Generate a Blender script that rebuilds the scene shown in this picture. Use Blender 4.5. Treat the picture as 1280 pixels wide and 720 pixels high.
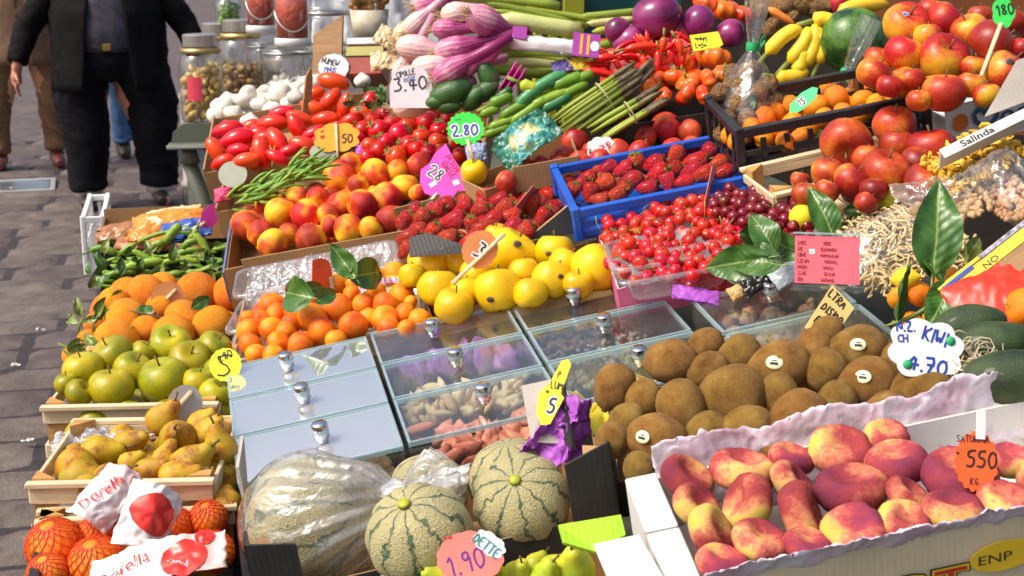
import bpy, bmesh, math, random
import numpy as np
from mathutils import Vector, Matrix, Quaternion, noise
for o in list(bpy.data.objects): bpy.data.objects.remove(o)
random.seed(7); np.random.seed(7)
SC = bpy.context.scene
COL = SC.collection
# ---------------------------------------------------------------- camera
FPX, CAMH = 1778.0, 1.55
PITCH, YAW = math.atan(440/FPX), math.radians(13)
cd = bpy.data.cameras.new('camera'); cam = bpy.data.objects.new('camera', cd); COL.objects.link(cam)
cd.sensor_width = 36; cd.lens = 36*FPX/1280; cd.clip_start = .05; cd.clip_end = 500
cam.location = (0, 0, CAMH); cam.rotation_euler = (math.pi/2-PITCH, 0, -YAW)
cd.dof.use_dof = True; cd.dof.focus_distance = 2.0; cd.dof.aperture_fstop = 14
SC.camera = cam
# ---------------------------------------------------------------- world, sun, exposure
SUN_EL, SUN_AZ = math.radians(52), math.radians(-100)      # azimuth measured from +Y towards +X
w = bpy.data.worlds.new('World'); SC.world = w; w.use_nodes = True
nt = w.node_tree; bg = nt.nodes['Background']
sky = nt.nodes.new('ShaderNodeTexSky'); sky.sky_type = 'NISHITA'; sky.sun_disc = False
sky.sun_elevation = SUN_EL; sky.sun_rotation = SUN_AZ; sky.air_density = 1.0; sky.dust_density = 7.0; sky.ozone_density = 1.0
nt.links.new(sky.outputs[0], bg.inputs[0]); bg.inputs[1].default_value = .15
sd = bpy.data.lights.new('sun', 'SUN'); sun = bpy.data.objects.new('sun', sd); COL.objects.link(sun)
sd.energy = 2.0; sd.angle = math.radians(18); sd.color = (1, .95, .88)
sdir = Vector((math.sin(SUN_AZ)*math.cos(SUN_EL), math.cos(SUN_AZ)*math.cos(SUN_EL), math.sin(SUN_EL)))
sun.rotation_euler = sdir.to_track_quat('Z', 'Y').to_euler()
vs = SC.view_settings; vs.view_transform = 'Standard'; vs.look = 'None'; vs.gamma = 1; vs.exposure = .38
SC.render.engine = 'CYCLES'
SC.cycles.max_bounces = 12; SC.cycles.transparent_max_bounces = 24
# ---------------------------------------------------------------- placing: a pixel of the photograph and a real plane give a point
FW = Vector((math.sin(YAW)*math.cos(PITCH), math.cos(YAW)*math.cos(PITCH), -math.sin(PITCH)))
RT = Vector((math.cos(YAW), -math.sin(YAW), 0)); UP = RT.cross(FW)
EYE = Vector((0, 0, CAMH))
def ray(px, py): return FW + RT*((px-640)/FPX) + UP*((360-py)/FPX)
def atd(px, py, s): return EYE + ray(px, py)*(FPX/s)                 # at a known size: s pixels to the metre
def plane(px, py, s, kx=.2, ky=.12):                                # plane z = z0 + kx x + ky y through that point
    p = atd(px, py, s); return (p.z-kx*p.x-ky*p.y, kx, ky)
def at(px, py, pl, dz=0):
    z0, kx, ky = pl; d = ray(px, py); return EYE + d*((z0+dz-CAMH)/(d.z-kx*d.x-ky*d.y))
def scl(p): return FPX/((Vector(p)-EYE).dot(FW))
def zat(pl, x, y): return pl[0]+pl[1]*x+pl[2]*y
GROUND = (0, 0, 0)
def pframe(pl, x, y, rot=0, dz=0):                                  # frame lying in a plane: x to the right, y away, z up
    n = Vector((-pl[1], -pl[2], 1)).normalized(); ex = Vector((math.cos(rot), math.sin(rot), 0)); ex = (ex-n*ex.dot(n)).normalized(); ey = n.cross(ex)
    M = Matrix((ex, ey, n)).transposed().to_4x4(); M.translation = Vector((x, y, zat(pl, x, y)+dz)); return M
def aim(ang=90, tl=0, spin=0):                                      # rotation: local z to an axis given by its slant as seen from the street
    a = math.radians(ang); A = (RT*math.cos(a)+UP*math.sin(a)-FW*tl).normalized()
    return A.to_track_quat('Z', 'Y').to_matrix() @ Matrix.Rotation(spin, 3, 'Z')
def facing(roll=0, yaw=0, lean=0):                                  # frame of a card looking back along the view: x right, y up, z to viewer
    M = Matrix((RT, UP, -FW)).transposed()
    return M @ Matrix.Rotation(math.radians(roll), 3, 'Z') @ Matrix.Rotation(math.radians(yaw), 3, 'Y') @ Matrix.Rotation(math.radians(lean), 3, 'X')
# ---------------------------------------------------------------- mesh building
class MB:
    def __init__(s): s.v = []; s.f = []; s.m = []
    def add(s, v, f, mi=0, M=None):
        o = len(s.v)
        if M is not None: v = [M @ Vector(p) for p in v]
        s.v += [tuple(p) for p in v]; s.f += [tuple(i+o for i in q) for q in f]; s.m += [mi]*len(f); return s
    def box(s, c, d, mi=0, M=None):
        x, y, z = c; a, b, h = d[0]/2, d[1]/2, d[2]/2
        v = [Vector((x+i*a, y+j*b, z+k*h)) for i in (-1, 1) for j in (-1, 1) for k in (-1, 1)]
        return s.add(v, [(0, 1, 3, 2), (4, 6, 7, 5), (0, 4, 5, 1), (2, 3, 7, 6), (0, 2, 6, 4), (1, 5, 7, 3)], mi, M)
    def tube(s, pts, rad, seg=8, mi=0, cap=True, flat=1.0):
        pts = [Vector(p) for p in pts]; n = len(pts)
        if not hasattr(rad, '__len__'): rad = [rad]*n
        t0 = (pts[1]-pts[0]).normalized(); nrm = t0.orthogonal().normalized(); v = []; f = []
        for i in range(n):
            t = (pts[min(i+1, n-1)]-pts[max(i-1, 0)]).normalized()
            nrm = (nrm-t*nrm.dot(t)).normalized(); b = t.cross(nrm)
            for k in range(seg):
                a = 2*math.pi*k/seg; v.append(pts[i]+nrm*(math.cos(a)*rad[i])+b*(math.sin(a)*rad[i]*flat))
        for i in range(n-1):
            for k in range(seg):
                k2 = (k+1) % seg; f.append((i*seg+k, i*seg+k2, (i+1)*seg+k2, (i+1)*seg+k))
        if cap: f.append(tuple(range(seg-1, -1, -1))); f.append(tuple((n-1)*seg+k for k in range(seg)))
        return s.add(v, f, mi)
    def lathe(s, prof, seg=16, mi=0, fn=None, M=None):
        v = []; f = []; rows = []
        for (r, z) in prof:
            if r < 1e-6:
                rows.append([len(v)]); v.append(Vector((0, 0, z)))
            else:
                rows.append(list(range(len(v), len(v)+seg)))
                for k in range(seg):
                    a = 2*math.pi*k/seg; p = Vector((r*math.cos(a), r*math.sin(a), z)); v.append(p)
        if fn: v = [fn(p) for p in v]
        for A, B in zip(rows, rows[1:]):
            for k in range(seg):
                k2 = (k+1) % seg
                if len(A) == 1 and len(B) == 1: continue
                if len(A) == 1: f.append((A[0], B[k2], B[k]))
                elif len(B) == 1: f.append((A[k], A[k2], B[0]))
                else: f.append((A[k], A[k2], B[k2], B[k]))
        return s.add(v, f, mi, M)
    def sheet(s, fn, nu, nv, mi=0, M=None):                          # fn(u,v) with u,v in 0..1
        v = [fn(i/nu, j/nv) for j in range(nv+1) for i in range(nu+1)]
        f = [(j*(nu+1)+i, j*(nu+1)+i+1, (j+1)*(nu+1)+i+1, (j+1)*(nu+1)+i) for j in range(nv) for i in range(nu)]
        return s.add(v, f, mi, M)
    def prism(s, outline, h, mi=0, M=None, z=0):
        n = len(outline); v = [(x, y, z) for x, y in outline]+[(x, y, z+h) for x, y in outline]
        f = [tuple(range(n-1, -1, -1)), tuple(range(n, 2*n))]+[(i, (i+1) % n, n+(i+1) % n, n+i) for i in range(n)]
        return s.add(v, f, mi, M)
    def mesh(s, name, mats, smooth=True):
        me = bpy.data.meshes.new(name); me.from_pydata(s.v, [], s.f)
        if not isinstance(mats, (list, tuple)): mats = [mats]
        for m in mats: me.materials.append(m)
        me.polygons.foreach_set('material_index', s.m)
        me.polygons.foreach_set('use_smooth', [smooth]*len(s.f)); me.update(); return me
def solid(me, t):                                                    # give a sheet a thickness
    n = len(me.vertices); vn = [v.normal.copy() for v in me.vertices]; v = [tuple(x.co) for x in me.vertices]+[tuple(x.co-q*t) for x, q in zip(me.vertices, vn)]
    f = [tuple(p.vertices) for p in me.polygons]; cnt = {}
    for q in f:
        for a, b in zip(q, q[1:]+q[:1]): cnt[(a, b)] = 1
    rim = [(a, b) for a, b in cnt if (b, a) not in cnt]; F = f+[tuple(i+n for i in reversed(q)) for q in f]+[(b, a, a+n, b+n) for a, b in rim]
    me.clear_geometry(); me.from_pydata(v, [], F); me.polygons.foreach_set('use_smooth', [True]*len(F)); me.update(); return me
def bevel(me, w, seg=1):
    bm = bmesh.new(); bm.from_mesh(me)
    bmesh.ops.bevel(bm, geom=bm.edges[:], offset=w, segments=seg, affect='EDGES', profile=.5, clamp_overlap=True); bm.to_mesh(me); bm.free(); return me
def obj(name, me, parent=None, M=None):
    o = bpy.data.objects.new(name, me); COL.objects.link(o)
    if parent is not None: o.parent = parent
    if M is not None: o.matrix_local = M
    return o
def empty(name, M): 
    o = bpy.data.objects.new(name, None); COL.objects.link(o); o.matrix_local = M; o.empty_display_size = .05; return o
def tag(o, label, cat, group=None):
    o['label'] = label; o['category'] = cat
    if group: o['group'] = group
    return o
def TRS(p, R=None, s=1):
    M = (R.to_4x4() if R is not None else Matrix.Identity(4))
    if not hasattr(s, '__len__'): s = (s, s, s)
    M = M @ Matrix.Diagonal((*s, 1)); M.translation = Vector(p); return M
def rot3(): return Quaternion(np.random.normal(size=4)).normalized().to_matrix()
def U(a, b): return random.uniform(a, b)
# ---------------------------------------------------------------- materials
MATS = {}
class NT:
    def __init__(s, name):
        s.m = bpy.data.materials.new(name); s.m.use_nodes = True; s.t = s.m.node_tree; s.n = s.t.nodes
        s.b = s.n['Principled BSDF']; s.out = s.n['Material Output']
    def new(s, ty, **kw):
        n = s.n.new('ShaderNode'+ty)
        for k, v in kw.items(): setattr(n, k, v)
        return n
    def link(s, a, b): s.t.links.new(a, b)
    def set(s, **kw):
        for k, v in kw.items():
            i = s.b.inputs[k.replace('_', ' ')]
            i.default_value = (*v, 1) if isinstance(v, tuple) and len(v) == 3 else v
        return s
    def coord(s, kind='Object'): return s.new('TexCoord').outputs[kind]
    def noise(s, sc, det=3, rough=.55, rnd=True, vec=None, dist=0):
        n = s.new('TexNoise', noise_dimensions='4D'); n.inputs['Scale'].default_value = sc; n.inputs['Detail'].default_value = det
        n.inputs['Roughness'].default_value = rough; n.inputs['Distortion'].default_value = dist
        s.link(vec if vec else s.coord(), n.inputs['Vector'])
        if rnd:
            oi = s.new('ObjectInfo'); m = s.new('Math', operation='MULTIPLY'); s.link(oi.outputs['Random'], m.inputs[0]); m.inputs[1].default_value = 40; s.link(m.outputs[0], n.inputs['W'])
        return n.outputs['Fac']
    def ramp(s, fac, stops):
        r = s.new('ValToRGB'); e = r.color_ramp.elements
        while len(e) < len(stops): e.new(.5)
        for el, (p, c) in zip(e, stops): el.position = p; el.color = (*c, 1)
        s.link(fac, r.inputs[0]); return r.outputs[0]
    def math(s, op, a, b=0.0, c=None):
        m = s.new('Math', operation=op)
        for i, x in enumerate((a, b) if c is None else (a, b, c)):
            if isinstance(x, (int, float)): m.inputs[i].default_value = x
            else: s.link(x, m.inputs[i])
        return m.outputs[0]
    def mix(s, fac, a, b, mode='MIX'):
        m = s.new('Mix', data_type='RGBA', blend_type=mode)
        for i, x in ((0, fac), (6, a), (7, b)):
            if isinstance(x, (int, float)): m.inputs[i].default_value = x
            elif isinstance(x, tuple): m.inputs[i].default_value = (*x, 1)
            else: s.link(x, m.inputs[i])
        return m.outputs[2]
    def col(s, c): s.link(c, s.b.inputs['Base Color']); return s
    def bump(s, h, st=.3, d=.01):
        b = s.new('Bump'); b.inputs['Strength'].default_value = st; b.inputs['Distance'].default_value = d; s.link(h, b.inputs['Height']); s.link(b.outputs[0], s.b.inputs['Normal']); return s
    def axis(s, k, kind='Object'):
        x = s.new('SeparateXYZ'); s.link(s.coord(kind), x.inputs[0]); return x.outputs[k]
def plain(name, c, rough=.5, spread=.25, sc=3, bump=0, bsc=30, spec=.5, metal=0, coat=0):
    if name in MATS: return MATS[name]
    t = NT(name); d = tuple(x*(1-spread) for x in c); e = tuple(min(1, x*(1+spread*.6)) for x in c)
    t.col(t.ramp(t.noise(sc), [(.3, d), (.7, e)])).set(Roughness=rough, Metallic=metal)
    t.b.inputs['Specular IOR Level'].default_value = spec; t.b.inputs['Coat Weight'].default_value = coat
    if bump: t.bump(t.noise(bsc, 4), bump, .02)
    MATS[name] = t.m; return t.m
def fruit(name, stops, sc=1.0, det=3, grad=(0, 0), rough=.38, spots=None, bump=.12, bsc=14, coat=.1, fine=.12, sss=.05, spec=.32):
    """skin colour from a ramp over noise plus an axis gradient; speckles; fine relief"""
    t = NT(name); f = t.noise(sc, det, .5)
    if grad[0]:
        f = t.math('MULTIPLY_ADD', t.axis(grad[1]), grad[0], f)
    if fine: f = t.math('MULTIPLY_ADD', t.math('SUBTRACT', t.noise(sc*9, 3, .6), .5), fine*2.2, f)
    c = t.ramp(f, stops)
    if spots:
        v = t.new('TexVoronoi'); v.inputs['Scale'].default_value = spots[1]; t.link(t.coord(), v.inputs['Vector'])
        k = t.ramp(v.outputs['Distance'], [(spots[2]*.6, (1, 1, 1)), (spots[2], (0, 0, 0))]); c = t.mix(k, c, spots[0])
    hv = t.new('HueSaturation'); oi = t.new('ObjectInfo'); t.link(c, hv.inputs['Color'])
    t.link(t.math('MULTIPLY_ADD', oi.outputs['Random'], .3, .84), hv.inputs['Value']); t.link(t.math('MULTIPLY_ADD', t.math('FRACT', t.math('MULTIPLY', oi.outputs['Random'], 13.7)), .022, .489), hv.inputs['Hue'])
    t.col(hv.outputs[0]).set(Roughness=rough); t.b.inputs['Coat Weight'].default_value = coat*.6; t.b.inputs['Coat Roughness'].default_value = .12
    t.b.inputs['Specular IOR Level'].default_value = spec
    t.b.inputs['Subsurface Weight'].default_value = 0
    if bump: t.bump(t.noise(bsc, 4, .6), bump, .05)
    MATS[name] = t.m; return t.m
def clear(name, tint=(.97, .99, 1), ior=1.45, rough=.03, milky=0.0, bump=0, bsc=6, milk=(.9, .92, .95), boost=1.0, vs=None):
    """thin clear sheet: light passes straight through, fresnel sheen on top"""
    t = NT(name); t.n.remove(t.b)
    tr = t.new('BsdfTransparent'); tr.inputs[0].default_value = (*tint, 1)
    gl = t.new('BsdfGlossy'); gl.inputs['Roughness'].default_value = rough; gl.inputs[0].default_value = (1, 1, 1, 1)
    fr = t.new('LayerWeight'); fr.inputs[0].default_value = .5; f0 = ((ior-1)/(ior+1))**2
    if bump:
        b = t.new('Bump'); b.inputs['Strength'].default_value = bump; b.inputs['Distance'].default_value = .02
        t.link(t.noise(bsc, 3, .6, dist=1.2), b.inputs['Height']); t.link(b.outputs[0], gl.inputs['Normal']); t.link(b.outputs[0], fr.inputs['Normal'])
    last = tr.outputs[0]; vec = None
    if vs: mpp = t.new('Mapping'); mpp.inputs['Scale'].default_value = vs; t.link(t.coord(), mpp.inputs[0]); vec = mpp.outputs[0]
    if milky:
        df = t.new('BsdfDiffuse'); df.inputs[0].default_value = (*milk, 1); ts = t.new('BsdfTranslucent'); ts.inputs[0].default_value = (*milk, 1)
        a = t.new('AddShader') if False else t.new('MixShader'); a.inputs[0].default_value = .4; t.link(df.outputs[0], a.inputs[1]); t.link(ts.outputs[0], a.inputs[2])
        mx = t.new('MixShader'); t.link(tr.outputs[0], mx.inputs[1]); t.link(a.outputs[0], mx.inputs[2])
        if bump: t.link(t.ramp(t.noise(bsc*1.3, 4, dist=1, vec=vec), [(.35, (milky*.4,)*3), (.65, (min(1, milky*1.6),)*3)]), mx.inputs[0])
        else: mx.inputs[0].default_value = milky
        last = mx.outputs[0]
    m2 = t.new('MixShader'); t.link(t.math('MULTIPLY', t.math('MULTIPLY_ADD', t.math('POWER', fr.outputs['Facing'], 5.0), 1-f0, f0*1.8), boost), m2.inputs[0]); t.link(last, m2.inputs[1]); t.link(gl.outputs[0], m2.inputs[2])
    t.link(m2.outputs[0], t.out.inputs[0]); MATS[name] = t.m; return t.m
# ---------------------------------------------------------------- colours of the goods
R_, Y_, G_ = (.62, .03, .012), (.85, .52, .03), (.12, .3, .02)
m_orange = fruit('orange_peel', [(.3, (.84, .21, .003)), (.7, (.93, .32, .006))], 1.2, rough=.42, bump=.5, bsc=20, fine=.05)
m_mandarin = fruit('mandarin_peel', [(.3, (.84, .20, .003)), (.7, (.92, .31, .005))], 1.2, rough=.4, bump=.3, bsc=24, fine=.03)
m_netorange = fruit('blood_orange_peel', [(.3, (.85, .17, .006)), (.7, (.93, .32, .01))], 1.2, rough=.42, bump=.3, bsc=26, fine=.03)
m_peach = fruit('peach_skin', [(.29, (.90, .48, .02)), (.43, (.86, .27, .015)), (.54, (.62, .06, .012)), (.74, (.32, .012, .012))], .95, 2, grad=(.2, 0), rough=.55, bump=.05, coat=0, fine=.05)
m_nectar = fruit('nectarine_skin', [(.2, (.85, .26, .03)), (.45, (.62, .05, .025)), (.8, (.32, .012, .02))], .9, 2, grad=(.12, 0), rough=.3, coat=.25, fine=.08)
m_flat = fruit('flat_peach_skin', [(.21, (.50, .44, .07)), (.32, (.66, .40, .13)), (.42, (.54, .16, .10)), (.54, (.34, .05, .055)), (.74, (.20, .035, .065))], .95, 4, grad=(.2, 0), rough=.85, bump=.2, bsc=36, coat=0, fine=.13, spec=.15)
m_apricot = fruit('apricot_skin', [(.28, (.88, .34, .012)), (.5, (.86, .22, .006)), (.72, (.66, .08, .008))], .8, 2, grad=(.1, 0), rough=.5, bump=.06, coat=0, fine=.06)
m_gapple = fruit('green_apple_skin', [(.3, (.20, .24, .004)), (.7, (.50, .39, .01))], .9, 2, rough=.3, coat=.25, spots=((.62, .58, .2), 9, .07))
m_yapple = fruit('yellow_apple_skin', [(.25, (.50, .38, .005)), (.42, (.76, .46, .003)), (.75, (.86, .56, .005))], .9, 3, rough=.36, coat=.2, spots=((.40, .22, .02), 8, .07), fine=.12)
m_rapple = fruit('blush_apple_skin', [(.24, (.68, .38, .02)), (.42, (.62, .19, .02)), (.53, (.48, .05, .012)), (.8, (.30, .012, .01))], .9, 3, grad=(.22, 0), rough=.3, coat=.25, spots=((.85, .55, .2), 11, .06), fine=.14)
m_dapple = fruit('dark_red_apple_skin', [(.18, (.70, .32, .03)), (.31, (.60, .11, .02)), (.44, (.40, .028, .012)), (.72, (.18, .008, .012))], .9, 4, grad=(.18, 0), rough=.32, coat=.25, spots=((.75, .3, .15), 12, .06), fine=.1)
m_pear = fruit('pear_skin', [(.25, (.24, .23, .015)), (.40, (.46, .32, .012)), (.52, (.48, .25, .012)), (.66, (.24, .09, .014))], 1.1, 3, rough=.5, spots=((.2, .1, .02), 12, .1), bump=.15, coat=0, fine=.2)
m_gpear = fruit('green_pear_skin', [(.3, (.30, .40, .02)), (.7, (.60, .58, .04))], 1, 2, rough=.4, spots=((.25, .22, .03), 13, .07))
m_kiwi = fruit('kiwi_skin', [(.22, (.12, .055, .011)), (.42, (.28, .14, .027)), (.6, (.38, .21, .042)), (.8, (.48, .33, .10))], 1.7, 5, rough=.5, bump=.6, bsc=46, coat=0, fine=.22, spec=.35)
m_tomato = fruit('tomato_skin', [(.25, (.52, .01, .004)), (.75, (.72, .03, .004))], .8, 2, rough=.16, coat=.5, bump=0, fine=.04)
m_plum = fruit('plum_tomato_skin', [(.25, (.58, .012, .003)), (.55, (.72, .03, .004)), (.85, (.78, .09, .008))], .8, 2, rough=.17, coat=.5, bump=0, fine=.04)
m_beef = fruit('ribbed_tomato_skin', [(.25, (.70, .05, .01)), (.6, (.85, .15, .015)), (.9, (.5, .3, .03))], .8, 2, rough=.2, coat=.4, bump=0, fine=.05)
m_cherry = fruit('cherry_skin', [(.25, (.42, .006, .008)), (.75, (.70, .022, .012))], .7, 2, rough=.12, coat=.6, bump=0, fine=.02)
m_dcherry = fruit('dark_cherry_skin', [(.25, (.07, .004, .008)), (.75, (.26, .008, .02))], .7, 2, rough=.14, coat=.6, bump=0, fine=.02)
m_straw = fruit('strawberry_skin', [(.3, (.52, .012, .012)), (.75, (.78, .03, .015))], .8, 2, rough=.28, coat=.3, spots=((.80, .48, .10), 5.5, .17), bump=.7, bsc=6, fine=.03)
m_eggpl = fruit('aubergine_skin', [(.3, (.10, .008, .05)), (.6, (.30, .03, .16)), (.85, (.5, .14, .33))], .8, 2, rough=.16, coat=.6, bump=0, fine=.04)
m_avo = fruit('avocado_skin', [(.3, (.012, .03, .012)), (.7, (.05, .085, .02))], 1.5, 4, rough=.42, bump=.3, bsc=22, coat=.25)
m_cuke = fruit('dark_green_skin', [(.3, (.015, .06, .015)), (.75, (.06, .16, .03))], 1.2, 3, rough=.3, bump=.2, coat=.3)
m_green = fruit('green_pod_skin', [(.3, (.07, .2, .012)), (.75, (.26, .40, .03))], .6, 3, rough=.35, coat=.2, bump=.1, bsc=8)
m_bean = fruit('broad_bean_skin', [(.3, (.10, .24, .02)), (.75, (.34, .44, .05))], .6, 3, rough=.4, coat=.15, bump=.15, bsc=8)
m_teal = fruit('courgette_skin', [(.3, (.02, .14, .06)), (.75, (.09, .32, .12))], .6, 3, rough=.3, coat=.3)
m_aspar = fruit('asparagus_skin', [(.3, (.14, .22, .02)), (.75, (.36, .42, .06))], .6, 3, rough=.45, coat=.05)
m_aspt = fruit('asparagus_tip', [(.3, (.10, .07, .05)), (.75, (.22, .18, .07))], 1, 3, rough=.5, coat=0, bump=.4)
m_chili = fruit('chilli_skin', [(.25, (.60, .012, .006)), (.75, (.85, .06, .01))], .8, 2, rough=.14, coat=.6, bump=0, fine=.03)
m_onion = fruit('red_onion_skin', [(.25, (.72, .48, .50)), (.45, (.60, .20, .36)), (.75, (.36, .04, .17))], .8, 2, grad=(.18, 2), rough=.3, coat=.3, fine=.06)
def onionmat(name, a, b, c):
    t = NT(name); q = t.new('SeparateXYZ'); t.link(t.coord(), q.inputs[0]); th = t.math('ARCTAN2', q.outputs[1], q.outputs[0])
    ln = t.math('SINE', t.math('MULTIPLY_ADD', th, 16.0, t.math('MULTIPLY', t.noise(1.5, 3), 9.0)))
    f = t.math('MULTIPLY_ADD', q.outputs[2], .16, t.noise(.9, 3)); f = t.math('MULTIPLY_ADD', ln, .06, f)
    t.col(t.ramp(f, [(.3, a), (.52, b), (.78, c)])).set(Roughness=.34); t.b.inputs['Specular IOR Level'].default_value = .35; t.bump(ln, .12, .03); MATS[name] = t.m; return t.m
m_onion = onionmat('red_onion_skin_lined', (.66, .36, .40), (.48, .11, .25), (.24, .02, .11))
m_ponion = onionmat('pale_onion_skin_lined', (.72, .50, .42), (.74, .52, .48), (.60, .26, .36))
m_ponion_old = fruit('pale_onion_skin', [(.3, (.72, .48, .45)), (.75, (.82, .68, .60))], .8, 2, rough=.35, coat=.2)
m_root = plain('dry_root', (.50, .34, .16), .8, .4)
m_leek = fruit('leek_stalk', [(.3, (.42, .44, .10)), (.75, (.72, .72, .42))], .6, 2, rough=.4, coat=.1)
m_gleek = fruit('leek_leaf', [(.3, (.13, .24, .02)), (.75, (.38, .42, .05))], .6, 2, rough=.45, coat=.05)
m_banana = fruit('banana_skin', [(.3, (.80, .50, .015)), (.8, (.92, .68, .05))], .8, 2, rough=.4, spots=((.2, .1, .02), 5, .06))
m_wmelon = fruit('watermelon_rind', [(.4, (.012, .05, .012)), (.6, (.10, .22, .03))], 2.2, 3, rough=.25, coat=.4)
m_garlic = fruit('garlic_skin', [(.3, (.62, .56, .46)), (.75, (.82, .78, .68))], 1, 3, rough=.5, coat=0, bump=.2)
m_walnut = fruit('walnut_shell', [(.3, (.36, .17, .05)), (.5, (.58, .33, .12)), (.7, (.72, .48, .22))], 2.2, 4, rough=.5, bump=1, bsc=5, coat=0)
m_lemon = fruit('lemon_peel', [(.3, (.82, .56, .01)), (.75, (.92, .74, .03))], 1, 2, rough=.4, bump=.3, bsc=24)
m_lime = fruit('lime_peel', [(.3, (.30, .38, .02)), (.75, (.52, .52, .04))], 1, 2, rough=.35)
m_stem = plain('brown_stem', (.16, .09, .03), .7, .4); m_gstem = plain('green_stem', (.22, .28, .04), .6, .4)
m_calyx = plain('strawberry_leaf', (.10, .24, .025), .6, .4)
def leafmat(name, a, b):
    t = NT(name); x = t.math('ABSOLUTE', t.axis(0)); y = t.axis(1)
    vein = t.ramp(x, [(.0, (1, 1, 1)), (.018, (0, 0, 0))])
    sv = t.math('ABSOLUTE', t.math('SINE', t.math('MULTIPLY', t.math('ADD', t.math('SUBTRACT', y, t.math('MULTIPLY', x, .9)), t.math('MULTIPLY', t.noise(3, 3), .12)), 30.0))); side = t.ramp(sv, [(.0, (1, 1, 1)), (.12, (0, 0, 0))])
    c = t.ramp(t.noise(3.5, 4, dist=.6), [(.3, a), (.75, b)]); c = t.mix(t.math('MULTIPLY', side, .14), c, tuple(min(1, q*2.2) for q in b)); c = t.mix(t.math('MULTIPLY', vein, .75), c, (.34, .42, .12))
    t.col(c).set(Roughness=.36); t.b.inputs['Coat Weight'].default_value = .1; t.bump(sv, .12, .02); MATS[name] = t.m; return t.m
m_leaf = leafmat('citrus_leaf', (.022, .085, .01), (.07, .17, .018)); m_leaf2 = leafmat('pale_leaf', (.10, .17, .02), (.24, .28, .05))
def melonmat():
    t = NT('netted_melon_rind'); x = t.new('SeparateXYZ'); t.link(t.coord(), x.inputs[0])
    a = t.math('ARCTAN2', x.outputs[1], x.outputs[0]); a = t.math('MULTIPLY_ADD', t.math('SUBTRACT', t.noise(3.2, 4), .5), .75, a)
    g = t.math('ABSOLUTE', t.math('SINE', t.math('MULTIPLY', a, 5)))
    stripe = t.ramp(g, [(.14, (1, 1, 1)), (.30, (0, 0, 0))])
    v = t.new('TexVoronoi', feature='DISTANCE_TO_EDGE'); v.inputs['Scale'].default_value = 15
    nz = t.new('TexNoise'); nz.inputs['Scale'].default_value = 9; t.link(t.coord(), nz.inputs[0]); t.link(t.mix(.12, t.coord(), nz.outputs['Color']), v.inputs['Vector'])
    net = t.ramp(v.outputs['Distance'], [(.02, (1, 1, 1)), (.14, (0, 0, 0))])
    base = t.ramp(t.noise(2, 3), [(.3, (.30, .28, .11)), (.7, (.46, .38, .15))])
    c = t.mix(t.math('MULTIPLY', net, .8), base, (.54, .50, .33)); c = t.mix(t.math('MULTIPLY', stripe, t.ramp(t.noise(5, 4), [(.3, (.7,)*3), (.6, (1.0,)*3)])), c, t.ramp(t.noise(4, 3), [(.3, (.035, .085, .045)), (.7, (.10, .16, .085))]))
    t.col(c).set(Roughness=.6); t.bump(t.math('SUBTRACT', net, t.math('MULTIPLY', stripe, 1.2)), .5, .03); MATS['melon'] = t.m; return t.m
m_melon = melonmat()
# ---------------------------------------------------------------- unit shapes (radius about 1)
def sph(n): return [(math.sin(math.pi*i/n), -math.cos(math.pi*i/n)) for i in range(n+1)]
def mk(name, mat, prof, seg=20, fn=None, mi=None): return MB().lathe(prof, seg, fn=fn).mesh(name, mat)
def clean(p): p = [(max(0, r), z) for r, z in p]; p[0] = (0, p[0][1]); p[-1] = (0, p[-1][1]); return p
def aprof(n=16, top=.32, bot=.2, h=.92, wide=.12):
    o = []
    for i in range(n+1):
        t = math.pi*i/n; r = math.sin(t); z = -math.cos(t)*h
        z -= top*math.exp(-(r/.33)**2) if t > math.pi/2 else 0; z += bot*math.exp(-(r/.3)**2) if t < math.pi/2 else 0
        o.append((r*(1+wide*z*.6)*1.02, z))
    return clean(o)
def lob(n, a, lo=0):
    def fn(p):
        th = math.atan2(p.y, p.x); k = 1+a*math.cos(n*th)*(1 if not lo else max(0, -p.z)); return Vector((p.x*k, p.y*k, p.z))
    return fn
def wob(a, f=1.3, off=0):
    def fn(p):
        k = 1+a*noise.noise(Vector(p)*f+Vector((off, 3.1, 7.7))); return Vector(p)*k
    return fn
def comp(*fs):
    def fn(p):
        for g in fs: p = g(p)
        return p
    return fn
def groove(d=.1, w=.25):
    def fn(p):
        th = math.atan2(p.y, p.x); r = math.hypot(p.x, p.y); k = 1-d*math.exp(-(th/w)**2)*min(1, r*2); return Vector((p.x*k, p.y*k, p.z))
    return fn
FR = {}
def kind(key, name, label, cat, meshes, parts=None): FR[key] = dict(name=name, label=label, cat=cat, me=meshes, parts=parts or [])
def stem_me(name, mat, pts, r): return MB().tube(pts, r, 6).mesh(name, mat)
ST_apple = stem_me('stem', m_stem, [(0, 0, .55), (.02, .01, .8), (.07, .02, 1.05)], [.05, .04, .055])
ST_pear = stem_me('stem', m_stem, [(0, 0, 1.5), (.05, .0, 1.8), (.16, .03, 2.15)], [.07, .06, .08])
ST_cherry = stem_me('stem', m_gstem, [(0, 0, .8), (.25, .1, 1.7), (.7, .1, 2.5), (1.3, .0, 3.1)], [.09, .07, .07, .1])
ST_pump = stem_me('stem', m_gstem, [(0, 0, .5), (.04, 0, .75), (.1, .02, 1.0)], [.14, .1, .1])
NUB_or = MB().lathe([(0, .93), (.09, .95), (.07, 1.0), (0, 1.01)], 8).mesh('calyx', m_gstem)
NUB_ki = MB().lathe([(0, -1.13), (.17, -1.10), (.12, -1.19), (0, -1.2)], 8).mesh('nub', m_stem)
m_eye = plain('apple_eye', (.12, .08, .03), .9, .3)
EYE_ap = MB().lathe([(0, -.78), (.1, -.74), (.05, -.82), (0, -.84)], 6).mesh('calyx', m_eye)
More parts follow.
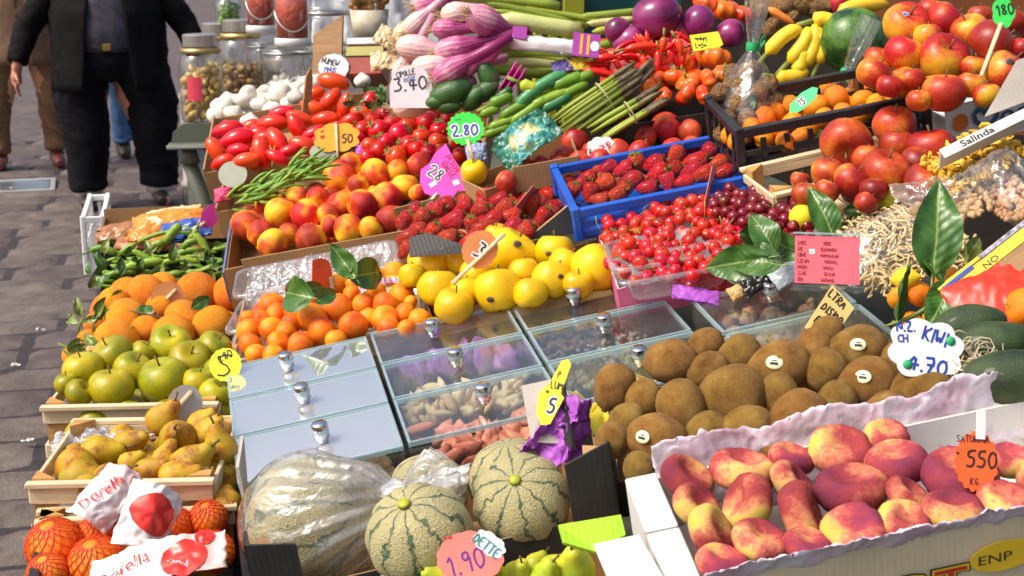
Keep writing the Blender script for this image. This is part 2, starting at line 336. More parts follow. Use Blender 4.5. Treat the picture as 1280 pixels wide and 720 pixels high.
cx = MB()
for k in range(8):
    a = k*math.pi/4+U(-.2, .2); c, s = math.cos(a), math.sin(a); L = U(.6, .85)
    cx.add([(0, 0, 1.02), (c*.3*L-s*.16, s*.3*L+c*.16, 1.08), (c*L, s*L, .98), (c*.3*L+s*.16, s*.3*L-c*.16, 1.08)], [(0, 1, 2, 3)])
cx.tube([(0, 0, 1), (.03, 0, 1.25), (.1, .05, 1.5)], .06, 5)
CAL_st = cx.mesh('calyx', m_calyx, False)
tc = MB()
for k in range(5):
    a = k*math.pi*.4; c, s = math.cos(a), math.sin(a); tc.add([(0, 0, 1.0), (c*.25-s*.1, s*.25+c*.1, 1.05), (c*.6, s*.6, 1.12), (c*.25+s*.1, s*.25-c*.1, 1.05)], [(0, 1, 2, 3)])
tc.tube([(0, 0, 1), (.05, 0, 1.3)], .06, 5); CAL_to = tc.mesh('calyx', m_calyx, False)
sp = lambda n=14: sph(n)
def many(name, mat, prof, seg, fns): return [mk(name, mat, prof, seg, fn) for fn in fns]
KI = [(r*.93*(1+.06*z), z*1.12) for r, z in sph(14)]
kind('flat', 'flat_peach', '', 'peach', many('flat_peach', m_flat, clean([(math.sin(math.pi*i/16)**.7*1.0, -math.cos(math.pi*i/16)*.62+(.30*math.exp(-(math.sin(math.pi*i/16)/.42)**2))*(1 if i < 8 else -1.25)) for i in range(17)]), 24, [comp(groove(.08, .16), wob(.07, 1.2, k)) for k in range(4)]))
kind('kiwi', 'kiwi', '', 'kiwi', many('kiwi', m_kiwi, clean(KI), 22, [comp(wob(.09, .9, k*3.7), wob(.025, 2.6, k)) for k in range(6)]), [NUB_ki])
kind('peach', 'peach', '', 'peach', many('peach', m_peach, aprof(14, .22, .0, .95, .05), 20, [comp(groove(.07, .2), wob(.07, 1, k)) for k in range(3)]))
kind('nectar', 'nectarine', '', 'nectarine', many('nectarine', m_nectar, aprof(14, .22, .0, .95, .05), 18, [comp(groove(.06, .2), wob(.05, 1, k)) for k in range(2)]))
kind('apricot', 'apricot', '', 'apricot', many('apricot', m_apricot, aprof(12, .18, .0, .98, .03), 16, [comp(groove(.09, .22), wob(.06, 1, k)) for k in range(3)]))
kind('gapple', 'green_apple', '', 'apple', many('green_apple', m_gapple, aprof(16, .34, .22, .92, .12), 20, [comp(lob(5, .05, 1), wob(.07, 1, k)) for k in range(3)]), [ST_apple, EYE_ap])
kind('yapple', 'yellow_apple', '', 'apple', many('yellow_apple', m_yapple, aprof(16, .3, .2, .95, .1), 20, [comp(lob(5, .06, 1), wob(.12, 1, k)) for k in range(3)]), [ST_apple, EYE_ap])
kind('rapple', 'red_yellow_apple', '', 'apple', many('red_yellow_apple', m_rapple, aprof(16, .34, .24, .92, .1), 20, [comp(lob(5, .05, 1), wob(.05, 1, k)) for k in range(3)]), [ST_apple, EYE_ap])
kind('dapple', 'dark_red_apple', '', 'apple', many('dark_red_apple', m_dapple, aprof(16, .34, .24, .95, .14), 20, [comp(lob(5, .05, 1), wob(.08, 1, k)) for k in range(3)]), [ST_apple, EYE_ap])
kind('orange', 'orange', '', 'orange', many('orange', m_orange, aprof(14, .05, .03, .95, .02), 20, [wob(.05, 1, k) for k in range(3)]), [NUB_or])
kind('netor', 'net_orange', '', 'orange', many('net_orange', m_netorange, aprof(14, .05, .03, .95, .02), 20, [wob(.05, 1, k) for k in range(2)]), [NUB_or])
kind('mand', 'mandarin', '', 'mandarin', many('mandarin', m_mandarin, aprof(12, .1, .06, .86, .03), 18, [wob(.05, 1, k) for k in range(3)]), [NUB_or])
PR = [(0, -1), (.35, -.96), (.68, -.78), (.92, -.42), (1, 0), (.9, .42), (.68, .8), (.5, 1.1), (.4, 1.35), (.28, 1.53), (.12, 1.58), (0, 1.54)]
kind('pear', 'pear', '', 'pear', many('pear', m_pear, PR, 18, [wob(.14, .9, k) for k in range(3)]), [ST_pear])
kind('gpear', 'green_pear', '', 'pear', many('green_pear', m_gpear, PR, 18, [wob(.1, .9, k) for k in range(2)]), [ST_pear])
kind('plumtom', 'plum_tomato', '', 'tomato', many('plum_tomato', m_plum, clean([(r*.62, z*1.15+.06*r) for r, z in sph(12)]), 14, [wob(.12, .9, k) for k in range(3)]))
kind('tomato', 'tomato', '', 'tomato', many('tomato', m_tomato, aprof(12, .12, .02, .92, .05), 16, [wob(.07, 1, k) for k in range(3)]), [CAL_to])
kind('beef', 'ribbed_tomato', '', 'tomato', many('ribbed_tomato', m_beef, aprof(12, .25, .1, .72, .05), 32, [comp(lob(8, .09), wob(.1, 1, k)) for k in range(2)]), [ST_pump])
kind('cherry', 'cherry', '', 'cherry', many('cherry', m_cherry, aprof(10, .22, .0, .95, .05), 12, [wob(.05, 1, 1)]), [ST_cherry])
kind('dcherry', 'dark_cherry', '', 'cherry', many('dark_cherry', m_dcherry, aprof(10, .22, .0, .95, .05), 12, [wob(.05, 1, 1)]), [])
kind('straw', 'strawberry', '', 'strawberry', many('strawberry', m_straw, [(0, -1.25), (.22, -1.15), (.45, -.85), (.68, -.4), (.84, .1), (.88, .5), (.74, .85), (.4, 1.02), (0, 1.0)], 14, [wob(.18, 1.1, k) for k in range(3)]), [CAL_st])
kind('egg', 'aubergine', '', 'aubergine', many('aubergine', m_eggpl, aprof(14, .05, .05, 1.1, -.06), 20, [wob(.08, .9, k) for k in range(2)]))
kind('avo', 'avocado', '', 'avocado', many('avocado', m_avo, clean([(r*.72*(1-.13*z), z*1.25) for r, z in sph(14)]), 18, [wob(.1, 1, k) for k in range(2)]))
kind('cuke', 'green_squash', '', 'squash', many('green_squash', m_cuke, clean([(r*.7, z*1.2) for r, z in sph(14)]), 18, [wob(.08, 1, k) for k in range(2)]))
kind('garlic', 'white_bulb', '', 'garlic', many('white_bulb', m_garlic, aprof(12, -.25, .1, .75, -.1), 20, [comp(lob(7, .05), wob(.12, 1, k)) for k in range(2)]))
kind('walnut', 'walnut', '', 'walnut', many('walnut', m_walnut, sp(12), 16, [comp(groove(-.1, .12), wob(.16, 2.2, k)) for k in range(2)]))
kind('lemon', 'lemon', '', 'lemon', many('lemon', m_lemon, [(0, -1.35), (.16, -1.28), (.4, -1), (.75, -.65), (.96, -.2), (.98, .2), (.75, .65), (.4, 1), (.18, 1.22), (0, 1.3)], 16, [wob(.05, 1, 0)]))
kind('lime', 'lime', '', 'lime', many('lime', m_lime, [(0, -1.3), (.16, -1.22), (.4, -1), (.75, -.65), (.96, -.2), (.98, .2), (.75, .65), (.4, 1), (.18, 1.2), (0, 1.25)], 16, [wob(.05, 1, 0)]))
kind('melon', 'cantaloupe_melon', '', 'melon', many('cantaloupe_melon', m_melon, aprof(22, .06, .05, .93, 0), 40, [comp(lob(10, -.025), wob(.03, 1, k)) for k in range(2)]), [])
m_stick = [plain('sticker_white', (.8, .78, .7), .4, .05)]
def put(key, p, r, R=None, label=None, group=None, cat=None, s=None, parts=True, mi=None):
    k = FR[key]; me = k['me'][mi if mi is not None else random.randrange(len(k['me']))]
    sc = (r, r, r) if s is None else (r*s[0], r*s[1], r*s[2])
    o = obj(k['name'], me, None, TRS(p, R if R is not None else rot3(), sc)); tag(o, label or k['label'], cat or k['cat'], group)
    if parts:
        for pm in k['parts']: obj(pm.name.split('.')[0], pm, o)
    return o
def relax(pts, rad, it=14, k=.92, box=None):
    n = len(pts); P = np.array([tuple(p) for p in pts]); R = np.array(rad)
    for _ in range(it):
        d = P[:, None]-P[None]; L = np.linalg.norm(d, axis=2)+1e-9; need = (R[:, None]+R[None])*k; ov = np.clip(need-L, 0, None); np.fill_diagonal(ov, 0)
        P += (d/L[..., None]*ov[..., None]*.5).sum(1)*.6
        if box:
            Mi = np.array(box[0].inverted()); Q = P@Mi[:3, :3].T+Mi[:3, 3]; Q[:, 0] = np.clip(Q[:, 0], R*.9, box[1]-R*.9); Q[:, 1] = np.clip(Q[:, 1], R*.9+.004, box[2]-R*.9); Mf = np.array(box[0]); P = Q@Mf[:3, :3].T+Mf[:3, 3]
    return [Vector(p) for p in P]
ALLF = []
def pile(key, pl, items, label, group, fill=None, fillr=None, k=.92, squash=None, ori=None, asp=None, parts=True, fdrop=1.15, cat=None, itr=14, box=None):
    """items: (px, py, r_px[, angle[, tilt]]) seen fruit; fill: polygon (px) filled with one lower layer"""
    pts, rad = [], []
    for it in items:
        p = at(it[0], it[1], pl); pts.append(p); rad.append(it[2]/scl(p))
    pts = relax(pts, rad, itr, k, box)
    out = []
    for it, p, r in zip(items, pts, rad):
        R = None
        if len(it) > 3 and it[3] is not None: R = aim(it[3], it[4] if len(it) > 4 else U(-.3, .5), U(0, 6.28))
        elif ori is not None: R = ori()
        out.append(put(key, p, r, R, label, group, parts=parts, cat=cat)); ALLF.append((p, r))
    if fill:
        R0 = fillr or float(np.median(rad)); n = 0
        ps = [at(x, y, pl, -R0*fdrop) for x, y in fill]; xs = [p.x for p in ps]; ys = [p.y for p in ps]
        y = min(ys); row = 0
        while y <= max(ys):
            x = min(xs)+(row % 2)*R0
            while x <= max(xs):
                q = Vector((x+U(-.1, .1)*R0, y+U(-.1, .1)*R0, 0)); q.z = zat(pl, q.x, q.y)-R0*fdrop+U(-.08, .08)*R0
                if inside(q, ps) and (not box or .03 < (box[0].inverted() @ q).y < box[2]-.03) and all((q-p).length > (R0+r)*.8 for p, r in zip(pts, rad)):
                    put(key, q, R0*U(.93, 1.03), ori() if ori else None, label, group, parts=False, cat=cat)
                x += 2*R0*.97
            y += R0*1.7; row += 1
    return out
def inside(q, poly):
    c = False; n = len(poly)
    for i in range(n):
        a, b = poly[i], poly[(i+1) % n]
        if (a.y > q.y) != (b.y > q.y) and q.x < (b.x-a.x)*(q.y-a.y)/(b.y-a.y)+a.x: c = not c
    return c
def scatter(key, pl, poly, r, label, group, n, layers=1, parts=.5, ori=None, k=.9, jit=.5, mound=0):
    """many small fruit spread over an area given by its corners"""
    ps = [at(x, y, pl) for x, y in poly]; xs = [p.x for p in ps]; ys = [p.y for p in ps]; pts = []
    g = 0; cxy = Vector((sum(xs)/len(xs), sum(ys)/len(ys), 0)); mr = max((Vector((p.x, p.y, 0))-cxy).length for p in ps)
    while len(pts) < n and g < 40000:
        g += 1; q = Vector((U(min(xs), max(xs)), U(min(ys), max(ys)), 0))
        if inside(q, ps):
            dc = (Vector((q.x, q.y, 0))-cxy).length/mr
            q.z = zat(pl, q.x, q.y)+U(-1, 0)*jit*r*2+mound*(1-dc*dc)
            if all((q-p).length > 1.55*r for p in pts) or g > 30000: pts.append(q)
    rad = [r*U(.85, 1.12) for _ in pts]; pts = relax(pts, rad, 16, k); out = []
    for p, q in zip(pts, rad): out.append(put(key, p, q, ori() if ori else None, label, group, parts=(random.random() < parts)))
    return out
# ---------------------------------------------------------------- materials of boxes and signs
def woodmat(name, a, b, sc=6, rough=.6):
    t = NT(name); mp = t.new('Mapping'); mp.inputs['Scale'].default_value = (1.5, 14, 14); t.link(t.coord(), mp.inputs[0])
    t.col(t.ramp(t.noise(sc, 5, .6, vec=mp.outputs[0], dist=.8), [(.3, a), (.7, b)])).set(Roughness=rough); t.bump(t.noise(sc*3, 4, vec=mp.outputs[0]), .25, .004); MATS[name] = t.m; return t.m
m_pale = woodmat('pale_crate_wood', (.55, .40, .22), (.78, .64, .42)); m_post = woodmat('amber_crate_wood', (.42, .20, .05), (.60, .33, .10)); m_ply = woodmat('brown_wood', (.22, .11, .04), (.38, .21, .08))
def cardmat(name, c, rough=.75, stripes=True, spread=.15):
    t = NT(name); mp = t.new('Mapping'); t.link(t.coord(), mp.inputs[0])
    wv = t.new('TexWave', bands_direction='X'); wv.inputs['Scale'].default_value = 45; wv.inputs['Distortion'].default_value = .6; t.link(mp.outputs[0], wv.inputs[0])
    base = t.ramp(t.noise(9, 5, .65), [(.25, tuple(x*(1-spread*1.6) for x in c)), (.75, tuple(min(1, x*(1+spread)) for x in c))])
    t.col(t.mix(t.math('MULTIPLY', wv.outputs['Fac'], .12 if stripes else .02), base, tuple(x*.6 for x in c))).set(Roughness=rough); t.bump(wv.outputs['Fac'], .08, .003); MATS[name] = t.m; return t.m
m_card = cardmat('brown_cardboard', (.38, .22, .09)); m_blk = cardmat('black_cardboard', (.028, .026, .024), .55, False, .5); m_gry = cardmat('grey_cardboard', (.42, .38, .33), .8, False)
m_wht = cardmat('white_cardboard', (.74, .73, .70), .6, False, .07); m_crm = cardmat('cream_cardboard', (.68, .58, .38), .6, False, .1); m_blu = cardmat('blue_cardboard', (.13, .18, .36), .6, False, .4)
m_bplas = plain('blue_plastic', (.008, .095, .52), .35, .3, 5, .15, 30); m_kplas = plain('black_plastic', (.018, .018, .022), .38, .4, 6, .15, 30); m_wplas = plain('white_plastic', (.75, .75, .73), .4, .1)
m_lime_c = cardmat('lime_green_cardboard', (.36, .60, .02), .5, False, .1); m_ggrey = plain('green_grey_metal', (.13, .145, .11), .45, .2, 4)
m_acry = clear('clear_acrylic', (.95, .98, .97), 1.45, .04, .022, milk=(.85, .93, .95)); m_glare = clear('painted_glare_acrylic', (.95, .98, 1), 1.6, .015, .66, milk=(.94, .97, .98), boost=4.6)  # left lids: white sky glare painted into clear acrylic, gloss boosted
m_edge = clear('acrylic_edge', (.80, .92, .93), 1.5, .05, .38, milk=(.70, .84, .87)); m_knob = plain('polished_knob', (.72, .72, .74), .12, .2, 40, metal=1.0)
m_punnet = clear('clear_punnet', (.94, .95, .97), 1.5, .06, .16, .3, 8); m_cello = clear('cellophane', (.97, .97, .97), 1.5, .07, .035, .7, 7, boost=1.1); m_bag = clear('thin_plastic_bag', (.93, .93, .92), 1.5, .10, .17, .9, 9, vs=(2.2, 2.2, .35), milk=(.9, .88, .84), boost=1.5)
m_film = clear('wrapping_film', (.92, .93, .95), 1.5, .09, .28, .9, 9, boost=1.8); m_glass = clear('jar_glass', (.92, .95, .95), 1.5, .02, .03, boost=1.3)
def colmat(name, c, rough=.55): return plain(name, c, rough, .13, 22)
INK = {k: plain('ink_'+k, v, .6, .1, 5) for k, v in dict(black=(.012, .012, .015), blue=(.015, .05, .32), purple=(.12, .02, .25), red=(.5, .02, .02), teal=(.01, .22, .25), white=(.85, .85, .85), green=(.02, .35, .12)).items()}
# ---------------------------------------------------------------- hand lettering as flat pen strokes
GL = {'0': [[(1, 0), (0, 2), (.3, 5), (2, 6), (3, 4), (2.7, 1), (1, 0)]], '1': [[(.6, 4.6), (2, 6), (1.8, 0)]], '2': [[(0, 4.6), (1, 6), (2.7, 5.3), (2.4, 3.4), (0, 0), (3, .2)]], '3': [[(.2, 5.8), (2.8, 5.9), (1.3, 3.5), (2.8, 2.6), (2.3, .5), (0, .2)]], '4': [[(2.1, 0), (2.3, 6), (0, 2), (3.3, 2.2)]], '5': [[(2.8, 6), (.6, 5.9), (.4, 3.5), (2.2, 3.6), (2.8, 1.8), (1.6, 0), (0, .5)]],
 '6': [[(2.6, 6), (.8, 4), (0, 1.4), (1.2, 0), (2.7, 1.2), (2, 2.8), (.3, 2)]], '7': [[(0, 5.8), (3, 6), (1.2, 0)], [(.6, 3), (2.6, 3.2)]], '8': [[(1.5, 3.2), (.3, 4.6), (1.5, 6), (2.7, 4.8), (.2, 1.4), (1.4, 0), (2.8, 1.4), (1.5, 3.2)]], '9': [[(2.6, 4.5), (1.2, 3), (.2, 4.6), (1.5, 6), (2.7, 5), (2.2, 0)]], '.': [[(.2, 0), (.6, .3)]], ',': [[(.6, .4), (.1, -1)]], '-': [[(0, 3), (2, 3)]],
 'A': [[(0, 0), (1.5, 6), (3, 0)], [(.6, 2.2), (2.5, 2.2)]], 'B': [[(0, 0), (0, 6), (2.2, 5.2), (.2, 3.2), (2.8, 1.8), (0, 0)]], 'C': [[(2.8, 5.2), (1.4, 6), (0, 3), (1.2, 0), (2.8, .8)]], 'D': [[(0, 0), (.1, 6), (2.8, 3.6), (2, .6), (0, 0)]], 'E': [[(2.6, 6), (0, 5.9), (0, 0), (2.7, .1)], [(0, 3), (2, 3.1)]], 'F': [[(2.6, 6), (0, 5.9), (0, 0)], [(0, 3), (2, 3.1)]], 'G': [[(2.8, 5.2), (1.4, 6), (0, 3), (1.2, 0), (2.8, .8), (2.8, 2.6), (1.6, 2.6)]], 'H': [[(0, 0), (0, 6)], [(2.7, 0), (2.7, 6)], [(0, 3), (2.7, 3)]], 'I': [[(.5, 0), (.5, 6)]], 'K': [[(0, 0), (0, 6)], [(2.8, 6), (0, 2.8), (2.8, 0)]], 'L': [[(0, 6), (0, 0), (2.4, .2)]], 'M': [[(0, 0), (.3, 6), (1.6, 2.5), (3, 6), (3.3, 0)]], 'N': [[(0, 0), (0, 6), (2.7, 0), (2.7, 6)]], 'O': [[(1.4, 0), (0, 3), (1.4, 6), (2.8, 3), (1.4, 0)]], 'P': [[(0, 0), (0, 6), (2.6, 5.2), (2.4, 3.4), (0, 2.8)]], 'R': [[(0, 0), (0, 6), (2.5, 5.2), (2.2, 3.4), (0, 2.9), (2.8, 0)]], 'S': [[(2.7, 5.4), (1.3, 6), (.2, 4.6), (2.5, 2), (1.4, 0), (0, .6)]], 'T': [[(0, 6), (3, 6)], [(1.5, 6), (1.5, 0)]], 'U': [[(0, 6), (.2, 1), (1.5, 0), (2.7, 1), (2.8, 6)]], 'V': [[(0, 6), (1.4, 0), (2.8, 6)]], 'W': [[(0, 6), (.7, 0), (1.7, 4), (2.7, 0), (3.4, 6)]], 'Z': [[(0, 6), (2.8, 6), (0, 0), (3, .1)]], 'E€': []}
GL['€'] = [[(2.8, 5.2), (1.6, 6), (.4, 3), (1.6, 0), (2.8, .8)], [(0, 3.6), (2.2, 3.6)], [(0, 2.5), (2, 2.5)]]
GL['~'] = [[(0, 3), (.5, 5), (1, 1.5), (1.6, 4.5), (2.1, 2), (2.7, 4)]]; GL[' '] = []; GL['O€'] = []
def ink(parent, text, x, y, h, mat='black', w=.16, rot=0, z=.0022, sx=1.0, gap=1.1):
    """pen strokes lying on a card: x,y lower left corner, h letter height in metres"""
    mb = MB(); k = h/6; cx = 0; M = Matrix.Translation((x, y, z)) @ Matrix.Rotation(math.radians(rot), 4, 'Z'); rnd = random.Random(text)
    for ch in text:
        gl = GL.get(ch, []); wd = 0
        for st in gl:
            pts = [((px*sx+rnd.uniform(-.12, .12))*k+cx, (py+rnd.uniform(-.12, .12))*k) for px, py in st]
            wd = max(wd, max(p[0] for p in st))
            if len(pts) > 2:                                          # round the pen path
                q = [pts[0]]
                for a, b in zip(pts, pts[1:]): q += [(a[0]*.7+b[0]*.3, a[1]*.7+b[1]*.3), (a[0]*.3+b[0]*.7, a[1]*.3+b[1]*.7)]
                pts = q+[pts[-1]]
            for a, b in zip(pts, pts[1:]):
                dx, dy = b[0]-a[0], b[1]-a[1]; L = math.hypot(dx, dy) or 1; t = h*w*.5; nx, ny = -dy/L*t, dx/L*t; ex, ey = dx/L*t*.6, dy/L*t*.6
                mb.add([(a[0]+nx-ex, a[1]+ny-ey, 0), (a[0]-nx-ex, a[1]-ny-ey, 0), (b[0]-nx+ex, b[1]-ny+ey, 0), (b[0]+nx+ex, b[1]+ny+ey, 0)], [(0, 1, 2, 3)], 0, M @ Matrix.Translation((0, 0, len(mb.f)*2e-6)))
        cx += (wd*sx+gap)*k
    return obj('lettering', mb.mesh('lettering', INK[mat] if isinstance(mat, str) else mat, False), parent)
def printed(parent, text, M, h, mat, sx=1.0, off=0, name='lettering'):
    cu = bpy.data.curves.new('text', 'FONT'); cu.body = text; cu.size = h; cu.offset = off; cu.resolution_u = 2
    t = bpy.data.objects.new('text', cu); COL.objects.link(t); dg = bpy.context.evaluated_depsgraph_get(); me = bpy.data.meshes.new_from_object(t.evaluated_get(dg)); bpy.data.objects.remove(t)
    me.materials.clear(); me.materials.append(mat); o = obj(name, me, parent, M @ Matrix.Diagonal((sx, 1, 1, 1))); return o
def outline(kind, w, h, n=64):
    o = []
    if kind == 'rect': return [(-w/2, -h/2), (w/2, -h/2), (w/2, h/2), (-w/2, h/2)]
    for i in range(n):
        a = 2*math.pi*i/n
        k = {'oval': 1, 'scallop': 1+.05*abs(math.sin(a*7))-.03, 'zig': 1+.055*math.cos(a*18), 'cloud': 1+.14*abs(math.sin(a*4+.4))-.1, 'flower': 1+.16*abs(math.cos(a*2.5))-.1}[kind]
        c, s = math.cos(a), math.sin(a)
        if kind in ('cloud',): q = (abs(c)**2.6+abs(s)**2.6)**(-1/2.6)
        else: q = 1
        o.append((w/2*c*k*q, h/2*s*k*q))
    return o
def sign(px, py, s, wpx, hpx, kind_, c, label, roll=0, yaw=0, lean=0, stick=None, name='price_sign', pts=None, bend=0):
    """card at a pixel and scale; returned empty has x right / y up in card plane, metres"""
    p = atd(px, py, s); o = empty(name, TRS(p, facing(roll, yaw, lean))); tag(o, label, 'price sign')
    w, h = wpx/s, hpx/s
    ol = pts and [(x/s, -y/s) for x, y in pts] or outline(kind_, w, h)
    me = MB().prism(ol, .001, z=.0006).mesh('card', colmat('card_%d_%d' % (px, py), c), False); obj('card', me, o)
    if stick:
        x0, y0, x1, y1 = [q/s for q in stick]
        mb = MB().tube([(x0, -y0, .004), ((x0+x1)/2, -(y0+y1)/2, .004), (x1, -y1, .004)], .0045, 5, flat=.5); obj('stick', mb.mesh('stick', m_pale), o)
    return o
# ---------------------------------------------------------------- crates and boxes; local x right, y away, z up, origin on the rim's front left corner
def part(name, mb, mat, parent, b=0, smooth=False):
    me = mb.mesh(name, mat, smooth)
    if b: bevel(me, b)
    return obj(name, me, parent)
def wood_crate(M, w, d, h, label, slats=2, sh=.022, gap=.02):
    o = empty('wooden_crate', M); tag(o, label, 'crate')
    for k in range(slats):
        z = -sh/2-k*(sh+gap)
        part('slat', MB().box((w/2, 0, z), (w, .006, sh)), m_pale, o, .001); part('slat', MB().box((w/2, d, z), (w, .006, sh)), m_pale, o, .001)
        part('slat', MB().box((0, d/2, z-.001), (.006, d-.008, sh)), m_pale, o, .001); part('slat', MB().box((w, d/2, z-.001), (.006, d-.008, sh)), m_pale, o, .001)
    part('rail', MB().box((w/2, -.004, .004), (w+.006, .014, .007)), m_pale, o, .001); part('rail', MB().box((w/2, d+.004, .004), (w+.006, .014, .007)), m_pale, o, .001)
    for x in (0, 1):
        for y in (0, 1):
            t = .03; sx, sy = (1-2*x), (1-2*y); x0, y0 = x*w+sx*.0035, y*d+sy*.0035
            ol = [(x0, y0), (x0+sx*t, y0), (x0, y0+sy*t)]
            if sx*sy < 0: ol = ol[::-1]
            part('post', MB().prism(ol, h+.01, z=-h), m_post, o)
    for k in range(4): part('floor_board', MB().box((w*(k+.5)/4, d/2, -h), (w/4-.008, d-.01, .005)), m_pale, o)
    return o
def plastic_crate(M, w, d, h, mat, label, n=7, name='plastic_crate', t=.008, lattice=True, post=.02):
    o = empty(name, M); tag(o, label, 'crate')
    r = MB()
    for (c, s) in (((w/2, 0, 0), (w+t, t*1.6, .016)), ((w/2, d, 0), (w+t, t*1.6, .016)), ((0, d/2, .0), (t*1.6, d-t*1.7, .0155)), ((w, d/2, .0), (t*1.6, d-t*1.7, .0155))): r.box(c, s)
    part('rim', r, mat, o, .0015)
    for nm, c0, c1 in (('side_panel', (0, 0), (w, 0)), ('side_panel', (w, 0), (w, d)), ('side_panel', (0, d), (w, d)), ('side_panel', (0, 0), (0, d))):
        mb = MB(); L = math.hypot(c1[0]-c0[0], c1[1]-c0[1]); k = max(2, int(n*L/max(w, d)))
        ax = 0 if c0[1] == c1[1] else 1
        for i in range(1, k):
            f = i/k; x, y = c0[0]+(c1[0]-c0[0])*f, c0[1]+(c1[1]-c0[1])*f; mb.box((x, y, -h*.5-.006), (.009 if ax == 0 else t*.7, t*.7 if ax == 0 else .009, h-.018))
        if lattice:
            for z in (-h*.45, -h*.8): mb.box(((c0[0]+c1[0])/2, (c0[1]+c1[1])/2, z), (L-.005 if ax == 0 else t*.55, t*.55 if ax == 0 else L-.005, .009))
        else: mb.box(((c0[0]+c1[0])/2, (c0[1]+c1[1])/2, -h*.75), (L-.005 if ax == 0 else t*.55, t*.55 if ax == 0 else L-.005, h*.5))
        part(nm, mb, mat, o)
    for x in (0, w):
        for y in (0, d): part('corner_post', MB().box((x, y, -h/2+.006), (post, post, h+.012)), mat, o, .003)
    part('floor', MB().box((w/2, d/2, -h), (w-.01, d-.01, .005)), mat, o); return o
def carton(M, w, d, h, out, inn, label, hs=None, name='carton', t=.004, floor=True):
    """open cardboard box; hs = heights of front, right, back, left rims above the frame plane"""
    hs = hs or (0, 0, 0, 0); o = empty(name, M); tag(o, label, 'box')
    S = [('front', (0, 0), (w, 0), hs[0]), ('right', (w, 0), (w, d), hs[1]), ('back', (w, d), (0, d), hs[2]), ('left', (0, d), (0, 0), hs[3])]
    for nm, a, b, z in S:
        if z is None: continue
        A, B = Vector((*a, 0)), Vector((*b, 0)); dr = (B-A).normalized(); nrm = Vector((dr.y, -dr.x, 0)); A = A+dr*.0005; B = B-dr*.0005; mb = MB()
        for sgn, mi in ((0, 0), (1, 1)):
            o1, o2 = (-nrm*(t*.5*sgn), -nrm*(t*.5*sgn+t*.5-.0002))
            v = [A+o1+Vector((0, 0, -h)), B+o1+Vector((0, 0, -h)), B+o1+Vector((0, 0, z)), A+o1+Vector((0, 0, z)), A+o2+Vector((0, 0, -h)), B+o2+Vector((0, 0, -h)), B+o2+Vector((0, 0, z)), A+o2+Vector((0, 0, z))]
            mb.add(v, [(0, 1, 2, 3), (5, 4, 7, 6), (3, 2, 6, 7), (1, 0, 4, 5), (1, 5, 6, 2), (0, 3, 7, 4)], mi)
        part(nm+'_panel', mb, [out, inn], o)
    if floor: part('floor_panel', MB().box((w/2, d/2, -h), (w-.012, d-.012, .004)), inn, o)
    return o
def flap(parent, pts, mats, t=.004, name='flap'):
    """bent cardboard tongue: 4 or more local corner points in order"""
    v = [Vector(p) for p in pts]; n = (v[1]-v[0]).cross(v[2]-v[1]).normalized(); k = len(v)
    mb = MB().add(v+[p-n*t for p in v], [tuple(range(k))]+[(i, k+i, k+(i+1) % k, (i+1) % k) for i in range(k)], 0); mb.add([p-n*t for p in v], [tuple(range(k-1, -1, -1))], 1)
    return part(name, mb, mats if isinstance(mats, list) else [mats, mats], parent)
def punnet(M, w, d, h, label, mat=None, name='punnet', flare=.012):
    o = None; mb = MB(); rows = []
    def ring(x0, y0, x1, y1, z, r=.02, n=4):
        c = [(x1-r, y1-r, 0), (x0+r, y1-r, 90), (x0+r, y0+r, 180), (x1-r, y0+r, 270)]; out = []
        for cx, cy, a in c:
            for i in range(n+1): t = math.radians(a+90*i/n); out.append((cx+r*math.cos(t), cy+r*math.sin(t), z))
        return out
    L = [ring(.018, .018, w-.018, d-.018, -h), ring(.012, .012, w-.012, d-.012, -h+.006), ring(.0, .0, w, d, 0), ring(-.008, -.008, w+.008, d+.008, .001), ring(-.009, -.009, w+.009, d+.009, -.006)]
    n = len(L[0]); v = [p for r in L for p in r]; f = [tuple(range(n))]
    for i in range(len(L)-1): f += [(i*n+k, i*n+(k+1) % n, (i+1)*n+(k+1) % n, (i+1)*n+k) for k in range(n)]
    me = MB().add(v, f).mesh(name, mat or m_punnet); o = obj(name, me, None, M); tag(o, label, 'punnet'); return o
def crease(q): return noise.noise(q)*.55+(abs(noise.noise(q*1.9+Vector((4, 4, 4))))-.22)*.9+(abs(noise.noise(q*4.1))-.22)*.35
def crumple(fn, nu, nv, amp, sc, seed=0):
    def g(u, v):
        p = Vector(fn(u, v)); q = p*sc+Vector((seed*3.3, seed, 0)); return p+Vector((crease(q)*.5, crease(q+Vector((5, 2, 1)))*.5, crease(q+Vector((1, 7, 3)))))*amp
    return MB().sheet(g, nu, nv)
def leaf_me(name, mat, curl=.25, fold=.2, wid=.32, seed=0):
    def fn(u, v):
        x = (u-.5)*2; wv = wid*math.sin(math.pi*min(1, v*.98+.02)**.8)**.8*(1-.15*v); z = fold*abs(x)*wv-curl*(v-.3)**2+.07*noise.noise(Vector((x*1.6, v*4, seed)))+.02*noise.noise(Vector((x*5, v*12, seed)))
        return Vector((x*wv, v, z))
    me = MB().sheet(fn, 8, 14).tube([(0, -.16, -.02), (0, .0, -.02)], .012, 5).mesh(name, mat); return me
LEAF = [leaf_me('leaf', m_leaf, c, f, w_, k) for k, (c, f, w_) in enumerate(((.35, .35, .26), (.7, .2, .34), (-.4, .45, .28), (.25, .5, .3)))]
LEAFP = [leaf_me('leaf', m_leaf2, .6, .4, .26, 9), leaf_me('leaf', m_leaf2, -.5, .5, .22, 4)]
